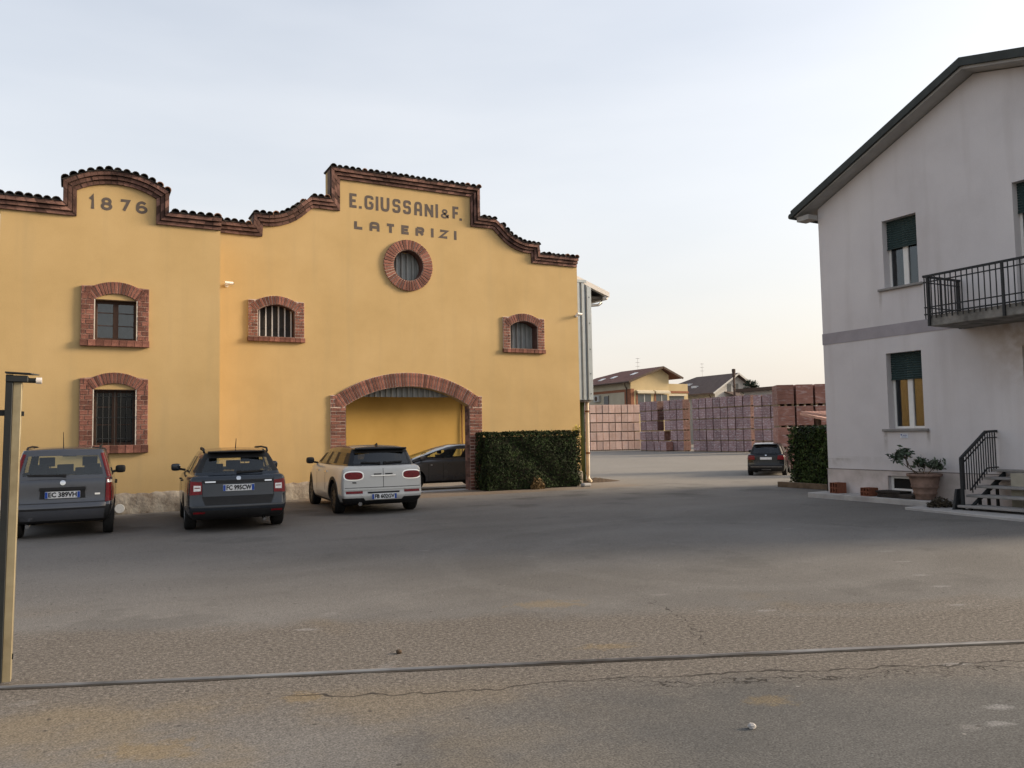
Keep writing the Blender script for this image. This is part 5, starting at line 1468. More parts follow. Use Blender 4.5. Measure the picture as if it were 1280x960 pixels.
def stack(stackname, adj, origin, ux, cols, rows, w, d, h, mx, my, along, skip=(), jitter=0.03, odd=None, group=None, halves=True, gap=0.075):
    """along 'Y': the row of packs runs in local y; 'X': in local x. ux = rotation about z"""
    me = pack_mesh('brick_pack', w - gap, d - gap, h, mx, my, halves)
    me_odd = pack_mesh('brick_pack_odd', w - 0.05, d - 0.05, h, odd, odd) if odd else None
    rng = random.Random(hash(len(stackname)) + cols)
    c, s_ = math.cos(ux), math.sin(ux)
    for cc in range(cols):
        for r in range(rows):
            if (cc, r) in skip: continue
            lx, ly = ((cc + 0.5) * w, d / 2) if along == 'X' else (w / 2, (cc + 0.5) * d)
            lx += rng.uniform(-jitter, jitter); ly += rng.uniform(-jitter, jitter)
            o = link_mesh('brick_pack', me_odd if (odd and cc == 0) else me, None,
                          (origin[0] + lx * c - ly * s_, origin[1] + lx * s_ + ly * c, origin[2] + r * h), (0, 0, ux + rng.uniform(-.012, .012)))
            frm = 'from left' if along == 'X' else 'from right'
            rn_ = 'bottom row' if r == 0 else ('top row' if r == rows - 1 else ORD[r] + ' row up')
            tag(o, f'{adj} brick pack, {ORD[cc]} {frm}, {rn_}, {stackname}', 'brick pack', group or stackname)
GZ = -0.56
stack('stack right of centre', 'violet wrapped', (47.93, 35.31, GZ), 0, 8, 5, 0.98, 1.045, 1.10, VIOLET, SHADED, 'Y')
stack('dull end of long stack', 'shaded red', (48.93, 35.31, GZ), 0, 1, 5, 0.98, 1.045, 1.10, SHADED, SHADED, 'X')
stack('middle stack', 'violet wrapped', (47.51, 44.61, GZ), 0, 7, 5, 0.98, 1.07, 1.10, VIOLET, SHADED, 'Y', skip=((3, 3), (3, 4), (3, 2), (2, 1)))
stack('recess of middle stack', 'shaded red', (49.4, 44.61, GZ), 0, 7, 5, 0.98, 1.07, 1.06, SHADED, SHADED, 'Y', skip=tuple((c_, r_) for c_ in (0, 1, 4, 5, 6) for r_ in range(5)))
stack('pale left stack', 'pale pinkish', (43.25, 57.15, GZ), R(-12), 9, 5, 0.80, 1.0, 1.08, PALE, PALE, 'X', odd=VIOLET)
stack('nearer stack behind black car', 'plain orange', (24.05, 9.32, GZ), R(-36), 4, 4, 0.97, 1.45, 1.13, ORANGE, ORANGE, 'X', halves=False, gap=0.12)
stack('narrow stack left of nearer stack', 'violet wrapped', (45.74, 29.63, GZ), 0, 3, 5, 0.98, 1.045, 1.06, VIOLET, SHADED, 'Y')
# low front packs standing before the middle stack
stack('low row before middle stack', 'dark red', (46.45, 46.2, GZ), 0, 3, 1, 0.98, 1.05, 1.02, VIOLET, ORANGE, 'Y')

# ------------------------------------------------------------------ far houses
VYEL = mat('villa_yellow', (0.4592, 0.3608, 0.2050), 0.9, var=0.06, scale=0.6)
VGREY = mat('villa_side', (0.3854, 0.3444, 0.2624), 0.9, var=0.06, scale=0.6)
VBRICK = mat('villa_brick', (0.2214, 0.0943, 0.0533), 0.9, scale=4, var=0.15)
VROOF = mat('villa_roof', (0.1517, 0.0697, 0.0533), 0.9, scale=1.5, col2=(0.1066, 0.0492, 0.0410), stretch=(1, 1, 1))
GROOF = mat('grey_roof', (0.1230, 0.0902, 0.0779), 0.9, scale=1.5, col2=(0.0902, 0.0656, 0.0574))
TRIM = mat('brown_trim', (0.0738, 0.0492, 0.0369), 0.8)
VWHITE = mat('villa_white', (0.4592, 0.4469, 0.4264), 0.9, var=0.05)
VPALE = mat('pale_wall', (0.3772, 0.3731, 0.3567), 0.9, var=0.05)
AWN = mat('cream_awning', (0.5084, 0.4510, 0.3444), 0.9, var=0.05)
FWIN = mat('far_window', (0.0492, 0.0574, 0.0656), 0.25, var=0.2, spec=0.6)
villa = thing('yellow_villa', 'pale yellow villa with brown pitched roof and awnings behind the brick stacks', 'house', (61.3, 72.2, GZ))
x0, y0 = 61.3, 72.2
LX, LY = 7.0, 12.5
gab = [(x0, GZ), (x0 + LX, GZ), (x0 + LX, 9.9), (x0 + 5.3, 10.95), (x0, 9.05)]
MB().prism(gab, [], lambda p: (p[0], y0 + 0.3, p[1]), lambda p: (p[0], y0, p[1])).build('gable_wall', VYEL, villa)
MB().box(x0, x0 + 0.3, y0 + 0.301, y0 + LY, GZ, 9.0).build('side_wall', VGREY, villa)
MB().box(x0 + 0.301, x0 + LX, y0 + LY - 0.3, y0 + LY, GZ, 9.0).build('back_wall', VGREY, villa)
def roof_slab(parent, pts0, th, m, name):
    mb = MB(); n = len(pts0)
    mb.v = [Vector(p) for p in pts0] + [Vector(p) + Vector((0, 0, th)) for p in pts0]
    mb.f = [list(reversed(range(n))), list(range(n, 2 * n))] + [[i, (i + 1) % n, n + (i + 1) % n, n + i] for i in range(n)]
    mb.mi = [0] * len(mb.f)
    return mb.build(name, m, parent)
sl = (10.95 - 9.05) / 5.3
r1 = roof_slab(villa, [(x0 - 1.0, y0 - 0.9, 9.05 - sl), (x0 + 5.3, y0 - 0.9, 10.95), (x0 + 5.3, y0 + LY - 3, 10.95), (x0 + 2.9, y0 + LY + 0.6, 10.1), (x0 - 1.0, y0 + LY + 0.6, 9.05 - sl)], 0.16, VROOF, 'roof')
roof_slab(r1, [(x0 + 5.301, y0 - 0.9, 10.95), (x0 + 9.0, y0 - 0.9, 9.35), (x0 + 9.0, y0 + LY, 9.35), (x0 + 5.301, y0 + LY - 3, 10.95)], 0.16, VROOF, 'roof_slope')
MB().bar((x0 - 1.0, y0 - 0.93, 9.08 - sl), (x0 + 5.3, y0 - 0.93, 10.98), 0.06, 0.30).build('verge_board', TRIM, r1)
MB().bar((x0 + 5.3, y0 - 0.93, 10.98), (x0 + 9.0, y0 - 0.93, 9.38), 0.06, 0.30).build('verge_board', TRIM, r1)
MB().tube([(x0 - 1.02, y0 - 0.9, 8.72), (x0 - 1.02, y0 + LY + 0.6, 8.72)], 0.12, 8).build('gutter', TRIM, r1)
for (fy, fx) in ((2.2, 2.2), (6.2, 1.4), (8.6, 0.8)):
    zz = 9.05 + sl * fx + 0.17
    MB().add([(x0 + fx, y0 + fy, zz), (x0 + fx + 0.9, y0 + fy, zz + 0.9 * sl), (x0 + fx + 0.9, y0 + fy + 0.9, zz + 0.9 * sl), (x0 + fx, y0 + fy + 0.9, zz),
              (x0 + fx, y0 + fy, zz + .08), (x0 + fx + 0.9, y0 + fy, zz + 0.9 * sl + .08), (x0 + fx + 0.9, y0 + fy + 0.9, zz + 0.9 * sl + .08), (x0 + fx, y0 + fy + 0.9, zz + .08)],
             [(3, 2, 1, 0), (4, 5, 6, 7), (0, 1, 5, 4), (1, 2, 6, 5), (2, 3, 7, 6), (3, 0, 4, 7)]).build('roof_window', mat('skylight', (0.5, 0.52, 0.54), 0.15, spec=0.7), r1)
MB().box(x0 - 0.04, x0 - 0.002, y0 + 0.0, y0 + LY, 7.40, 7.78).build('brick_band', VBRICK, villa)
MB().box(x0 - 0.05, x0 + 0.55, y0 - 0.05, y0 - 0.002, GZ, 7.80).build('brick_pier', VBRICK, villa)
MB().box(x0 - 0.05, x0 - 0.002, y0 - 0.049, y0 + 1.5, GZ, 7.395).build('brick_quoin', VBRICK, villa)
for (a, b) in ((0.9, 3.9), (4.2, 6.9)):
    w_ = MB().box(x0 + a + 0.3, x0 + b - 0.3, y0 - 0.03, y0 - 0.003, 4.2, 7.0).build('window', FWIN, villa)
    MB().box(x0 + a, x0 + a + 0.3, y0 - 0.06, y0 - 0.003, 4.2, 7.1).build('window_pier', VBRICK, w_)
    MB().box(x0 + (a + b) / 2 - .06, x0 + (a + b) / 2 + .06, y0 - 0.05, y0 - 0.031, 4.2, 7.0).build('window_mullion', VWHITE, w_)
    aw = MB(); n = 10
    aw.add([(x0 + a, y0 - 0.01, 7.62), (x0 + b, y0 - 0.01, 7.62), (x0 + b, y0 - 0.5, 7.40), (x0 + a, y0 - 0.5, 7.40), (x0 + a, y0 - 0.01, 7.56), (x0 + b, y0 - 0.01, 7.56), (x0 + b, y0 - 0.5, 7.12), (x0 + a, y0 - 0.5, 7.12)],
           [(0, 1, 2, 3), (7, 6, 5, 4), (0, 4, 5, 1), (1, 5, 6, 2), (2, 6, 7, 3), (3, 7, 4, 0)])
    aw.build('awning', AWN, villa)
dpv = MB().tube([(x0 - 1.0, y0 + 0.2, 8.75), (x0 - 0.4, y0 + 0.8, 8.2), (x0 - 0.1, y0 + 0.9, 7.9), (x0 - 0.1, y0 + 0.9, GZ)], 0.09, 8).build('downpipe', TRIM, villa)
w_ = MB().box(x0 - 0.03, x0 - 0.003, y0 + 5.6, y0 + 6.8, 4.6, 7.0).build('window', FWIN, villa)
MB().box(x0 - 0.06, x0 - 0.031, y0 + 5.45, y0 + 5.6, 4.5, 7.1).build('shutter', TRIM, w_)
ac = MB().box(x0 - 0.45, x0 - 0.004, y0 + 7.6, y0 + 9.0, 6.2, 7.2).build('air_conditioner', VPALE, villa, bevel=0.04)
MB().lathe([(0.38, 0), (0.32, -0.03), (0, -0.03)], 16, (0, 0, 0), 'Y').build('fan_grille', TRIM, ac, local=True).matrix_local = Matrix.Translation(Vector((x0 - 0.46, y0 + 8.3, 6.7)) - wloc(ac)) @ Matrix.Rotation(R(-90), 4, 'Z')
# lower wing right of the gable
wing = MB().box(x0 + LX + 0.001, x0 + LX + 4.6, y0 + 1.2, y0 + 9, GZ, 8.7).build('wing_wall', VYEL, villa)
MB().box(x0 + LX, x0 + LX + 4.7, y0 + 1.1, y0 + 9.1, 7.30, 7.60).build('wing_band', VBRICK, wing)
MB().box(x0 + LX + 0.6, x0 + LX + 3.8, y0 + 1.14, y0 + 1.19, 4.2, 6.9).build('window', FWIN, wing)
MB().box(x0 + LX + 0.4, x0 + LX + 4.0, y0 + 0.8, y0 + 1.18, 6.85, 7.15).build('awning', AWN, wing)

h2 = thing('grey_roof_house', 'white gabled house with grey-brown roof right of the yellow villa', 'house', (83, 77, GZ))
x0, y0 = 79.4, 74.6
LX, LY = 8.4, 14
ap_ = (x0 + 4.2, 10.5)
gab = [(x0, GZ), (x0 + LX, GZ), (x0 + LX, 8.0), ap_, (x0, 8.0)]
MB().prism(gab, [], lambda p: (p[0], y0 + 0.3, p[1]), lambda p: (p[0], y0, p[1])).build('gable_wall', VWHITE, h2)
MB().box(x0, x0 + 0.3, y0 + 0.301, y0 + LY, GZ, 7.9).build('side_wall', VPALE, h2)
sl = 2.5 / 4.2
r2 = roof_slab(h2, [(x0 - 1.2, y0 - 1.0, 8.0 - 1.2 * sl), ap_[0:1] + (y0 - 1.0, 10.5), (ap_[0], y0 + LY - 5, 10.5), (x0 + 1.2, y0 + LY, 8.7), (x0 - 1.2, y0 + LY, 8.0 - 1.2 * sl)], 0.18, GROOF, 'roof')
roof_slab(r2, [(ap_[0] + 0.001, y0 - 1.0, 10.5), (x0 + LX + 1.2, y0 - 1.0, 8.0 - 1.2 * sl), (x0 + LX + 1.2, y0 + LY, 8.0 - 1.2 * sl), (ap_[0] + 0.001, y0 + LY - 5, 10.5)], 0.18, GROOF, 'roof_slope')
MB().bar((x0 - 1.2, y0 - 1.04, 8.05 - 1.2 * sl), (ap_[0], y0 - 1.04, 10.55), 0.06, 0.26).build('verge_board', VWHITE, r2)
MB().bar((ap_[0], y0 - 1.04, 10.55), (x0 + LX + 1.2, y0 - 1.04, 8.05 - 1.2 * sl), 0.06, 0.26).build('verge_board', VWHITE, r2)
for (a, b, c, d_) in ((2.6, 3.4, 7.6, 8.9), (4.0, 5.0, 7.6, 9.0), (6.3, 7.0, 7.5, 8.4), (0.9, 1.6, 4.2, 5.6)):
    w_ = MB().box(x0 + a, x0 + b, y0 - 0.03, y0 - 0.003, c, d_).build('window', FWIN, h2)
    MB().box(x0 + a - 0.08, x0 + b + 0.08, y0 - 0.06, y0 - 0.004, c - 0.1, c).build('window_sill', VPALE, w_)
pt = roof_slab(h2, [(x0 + 2.0, y0 - 3.2, 6.6), (x0 + LX + 4.6, y0 - 3.2, 6.6), (x0 + LX + 3.2, y0 - 0.004, 7.55), (x0 + 2.0, y0 - 0.004, 7.55)], 0.16, GROOF, 'porch_roof')
MB().box(x0 + 3.0, x0 + LX + 2.6, y0 - 1.0, y0 - 0.005, GZ, 6.6).build('porch_wall', VPALE, h2)
for (fx, fy) in ((0.6, 5.0), (1.5, 7.5)):
    zz = 8.0 + sl * fx + 0.2
    MB().box(x0 + fx, x0 + fx + 0.7, y0 + fy, y0 + fy + 1.2, zz, zz + 0.35).build('roof_window', mat('skylight', (0.5, 0.52, 0.54), 0.15, spec=0.7), r2)
MB().tube([(x0 - 0.9, y0 + 0.3, 7.2), (x0 - 0.1, y0 + 0.6, 6.4), (x0 - 0.1, y0 + 0.6, GZ)], 0.1, 8).build('downpipe', TRIM, h2)

fl = thing('chimney_flue', 'tall thin dark metal flue rising above the brick stacks', 'flue', (63.44, 53.6, GZ))
MB().tube([(63.44, 53.6, GZ), (63.44, 53.6, 8.7)], 0.13, 12).build('pipe', mat('rusty_flue', (0.085, 0.055, 0.042), 0.8, scale=3), fl)
MB().lathe([(0.13, 8.2), (0.20, 8.25), (0.20, 8.75), (0.23, 8.8), (0.23, 9.2), (0.0, 9.25)], 14, (63.44, 53.6, 0)).build('cowl', TRIM, fl)
MB().lathe([(0.17, 6.9), (0.17, 7.2), (0.13, 7.2)], 12, (63.44, 53.6, 0)).build('collar', TRIM, fl)

def antenna(label, x, y, z0, z1, seed):
    t = thing('roof_antenna', label, 'antenna', (x, y, z0))
    m_ = mat('antenna_metal', (0.30, 0.29, 0.28), 0.5, metal=0.5)
    MB().tube([(x, y, z0), (x, y, z1)], 0.020, 6).build('mast', m_, t)
    a = MB(); rng = random.Random(seed)
    for k in range(3):
        zz = z1 - 0.1 - k * 0.6
        a.tube([(x - 0.3, y, zz), (x + 0.3, y, zz)], 0.012, 5)
        for j in range(4): a.tube([(x - 0.28 + j * 0.18, y - 0.25, zz), (x - 0.28 + j * 0.18, y + 0.25, zz)], 0.01, 5)
    a.build('elements', m_, t)
antenna('thin television antenna on the yellow villa roof', 66.7, 77.5, 10.7, 12.9, 1)
antenna('faint antenna behind the roof of the grey-roofed house', 84.4, 83, 9.4, 13.0, 2)
antenna('faint antenna above the right-hand brick stack', 86.0, 55.0, 3.0, 9.6, 3)

# conifer and bare bush between the far house and the stacks
def conifer(label, x, y, z0, h, r, n, seed):
    rng = random.Random(seed)
    t = thing('conifer_tree', label, 'tree', (x, y, z0))
    MB().tube([(x, y, z0), (x + 0.05, y, z0 + h * 0.5), (x, y, z0 + h)], [0.16, 0.10, 0.02], 8).build('trunk', BARK, t)
    pts = []
    limbs = MB()
    for k in range(46):
        f = 0.12 + 0.86 * k / 46
        a = rng.uniform(0, 6.28); ln = r * (1 - f) ** 0.6 * rng.uniform(0.65, 1.15) + 0.12
        p0 = Vector((x, y, z0 + h * f)); p1 = p0 + Vector((math.cos(a) * ln, math.sin(a) * ln, ln * 0.18))
        limbs.tube([p0, p1], [0.03, 0.008], 4)
        for j in range(int(n / 46)):
            q = p0.lerp(p1, rng.uniform(0.15, 1.05))
            pts.append((q + Vector((rng.gauss(0, .14), rng.gauss(0, .14), rng.gauss(0, .10))), (math.cos(a), math.sin(a), 0.4)))
    limbs.build('limbs', BARK, t)
    leaf_cloud('crown', LEAFC, t, pts, 0.13, rng, 1.2)
conifer('dark green conifer standing right of the metal flue', 67.2, 54.5, GZ, 8.6, 2.9, 5200, 5)
def bush(label, x, y, z0, h, r, n, seed):
    rng = random.Random(seed)
    t = thing('bare_tree', label, 'tree', (x, y, z0))
    tw = MB(); pts = []
    MB().tube([(x, y, z0), (x, y, z0 + h * 0.55)], [0.12, 0.07], 6).build('trunk', BARK, t)
    for k in range(40):
        a = rng.uniform(0, 6.28); e = rng.uniform(0.2, 1.3); ln = r * rng.uniform(0.6, 1.1)
        p0 = Vector((x, y, z0 + h * rng.uniform(0.35, 0.6))); p1 = p0 + Vector((math.cos(a) * math.cos(e), math.sin(a) * math.cos(e), math.sin(e))) * ln
        tw.tube([p0, p1], [0.025, 0.006], 4)
        for j in range(int(n / 40)): pts.append((p0.lerp(p1, rng.uniform(0.4, 1.05)) + Vector((rng.gauss(0, .12), rng.gauss(0, .12), rng.gauss(0, .12))), (0, 0, 1)))
    tw.build('limbs', BARK, t)
    leaf_cloud('crown', mat('pale_twig_leaf', (0.17, 0.16, 0.10), 0.8, island=0.4), t, pts, 0.085, rng, 1.3)
bush('sparse pale bush at the right end of the far houses', 72.5, 54.3, GZ, 7.2, 1.9, 520, 8)
sh_ = thing('white_shed', 'pale shed with flat dark roof edge behind the right-hand stack', 'shed', (66.4, 49, GZ))
MB().box(65.4, 70.5, 48.9, 54, GZ, 6.35).build('wall', VPALE, sh_)
MB().box(64.6, 71.5, 48.2, 55, 6.351, 6.75).build('roof', TRIM, sh_)

# tiled canopy right of the black car
cn = thing('tiled_canopy', 'sloping pinkish tiled canopy between hedge and white house', 'canopy', (17.6, -0.6, GZ))
CT = mat('pink_tile', (0.42, 0.245, 0.19), 0.9, scale=3, var=0.2)
cpt = [(16.2, 0.9, 2.10), (16.2, -2.6, 2.10), (19.6, -2.6, 1.40), (19.6, 0.9, 1.40)]
cpt = [(16.4, 0.85, 2.14), (15.0, -3.2, 1.56), (19.4, -3.2, 1.56), (19.4, 0.85, 2.14)]
roof_slab(cn, cpt, 0.09, CT, 'roof')
k = 0
for i in range(14):
    x = 16.5 + i * 0.21
    MB().tube([(x, 0.85, 2.25), (x - 0.1, -3.2, 1.67)], 0.06, 6).build('tile_row', CT, cn)
for (x, y) in ((16.9, 0.4), (19.2, 0.4), (16.9, -2.8), (19.2, -2.8)):
    MB().box(x - 0.07, x + 0.07, y - 0.07, y + 0.07, GZ, 1.62 + (y + 2.8) * 0.13).build('post', TRIM, cn)

# ------------------------------------------------------------------ cars
def sm(t): t = max(0.0, min(1.0, t)); return t * t * (3 - 2 * t)
def interp(tab, x):
    if x <= tab[0][0]: return tab[0][1]
    for (a, va), (b, vb) in zip(tab, tab[1:]):
        if x <= b: return va + (vb - va) * (x - a) / (b - a)
    return tab[-1][1]

def box_grid(nx, ny, nz, pos, face_mat):
    """closed box surface of nx*ny*nz cells; pos(i,j,k) -> point; face_mat(side,i,j,k) -> material index"""
    vid, verts, faces, mi = {}, [], [], []
    def V(i, j, k):
        if (i, j, k) not in vid:
            vid[(i, j, k)] = len(verts); verts.append(Vector(pos(i, j, k)))
        return vid[(i, j, k)]
    def F(side, i, j, k, q): faces.append([V(*p) for p in q]); mi.append(face_mat(side, i, j, k))
    for i in range(nx):
        for j in range(ny):
            F('bottom', i, j, 0, [(i, j, 0), (i, j + 1, 0), (i + 1, j + 1, 0), (i + 1, j, 0)])
            F('top', i, j, nz, [(i, j, nz), (i + 1, j, nz), (i + 1, j + 1, nz), (i, j + 1, nz)])
    for i in range(nx):
        for k in range(nz):
            F('right', i, 0, k, [(i, 0, k), (i + 1, 0, k), (i + 1, 0, k + 1), (i, 0, k + 1)])
            F('left', i, ny, k, [(i, ny, k), (i, ny, k + 1), (i + 1, ny, k + 1), (i + 1, ny, k)])
    for j in range(ny):
        for k in range(nz):
            F('rear', 0, j, k, [(0, j, k), (0, j, k + 1), (0, j + 1, k + 1), (0, j + 1, k)])
            F('front', nx, j, k, [(nx, j, k), (nx, j + 1, k), (nx, j + 1, k + 1), (nx, j, k + 1)])
    return verts, faces, mi

def eval_mesh(verts, faces, mi, mats, sub=2, cutters=None):
    me = bpy.data.meshes.new('tmp'); me.from_pydata([tuple(v) for v in verts], [], faces)
    for m in mats: me.materials.append(m)
    me.polygons.foreach_set('material_index', mi); me.update()
    o = bpy.data.objects.new('tmp', me); COL.objects.link(o)
    if sub:
        md = o.modifiers.new('s', 'SUBSURF'); md.levels = sub; md.render_levels = sub
    co = None
    if cutters is not None:
        cme = cutters.mesh('tmpc', mats)
        co = bpy.data.objects.new('tmpc', cme); COL.objects.link(co)
        b = o.modifiers.new('b', 'BOOLEAN'); b.operation = 'DIFFERENCE'; b.object = co; b.solver = 'EXACT'
    dg = bpy.context.evaluated_depsgraph_get()
    out = bpy.data.meshes.new_from_object(o.evaluated_get(dg))
    bpy.data.objects.remove(o)
    if co: bpy.data.objects.remove(co)
    return out

def split_mesh(me, names, mats, parent):
    """one object per material index"""
    res = {}
    for k, nm in enumerate(names):
        polys = [p for p in me.polygons if p.material_index == k]
        if not polys or nm is None: continue
        used = {}; vs = []; fs = []
        for p in polys:
            f = []
            for v in p.vertices:
                if v not in used: used[v] = len(vs); vs.append(tuple(me.vertices[v].co))
                f.append(used[v])
            fs.append(f)
        m2 = bpy.data.meshes.new(nm); m2.from_pydata(vs, [], fs); m2.materials.append(mats[k])
        m2.polygons.foreach_set('use_smooth', [True] * len(fs)); m2.update()
        o = link_mesh(nm, m2, parent); res.setdefault(nm, []).append(o)
        smooth_by_angle(o, 38)
    return res

def islands_to_objects(o, parent):
    """split a part made of several loose pieces (panes) into one object each"""
    bm = bmesh.new(); bm.from_mesh(o.data)
    seen = set(); groups = []
    for f in bm.faces:
        if f.index in seen: continue
        st, g = [f], []
        seen.add(f.index)
        while st:
            c = st.pop(); g.append(c)
            for e in c.edges:
                for l in e.link_faces:
                    if l.index not in seen: seen.add(l.index); st.append(l)
        groups.append([[tuple(v.co) for v in c.verts] for c in g])
    bm.free()
    m0 = o.data.materials[0]; nm = o.name.split('.')[0]
    bpy.data.objects.remove(o)
    out = []
    for g in groups:
        mb = MB(); idx = {}
        for f in g:
            q = []
            for p in f:
                kk = tuple(round(c, 5) for c in p)
                if kk not in idx: idx[kk] = len(mb.v); mb.v.append(Vector(p))
                q.append(idx[kk])
            mb.f.append(q); mb.mi.append(0)
        out.append(mb.build(nm, m0, parent, smooth=True, local=True, fixn=False))
    return out

def patch(bvhs, name, m, parent, grid, direction, off=0.006, thick=0.02, smooth=True):
    """grid: rows of 3D start points; each is projected along direction on to the body; a thin raised panel results"""
    d = Vector(direction).normalized(); rows = []
    for row in grid:
        r_ = []
        for p in row:
            best = None
            for b in bvhs:
                h = b.ray_cast(Vector(p) - d * 2.0, d, 6.0)
                if h[0] is not None and (best is None or h[3] < best): best = h[3]
            r_.append(Vector(p) - d * 2.0 + d * best if best is not None else None)
        rows.append(r_)
    # fill misses from the nearest hit in the row
    for r_ in rows:
        for k in range(len(r_)):
            if r_[k] is None:
                c = [q for q in r_ if q is not None]
                if not c: return None
                r_[k] = min(c, key=lambda q: abs(q.y - Vector(grid[0][k]).y))
    mb = MB(); n, mth = len(rows), len(rows[0])
    for r_ in rows:
        for q in r_: mb.v.append(q - d * off)
    for r_ in rows:
        for q in r_: mb.v.append(q + d * thick)
    for i in range(n - 1):
        for j in range(mth - 1):
            a = i * mth + j; mb.f.append([a, a + 1, a + 1 + mth, a + mth]); mb.mi.append(0)
    N_ = n * mth
    rim = [j for j in range(mth)] + [i * mth + mth - 1 for i in range(1, n)] + [(n - 1) * mth + j for j in reversed(range(mth - 1))] + [i * mth for i in reversed(range(1, n - 1))]
    for a, b in zip(rim, rim[1:] + rim[:1]):
        mb.f.append([a, b, b + N_, a + N_]); mb.mi.append(0)
    o = mb.build(name, m, parent, local=True)
    if smooth: smooth_by_angle(o, 50)
    return o

def quad_grid(c, n=5, m=5, x=-3.0):
    """c: four (y,z) corners bl, br, tr, tl"""
    bl, br, tr, tl = [Vector(q) for q in c]; g = []
    for i in range(n + 1):
        t = i / n; a = bl.lerp(tl, t); b = br.lerp(tr, t)
        g.append([Vector((x, a.lerp(b, j / m)[0], a.lerp(b, j / m)[1])) for j in range(m + 1)])
    return g
def round_grid(cy, cz, ry, rz, n=4, m=16, x=-3.0, p=3.0):
    """rounded-rectangle (superellipse) patch as nested squares mapped to the shape"""
    g = []
    for i in range(9):
        v = -1 + 2 * i / 8; row = []
        for j in range(9):
            u = -1 + 2 * j / 8
            r = max(abs(u), abs(v))
            if r < 1e-6: row.append(Vector((x, cy, cz))); continue
            L_ = (abs(u) ** p + abs(v) ** p) ** (1 / p)
            row.append(Vector((x, cy + ry * u * r / L_, cz + rz * v * r / L_)))
        g.append(row)
    return g

def wheel(parent, x, y, r, w, side, rim_m, spokes):
    t = bpy.data.objects.new('wheel', None); t.empty_display_size = 0.1; COL.objects.link(t); t.parent = parent
    t.location = (x, y, r)
    prof = [(r * 0.62, -w * 0.46), (r * 0.72, -w * 0.50), (r * 0.90, -w * 0.49), (r * 0.965, -w * 0.44), (r * 0.995, -w * 0.32), (r, -w * 0.1), (r, w * 0.1), (r * 0.995, w * 0.32), (r * 0.965, w * 0.44), (r * 0.90, w * 0.49), (r * 0.72, w * 0.50), (r * 0.62, w * 0.46)]
    MB().lathe(prof, 36, axis='Y').build('tyre', RUBBER, t, smooth=True, local=True, fixn=True)
    s = side
    rm = MB(); rm.lathe([(r * 0.64, s * w * 0.44), (r * 0.62, s * w * 0.47), (r * 0.585, s * w * 0.46), (r * 0.57, s * w * 0.2), (r * 0.3, s * w * 0.12), (0.0, s * w * 0.12)], 36, axis='Y')
    rm.lathe([(r * 0.16, s * w * 0.15), (r * 0.15, s * w * 0.40), (0.0, s * w * 0.42)], 16, axis='Y')
    for k in range(spokes):
        a = 2 * math.pi * k / spokes
        M = Matrix.Rotation(a, 4, 'Y')
        h = 0.6 / spokes * r * 1.6
        y0, y1 = sorted((s * w * 0.28, s * w * 0.43))
        rm.box(r * 0.10, r * 0.60, y0, y1, -h, h, M)
    rm.build('rim', rim_m, t, local=True)

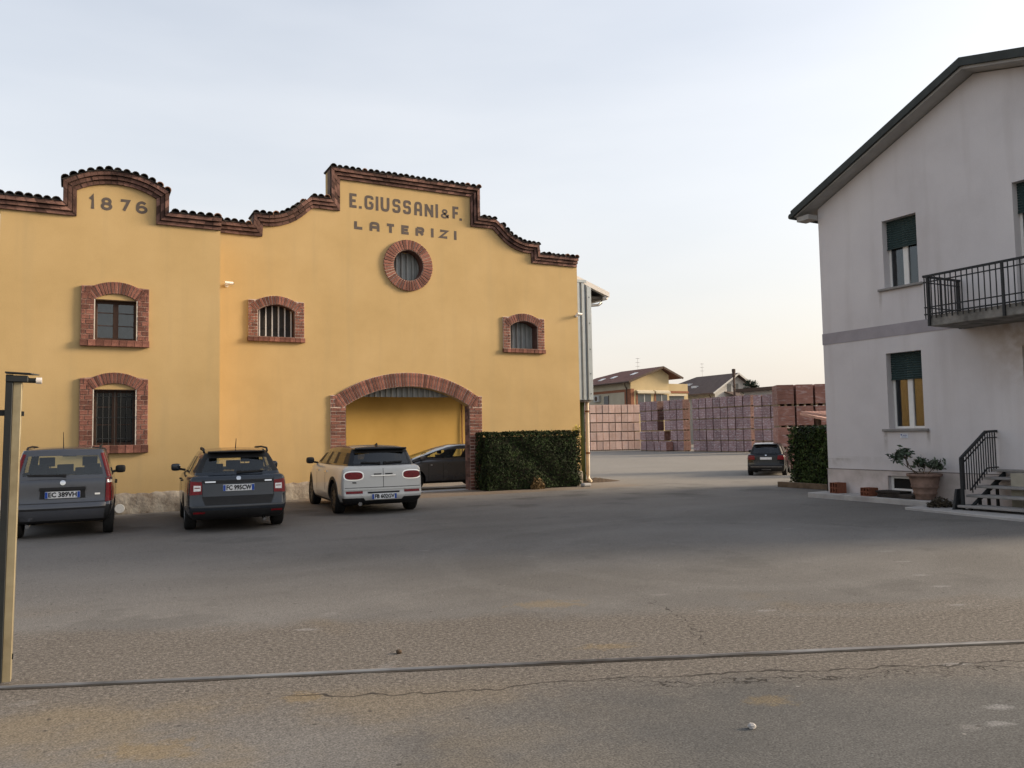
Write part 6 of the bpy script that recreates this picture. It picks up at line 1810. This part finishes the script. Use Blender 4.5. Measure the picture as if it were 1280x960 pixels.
def car(name, label, loc, rz, sp):
    """origin on the ground under the rear axle, x forward, y left"""
    t = thing(name, label, 'car', loc, rz)
    L_, W_, H_, ro, wb, r, belt = sp['L'], sp['W'], sp['H'], sp['ro'], sp['wb'], sp['r'], sp['belt']
    hw = W_ / 2; fx = L_ - ro; P = sp['paint']
    lowz = sp.get('low', 0.19)
    bz = sp.get('bumper', 0.50)          # upper edge of the dark rear bumper
    # ---- lower body: rows bottom..belt
    zr = [lowz, lowz + 0.07, (lowz + 0.07 + bz) / 2 + 0.02, bz, bz + 0.055, (bz + belt) / 2 + 0.04, belt - 0.085, belt - 0.02, belt + 0.012]
    rear_in = sp.get('rear_in', [0.20, 0.05, 0.0, 0.01, 0.035, 0.05, 0.055, 0.075, 0.16])
    front_in = [0.22, 0.06, 0.0, 0.01, 0.03, 0.08, 0.16, 0.26, 0.45]
    wid = sp.get('wid', [0.86, 0.945, 0.985, 1.0, 1.0, 0.998, 0.985, 0.955, 0.86])
    xs = [0.0, 0.035, 0.10, 0.22, 0.36, 0.50, 0.64, 0.78, 0.90, 0.965, 1.0]
    ys = [-1, -0.93, -0.72, -0.36, 0, 0.36, 0.72, 0.93, 1]
    nose = sp.get('nose', 0.72)          # height of the bonnet's leading edge / belt
    cowl = sp['cowl']
    def pos(i, j, k):
        xa, xb = -ro + rear_in[k], fx - front_in[k]
        x = xa + (xb - xa) * xs[i]
        z = zr[k]
        f = sm((x - (cowl - 0.25)) / max(0.2, fx - cowl + 0.25))
        if k >= 5: z = z * (1 - f * (1 - nose)) if k >= 6 else z * (1 - f * (1 - nose) * 0.8)
        yf = ys[j]
        tap = 1 - 0.085 * sm((0.16 - xs[i]) / 0.16) ** 1.4 - 0.15 * sm((xs[i] - 0.80) / 0.20) ** 1.4
        y = hw * wid[k] * yf * tap * 1.012
        # ends bow outwards in plan
        if xs[i] < 0.05: x += 0.055 * abs(yf) ** 2.2 * (1 - xs[i] / 0.05)
        if xs[i] > 0.95: x -= 0.16 * abs(yf) ** 2.2 * (xs[i] - 0.95) / 0.05
        if k == 8: z += 0.03 * (1 - yf * yf) * f
        return (x, y, z)
    def fm(side, i, j, k):
        if side == 'bottom': return 1
        if side == 'rear': return 1 if k < sp.get('rear_dark_rows', 3) else 0
        if side == 'front': return 1 if k < 2 else 0
        if side in ('left', 'right'):
            if k < 1: return 1
            if i == 0 and k < sp.get('rear_dark_rows', 3) and sp.get('wrap_bumper', True): return 1
            return 0
        return 0
    verts, faces, mi = box_grid(len(xs) - 1, len(ys) - 1, len(zr) - 1, pos, fm)
    cut = MB()
    cut.cur = 1
    for ax in (0.0, wb):
        for s in (-1, 1):
            R_ = r + 0.055
            n = 28
            ya, yb = s * (hw - 0.30), s * (hw + 0.15)
            base = len(cut.v)
            for yy in (ya, yb):
                for q in range(n):
                    a = 2 * math.pi * q / n
                    cut.v.append(Vector((ax + R_ * math.cos(a), yy, r + 0.012 + R_ * math.sin(a))))
            for q in range(n):
                cut.f.append([base + q, base + (q + 1) % n, base + n + (q + 1) % n, base + n + q]); cut.mi.append(1)
            cut.f.append([base + q for q in range(n)]); cut.mi.append(1)
            cut.f.append([base + n + q for q in reversed(range(n))]); cut.mi.append(1)
    me = eval_mesh(verts, faces, mi, [P, PLASTIC], 2, cut)
    bv1 = BVHTree.FromPolygons([v.co.copy() for v in me.vertices], [list(p.vertices) for p in me.polygons])
    split_mesh(me, ['body', 'bumper_trim'], [P, PLASTIC], t)
    # ---- greenhouse
    g = sp['gh']       # rear base/top x, front base/top x, half width base/top, pillar columns
    zt = H_
    rows = g.get('rows', [0.0, 0.07, 0.87, 0.955, 1.0])
    cols = g['cols']   # fractions along the side, rear to front, with pillar pairs
    ge = g.get('gy', 0.91)
    gy = [-1, -ge, -0.45, 0, 0.45, ge, 1]
    zb = belt - 0.04
    def gpos(i, j, k):
        tt = rows[k]
        e = tt ** 1.15
        xa = g['rb'] + (g['rt'] - g['rb']) * e; xb = g['fb'] + (g['ft'] - g['fb']) * e
        if k == len(rows) - 1: xa += 0.10; xb -= 0.22
        x = xa + (xb - xa) * cols[i]
        hwk = g['wb'] + (g['wt'] - g['wb']) * tt ** 1.6
        if k == len(rows) - 1: hwk *= 0.90
        y = hwk * gy[j]
        u = (x - g['rt']) / max(0.1, g['ft'] - g['rt'])
        z = zb + (zt - 0.03 - zb) * tt
        if tt > 0.8: z -= 0.05 * sm((0.35 - u) / 0.35) * g.get('droop', 0.6) + 0.05 * sm((u - 0.65) / 0.35)
        if k == len(rows) - 1: z += 0.030 * (1 - gy[j] ** 2)
        nb = len(cols) - 1
        if i == 0: x += 0.06 * abs(gy[j]) ** 2.2
        if i == nb: x -= 0.14 * abs(gy[j]) ** 2
        # sides tuck in towards the back
        y *= 1 - g.get('tuck', 0.06) * sm((0.25 - cols[i]) / 0.25) - 0.06 * sm((cols[i] - 0.75) / 0.25)
        return (x, y, z)
    side_glass = g['glass']      # set of column cells that are panes
    def gm(side, i, j, k):
        if side == 'rear': return 1 if (1 <= j <= len(gy) - 3 and k == 1) else (3 if g.get('frit') and k in (1, 2) or g.get('dark_rear') and k >= 2 else 0)
        if side == 'front': return 4 if (1 <= j <= len(gy) - 3 and k in (1, )) else 0
        if side in ('left', 'right'):
            if k == 1: return 2 if i in side_glass else 3
            return 0
        if side == 'top': return 5
        return 0
    verts, faces, mi = box_grid(len(cols) - 1, len(gy) - 1, len(rows) - 1, gpos, gm)
    PR = sp.get('roof_paint', P); PIL = sp.get('pillar', PLASTIC)
    gme = eval_mesh(verts, faces, mi, [PR, CARGLASS, CARGLASS, PIL, CARGLASS, PR], 2)
    bv2 = BVHTree.FromPolygons([v.co.copy() for v in gme.vertices], [list(p.vertices) for p in gme.polygons])
    gl = sp.get('side_glass_mat', CARGLASS); rgl = sp.get('rear_glass_mat', CARGLASS)
    parts = split_mesh(gme, ['cabin_frame', 'rear_window', 'side_window', 'pillar', 'windscreen', 'roof'], [PR, rgl, gl, PIL, CARGLASS, PR], t)
    for o in parts.get('side_window', []) + parts.get('pillar', []): islands_to_objects(o, t)
    # ---- cabin: shelf, seats with headrests
    seats = []
    xw = g['fb']
    for (sx, n_) in ((wb * 0.50, 2), (0.16 + sp.get('bench', 0.0), 3)):
        for k in range(n_):
            yy = (k - (n_ - 1) / 2) * (0.70 if n_ == 2 else 0.42)
            w2 = 0.24 if n_ == 2 else 0.2
            m_ = MB(); top = belt + (0.14 if n_ == 2 else 0.03)
            m_.box(sx - 0.06, sx + 0.06, yy - w2, yy + w2, belt - 0.10, top)
            m_.box(sx - 0.05, sx + 0.03, yy - 0.125, yy + 0.125, top + 0.03, top + 0.20)
            m_.box(sx - 0.02, sx, yy - 0.06, yy - 0.045, top, top + 0.05); m_.box(sx - 0.02, sx, yy + 0.045, yy + 0.06, top, top + 0.05)
            m_.build('seat', CABIN, t, local=True, bevel=0.045)
    MB().box(xw - 0.75, xw - 0.15, -hw * 0.72, hw * 0.72, belt - 0.05, belt + 0.05).build('dashboard', CABIN, t, local=True, bevel=0.03)
    MB().lathe([(0.17, -0.015), (0.185, 0.0), (0.17, 0.015)], 20, (xw - 0.85, 0.36, belt + 0.06), 'Y').build('steering_wheel', CABIN, t, local=True)
    MB().box(g['ft'] - 0.10, g['ft'] - 0.07, -0.12, 0.12, H_ - 0.20, H_ - 0.13).build('inner_mirror', CABIN, t, local=True, bevel=0.01)
    # ---- wheels, mirrors
    for ax in (0, wb):
        for s in (-1, 1): wheel(t, ax, s * (hw - sp.get('tw', 0.19) / 2 - 0.015), r, sp.get('tw', 0.19), s, sp.get('rim', RIM), sp.get('spokes', 10))
    for s in (-1, 1):
        mx_, mz = g['fb'] - 0.60 + sp.get('mir_dx', 0.0), belt + 0.075
        vs, fs, mi_ = box_grid(2, 2, 2, lambda i, j, k: (mx_ - 0.06 + i * 0.075, s * (hw - 0.005 + j * 0.09), mz - 0.075 + k * 0.075), lambda *a: 0)
        mm = eval_mesh(vs, fs, mi_, [sp.get('mirror', PLASTIC)], 2)
        mo = link_mesh('mirror', mm, t); mm.polygons.foreach_set('use_smooth', [True] * len(mm.polygons))
        MB().bar((mx_ + 0.02, s * (hw - 0.10), mz - 0.06), (mx_ + 0.02, s * (hw + 0.06), mz - 0.03), 0.06, 0.045).build('mirror_arm', PLASTIC, mo, local=True)
        MB().lathe([(0.0, 0.0), (1.0, 0.0)], 16, (0, 0, 0)).build('mirror_glass', mat('mirror_silver', (0.55, 0.57, 0.6), 0.08, metal=0.9), mo, local=True).matrix_local = \
            Matrix.Translation((mx_ - 0.0505, s * (hw + 0.085), mz)) @ Matrix.Rotation(R(90), 4, 'Y') @ Matrix.Diagonal((0.046, 0.068, 1, 1))
    # ---- door handles and shut lines on both sides
    for s in (-1, 1):
        for hx in sp.get('handles', []):
            gd = [[Vector((hx + dx, s * 3, belt - 0.13 + dz)) for dx in (-0.085, -0.03, 0.03, 0.085)] for dz in (-0.016, 0.016)]
            patch([bv1], 'door_handle', sp.get('handle_m', P), t, gd, (0, -s, 0), off=0.03, thick=0.0)
        for hx in sp.get('shuts', []):
            gd = [[Vector((hx + dx, s * 3, zz)) for dx in (-0.006, 0.006)] for zz in [lowz + 0.12 + (belt - lowz - 0.17) * q / 8 for q in range(9)]]
            patch([bv1], 'door_gap', PLASTIC, t, gd, (0, -s, 0), off=0.002, thick=0.004)
    return t, bv1, bv2

def plate(t, txt, y, z, xr, w=0.52, h=0.112, blue=True, tilt=0.0):
    p = MB().box(xr - 0.016, xr, y - w / 2, y + w / 2, z - h / 2, z + h / 2).build('licence_plate', PLATEW, t, local=True, bevel=0.004)
    if blue:
        for s in (-1, 1):
            MB().box(xr - 0.0185, xr - 0.0165, y + s * (w / 2 - 0.022) - 0.02, y + s * (w / 2 - 0.022) + 0.02, z - h / 2 + 0.004, z + h / 2 - 0.004).build('plate_band', PLATEB, p, local=True)
    if not txt: return p
    me = text_mesh(txt, h * 0.98, 0.0045, 0.0008)
    me.materials.append(PLATEK)
    xsv = [v.co.x for v in me.vertices]; k = (w - 0.10) / (max(xsv) - min(xsv))
    o = link_mesh('plate_text', me, p)
    # text plane faces backwards (-x); its x axis runs to -y
    o.matrix_local = Matrix.Translation((xr - 0.0178, y, z)) @ Matrix(((0, 0, -1, 0), (-1, 0, 0, 0), (0, 1, 0, 0), (0, 0, 0, 1))) @ Matrix.Diagonal((k, 1.0, 1, 1))
    return p

def rear_x(bvs, y, z):
    best = None
    for b in bvs:
        h = b.ray_cast(Vector((-4, y, z)), Vector((1, 0, 0)), 10)
        if h[0] is not None and (best is None or h[0].x < best): best = h[0].x
    return best

def wiper(t, bvs, y0, z0, y1, z1):
    a, b = rear_x(bvs, y0, z0), rear_x(bvs, y1, z1)
    w = MB(); w.bar((a - 0.03, y0, z0), (b - 0.02, y1, z1), 0.025, 0.03); w.lathe([(0, -0.06), (0.03, -0.06), (0.035, 0.0)], 10, (0, 0, 0))
    w = MB(); w.bar((a - 0.03, y0, z0), (b - 0.02, y1, z1), 0.025, 0.03); w.bar((a, y0, z0), (a - 0.045, y0, z0), 0.05, 0.05)
    w.build('rear_wiper', PLASTIC, t, local=True)

def roof_rail(t, x0, x1, y, z, h, m=PLASTIC):
    for s in (-1, 1):
        MB().tube([(x0, s * y, z - 0.02), (x0 + 0.06, s * y, z + h * 0.8), (x0 + 0.16, s * y, z + h), ((x0 + x1) / 2, s * y, z + h + 0.015), (x1 - 0.16, s * (y - 0.03), z + h), (x1, s * (y - 0.04), z - 0.02)], 0.018, 8).build('roof_rail', m, t, local=True, smooth=True)

# --- silver-grey tall hatchback, left
sp = dict(L=3.54, W=1.575, H=1.535, ro=0.56, wb=2.30, r=0.29, belt=0.99, paint=PAINT_GREY, cowl=2.05, nose=0.80, low=0.24, bumper=0.54, rear_dark_rows=3,
          rear_in=[0.16, 0.03, 0.0, 0.0, 0.05, 0.06, 0.065, 0.075, 0.12], tw=0.17,
          gh=dict(rb=-0.47, rt=-0.33, fb=2.25, ft=1.45, wb=0.775, wt=0.615, gy=0.88, rows=[0.0, 0.03, 0.935, 0.978, 1.0], cols=[0, 0.08, 0.14, 0.36, 0.40, 0.70, 0.74, 0.94, 1], glass={2, 4, 6}, droop=0.3, tuck=0.03),
          handles=[0.55, 1.35], shuts=[0.75, 1.55], mirror=PLASTIC, handle_m=PLASTIC, pillar=PAINT_GREY)
T, b1, b2 = car('parked_car', 'silver-grey tall hatchback parked nearest the gate post, rear to camera', (-8.37, -5.22, 0), R(90) - R(2), sp)
BV = [b1, b2]
for s in (-1, 1):
    patch(BV, 'taillight', REDL, T, quad_grid([(s * 0.64, 0.58), (s * 0.775, 0.60), (s * 0.765, 0.99), (s * 0.655, 0.985)], 8, 5), (1, 0, 0), 0.012, 0.05)
    patch(BV, 'upper_taillight', REDL, T, quad_grid([(s * 0.665, 1.00), (s * 0.752, 1.00), (s * 0.612, 1.42), (s * 0.560, 1.41)], 8, 4), (1, 0, 0), 0.012, 0.05)
    patch(BV, 'reversing_lamp', CLEARL, T, quad_grid([(s * 0.665, 0.905), (s * 0.765, 0.905), (s * 0.76, 0.955), (s * 0.665, 0.955)], 3, 4), (1, 0, 0), 0.017, 0.03)
patch(BV, 'plate_recess', PLASTIC, T, quad_grid([(-0.34, 0.66), (0.34, 0.66), (0.33, 0.835), (-0.33, 0.835)], 4, 6), (1, 0, 0), 0.004, 0.01)
patch(BV, 'plate_light_bar', PLASTIC, T, quad_grid([(-0.35, 0.80), (0.35, 0.80), (0.34, 0.85), (-0.34, 0.85)], 2, 6), (1, 0, 0), 0.03, 0.0)
plate(T, 'EC 389VH', 0.0, 0.725, rear_x(BV, 0, 0.725) - 0.008)
patch(BV, 'tailgate_gap', PLASTIC, T, quad_grid([(-0.63, 0.583), (0.63, 0.583), (0.63, 0.593), (-0.63, 0.593)], 1, 10), (1, 0, 0), 0.003, 0.01)
patch(BV, 'bumper_silver_strip', PAINT_GREY, T, quad_grid([(-0.74, 0.505), (0.74, 0.505), (0.74, 0.57), (-0.74, 0.57)], 3, 14), (1, 0, 0), 0.012, 0.01)  # silver-grey painted strip above the dark bumper
patch(BV, 'badge', CHROME, T, round_grid(0.0, 0.925, 0.042, 0.042, p=2.0), (1, 0, 0), 0.012, 0.01)
for s in (-1, 1):
    patch(BV, 'tailgate_gap', PLASTIC, T, quad_grid([(s * 0.632, 0.585), (s * 0.640, 0.585), (s * 0.648, 0.985), (s * 0.640, 0.985)], 8, 1), (1, 0, 0), 0.003, 0.01)
patch(BV, 'model_badge', CHROME, T, quad_grid([(-0.56, 0.705), (-0.48, 0.705), (-0.48, 0.735), (-0.56, 0.735)], 1, 2), (1, 0, 0), 0.008, 0.01)
patch(BV, 'bumper_lower', PAINT_GREY, T, quad_grid([(-0.72, 0.30), (0.72, 0.30), (0.735, 0.47), (-0.735, 0.47)], 4, 14), (1, 0, 0), 0.008, 0.01)
wiper(T, BV, -0.02, 1.045, 0.52, 1.06)
roof_rail(T, -0.22, 1.4, 0.55, 1.475, 0.045)
MB().tube([(-0.10, 0.02, 1.51), (-0.22, 0.02, 1.78)], [0.008, 0.004], 6).build('antenna', PLASTIC, T, local=True)
MB().tube([(-0.40, 0.50, 0.235), (-0.585, 0.50, 0.225)], 0.032, 12).build('exhaust', CHROME, T, local=True)

# --- dark slate estate car
sp = dict(L=4.26, W=1.74, H=1.46, ro=0.92, wb=2.47, r=0.31, belt=0.985, paint=PAINT_BLUE, cowl=2.25, nose=0.80, low=0.21, bumper=0.47, rear_dark_rows=2,
          rear_in=[0.20, 0.04, 0.0, 0.0, 0.03, 0.06, 0.075, 0.10, 0.18], tw=0.20,
          gh=dict(rb=-0.76, rt=-0.46, fb=2.60, ft=1.55, wb=0.79, wt=0.565, cols=[0, 0.055, 0.10, 0.27, 0.295, 0.49, 0.515, 0.72, 0.745, 0.95, 1], glass={2, 4, 6, 8}, droop=0.8, tuck=0.07, frit=True),
          handles=[0.75, 1.55], shuts=[0.95, 1.80], mirror=PAINT_BLUE, bench=0.1)
T, b1, b2 = car('parked_car', 'dark slate estate car with roof rails in front of the stone plinth', (-5.62, -5.72, 0), R(90) - R(4), sp)
BV = [b1, b2]
for s in (-1, 1):
    patch(BV, 'taillight', REDL, T, quad_grid([(s * 0.60, 0.665), (s * 0.86, 0.655), (s * 0.845, 0.90), (s * 0.60, 0.875)], 6, 8), (1, 0, 0), 0.010, 0.05)
    patch(BV, 'reversing_lamp', CLEARL, T, quad_grid([(s * 0.62, 0.725), (s * 0.735, 0.72), (s * 0.735, 0.82), (s * 0.62, 0.815)], 4, 5), (1, 0, 0), 0.015, 0.03)
    patch(BV, 'lamp_red_inset', REDL, T, quad_grid([(s * 0.635, 0.77), (s * 0.72, 0.77), (s * 0.72, 0.785), (s * 0.635, 0.785)], 1, 3), (1, 0, 0), 0.018, 0.02)
plate(T, 'FC 995CW', 0.0, 0.765, rear_x(BV, 0, 0.765) - 0.012)
patch(BV, 'tailgate_moulding', PLASTIC, T, quad_grid([(-0.57, 0.845), (0.57, 0.845), (0.60, 0.90), (-0.60, 0.90)], 3, 8), (1, 0, 0), 0.016, 0.01)
patch(BV, 'bumper_upper', PLASTIC, T, quad_grid([(-0.55, 0.475), (0.55, 0.475), (0.60, 0.615), (-0.60, 0.615)], 3, 10), (1, 0, 0), 0.004, 0.01)
patch(BV, 'tailgate_gap', PLASTIC, T, quad_grid([(-0.60, 0.615), (0.60, 0.615), (0.60, 0.625), (-0.60, 0.625)], 1, 10), (1, 0, 0), 0.004, 0.01)
for s in (-1, 1):
    patch(BV, 'bumper_reflector', REDL, T, quad_grid([(s * 0.55, 0.335), (s * 0.74, 0.335), (s * 0.74, 0.365), (s * 0.55, 0.365)], 2, 4), (1, 0, 0), 0.008, 0.02)
    patch(BV, 'bumper_corner', PAINT_BLUE, T, quad_grid([(s * 0.56, 0.47), (s * 0.85, 0.47), (s * 0.855, 0.65), (s * 0.61, 0.62)], 4, 6), (1, 0, 0), 0.008, 0.02)
patch(BV, 'badge', CHROME, T, round_grid(0.0, 0.93, 0.038, 0.038, p=2.0), (1, 0, 0), 0.014, 0.01)
for s in (-1, 1):
    patch(BV, 'tailgate_gap', PLASTIC, T, quad_grid([(s * 0.588, 0.62), (s * 0.596, 0.62), (s * 0.60, 0.96), (s * 0.592, 0.96)], 8, 1), (1, 0, 0), 0.003, 0.01)
patch(BV, 'model_badge', CHROME, T, quad_grid([(0.38, 0.862), (0.55, 0.862), (0.55, 0.885), (0.38, 0.885)], 1, 4), (1, 0, 0), 0.020, 0.01)
patch(BV, 'model_badge', CHROME, T, quad_grid([(-0.56, 0.862), (-0.44, 0.862), (-0.44, 0.885), (-0.56, 0.885)], 1, 4), (1, 0, 0), 0.020, 0.01)
sx_ = MB(); sx_.box(-0.60, -0.38, -0.49, 0.49, 1.375, 1.40); sx_.build('roof_spoiler', PLASTIC, T, local=True, bevel=0.01)
wiper(T, BV, 0.0, 1.03, -0.42, 1.04)
roof_rail(T, -0.30, 1.45, 0.545, 1.40, 0.042)
MB().tube([(-0.20, 0.0, 1.44), (-0.34, 0.0, 1.62)], [0.009, 0.005], 6).build('antenna', PLASTIC, T, local=True)
MB().tube([(-0.75, -0.42, 0.25), (-0.93, -0.43, 0.20)], 0.028, 12).build('exhaust', CHROME, T, local=True)

# --- pearl-white compact estate with split rear doors
sp = dict(L=4.25, W=1.81, H=1.43, ro=0.80, wb=2.67, r=0.325, belt=1.00, paint=PAINT_WHITE, cowl=2.65, nose=0.84, low=0.19, bumper=0.42, rear_dark_rows=2,
          rear_in=[0.22, 0.05, 0.0, 0.0, 0.03, 0.045, 0.06, 0.08, 0.15], tw=0.215, rim=RIMD, spokes=10,
          gh=dict(rb=-0.66, rt=-0.46, fb=2.75, ft=1.85, wb=0.80, wt=0.635, cols=[0, 0.05, 0.09, 0.30, 0.325, 0.55, 0.575, 0.82, 0.85, 0.96, 1], glass={2, 4, 6}, droop=0.5, tuck=0.10, dark_rear=True),
          handles=[0.65, 1.55], shuts=[0.80, 1.75], mirror=PLASTIC, roof_paint=PAINT_BLACK, side_glass_mat=CARGLASSD, rear_glass_mat=CARGLASSD, handle_m=CHROME, bench=0.15)
T, b1, b2 = car('parked_car', 'pearl-white compact estate with black roof parked before the gateway', (-2.52, -4.48, 0), R(90) - R(4), sp)
BV = [b1, b2]
for s in (-1, 1):
    cy_ = s * 0.615
    patch(BV, 'taillight_ring', CHROME, T, round_grid(cy_, 0.808, 0.205, 0.098), (1, 0, 0), 0.006, 0.03)
    patch(BV, 'taillight', REDL, T, round_grid(cy_, 0.808, 0.182, 0.077), (1, 0, 0), 0.018, 0.03)
    patch(BV, 'bumper_reflector', REDL, T, quad_grid([(s * 0.44, 0.445), (s * 0.78, 0.445), (s * 0.78, 0.495), (s * 0.44, 0.495)], 2, 6), (1, 0, 0), 0.010, 0.02)
    patch(BV, 'door_pull', PLASTIC, T, quad_grid([(s * 0.04, 0.822), (s * 0.20, 0.822), (s * 0.20, 0.845), (s * 0.04, 0.845)], 1, 4), (1, 0, 0), 0.008, 0.01)
for s in (-1, 1):
    for ax in (0.0, 2.67):
        gd = [[Vector((ax + rr_ * math.cos(a_), s * 3, 0.337 + rr_ * math.sin(a_))) for rr_ in (0.385, 0.415, 0.445)] for a_ in [R(-8 + 196 * q / 20) for q in range(21)]]
        patch([b1], 'arch_trim', PLASTIC, T, gd, (0, -s, 0), 0.008, 0.0)
patch(BV, 'chrome_handle', CHROME, T, quad_grid([(-0.26, 0.792), (0.26, 0.792), (0.26, 0.808), (-0.26, 0.808)], 1, 8), (1, 0, 0), 0.02, 0.01)
patch(BV, 'split_door_gap', PLASTIC, T, quad_grid([(-0.005, 0.56), (0.005, 0.56), (0.005, 1.0), (-0.005, 1.0)], 8, 1), (1, 0, 0), 0.002, 0.01)
patch(BV, 'bumper_gap', PLASTIC, T, quad_grid([(-0.80, 0.555), (0.80, 0.555), (0.80, 0.567), (-0.80, 0.567)], 1, 12), (1, 0, 0), 0.003, 0.01)
patch(BV, 'bumper_edge', PAINT_WHITE, T, quad_grid([(-0.82, 0.515), (0.82, 0.515), (0.82, 0.55), (-0.82, 0.55)], 2, 12), (1, 0, 0), 0.022, 0.0)
patch(BV, 'bumper_centre', PAINT_WHITE, T, quad_grid([(-0.38, 0.30), (0.38, 0.30), (0.50, 0.44), (-0.50, 0.44)], 4, 8), (1, 0, 0), 0.010, 0.03)
patch(BV, 'plate_recess', PLASTIC, T, quad_grid([(-0.33, 0.44), (0.33, 0.44), (0.34, 0.475), (-0.34, 0.475)], 1, 6), (1, 0, 0), 0.014, 0.02)
plate(T, 'FB 602GV', 0.0, 0.375, rear_x(BV, 0, 0.375) - 0.022)
patch(BV, 'badge', PLASTIC, T, quad_grid([(0.56, 0.655), (0.64, 0.655), (0.65, 0.68), (0.57, 0.68)], 1, 2), (1, 0, 0), 0.008, 0.01)
sx_ = MB(); sx_.box(-0.58, -0.32, -0.56, 0.56, 1.335, 1.375); sx_.build('roof_spoiler', PAINT_BLACK, T, local=True, bevel=0.015)
wiper(T, BV, 0.06, 1.06, 0.44, 1.075); wiper(T, BV, -0.06, 1.06, -0.44, 1.075)
MB().add([(-0.24, -0.02, 1.415), (-0.06, -0.02, 1.425), (-0.06, 0.02, 1.425), (-0.24, 0.02, 1.415), (-0.23, -0.006, 1.475), (-0.23, 0.006, 1.475)], [(0, 1, 4), (2, 3, 5), (1, 2, 5, 4), (3, 0, 4, 5)]).build('shark_fin', PLASTIC, T, local=True)
MB().tube([(-0.62, 0.50, 0.24), (-0.80, 0.50, 0.235)], 0.04, 12).build('exhaust', CHROME, T, local=True)

# --- anthracite hatchback inside the gateway, side on, nose to the left
sp = dict(L=4.02, W=1.74, H=1.46, ro=0.68, wb=2.51, r=0.31, belt=0.96, paint=PAINT_ANTH, cowl=2.35, nose=0.76, low=0.20, bumper=0.47, tw=0.20,
          gh=dict(rb=-0.52, rt=-0.10, fb=2.85, ft=1.40, wb=0.79, wt=0.60, cols=[0, 0.06, 0.12, 0.38, 0.41, 0.70, 0.73, 0.92, 1], glass={2, 4, 6}, droop=0.6, tuck=0.06),
          handles=[0.55, 1.30], shuts=[0.55, 1.55, 2.05], mirror=PAINT_ANTH, rim=RIMD)
T, b1, b2 = car('parked_car', 'anthracite hatchback parked sideways inside the brick gateway', (3.85, 3.7, -0.15), R(180) - R(3), sp)
BV = [b1, b2]
for s in (-1, 1):
    gd = [[Vector((3, s * yy, zz)) for yy in (0.42, 0.52, 0.62, 0.70)] for zz in (0.60, 0.66, 0.72)]
    patch(BV, 'headlight', CLEARL, T, gd, (-1, 0, 0), 0.01, 0.04)
    patch(BV, 'taillight', REDL, T, quad_grid([(s * 0.58, 0.70), (s * 0.80, 0.70), (s * 0.79, 0.92), (s * 0.60, 0.92)], 4, 5), (1, 0, 0), 0.01, 0.04)
    gd = [[Vector((1.95 + dx, s * 3, 0.80 + dz)) for dx in (-0.03, 0.03)] for dz in (-0.012, 0.012)]
    patch([b1], 'side_repeater', CLEARL, T, gd, (0, -s, 0), 0.008, 0.0)

# --- black estate far right
sp = dict(L=4.45, W=1.78, H=1.55, ro=0.80, wb=2.76, r=0.33, belt=1.02, paint=PAINT_BLACK, cowl=2.6, nose=0.82, low=0.20, bumper=0.52, rear_dark_rows=3, tw=0.22,
          gh=dict(rb=-0.62, rt=-0.34, fb=2.9, ft=1.75, wb=0.80, wt=0.60, cols=[0, 0.055, 0.10, 0.30, 0.33, 0.54, 0.57, 0.82, 0.85, 0.96, 1], glass={2, 4, 6}, droop=0.7, tuck=0.08, frit=True),
          handles=[0.70, 1.60], shuts=[0.85, 1.80], mirror=PAINT_BLACK, side_glass_mat=CARGLASSD, rear_glass_mat=CARGLASSD)
T, b1, b2 = car('parked_car', 'black estate car parked far off beside the right-hand hedge', (20.42, 6.55, gz(20.4, 6.5) - 0.01), R(90) - R(50), sp)
BV = [b1, b2]
for s in (-1, 1):
    patch(BV, 'taillight', REDL, T, quad_grid([(s * 0.50, 0.78), (s * 0.86, 0.77), (s * 0.84, 0.98), (s * 0.52, 0.96)], 4, 6), (1, 0, 0), 0.01, 0.05)
plate(T, '', 0.0, 0.83, rear_x(BV, 0, 0.83) - 0.01, blue=False)
patch(BV, 'badge', CHROME, T, round_grid(0.0, 0.985, 0.04, 0.04, p=2.0), (1, 0, 0), 0.012, 0.01)
patch(BV, 'bumper_trim_line', GALV, T, quad_grid([(-0.70, 0.43), (0.70, 0.43), (0.70, 0.455), (-0.70, 0.455)], 1, 10), (1, 0, 0), 0.008, 0.01)
patch(BV, 'exhaust_trim', GALV, T, quad_grid([(-0.22, 0.29), (0.22, 0.29), (0.20, 0.33), (-0.20, 0.33)], 1, 4), (1, 0, 0), 0.01, 0.02)
sx_ = MB(); sx_.box(-0.50, -0.22, -0.52, 0.52, 1.45, 1.485); sx_.build('roof_spoiler', PAINT_BLACK, T, local=True, bevel=0.012)
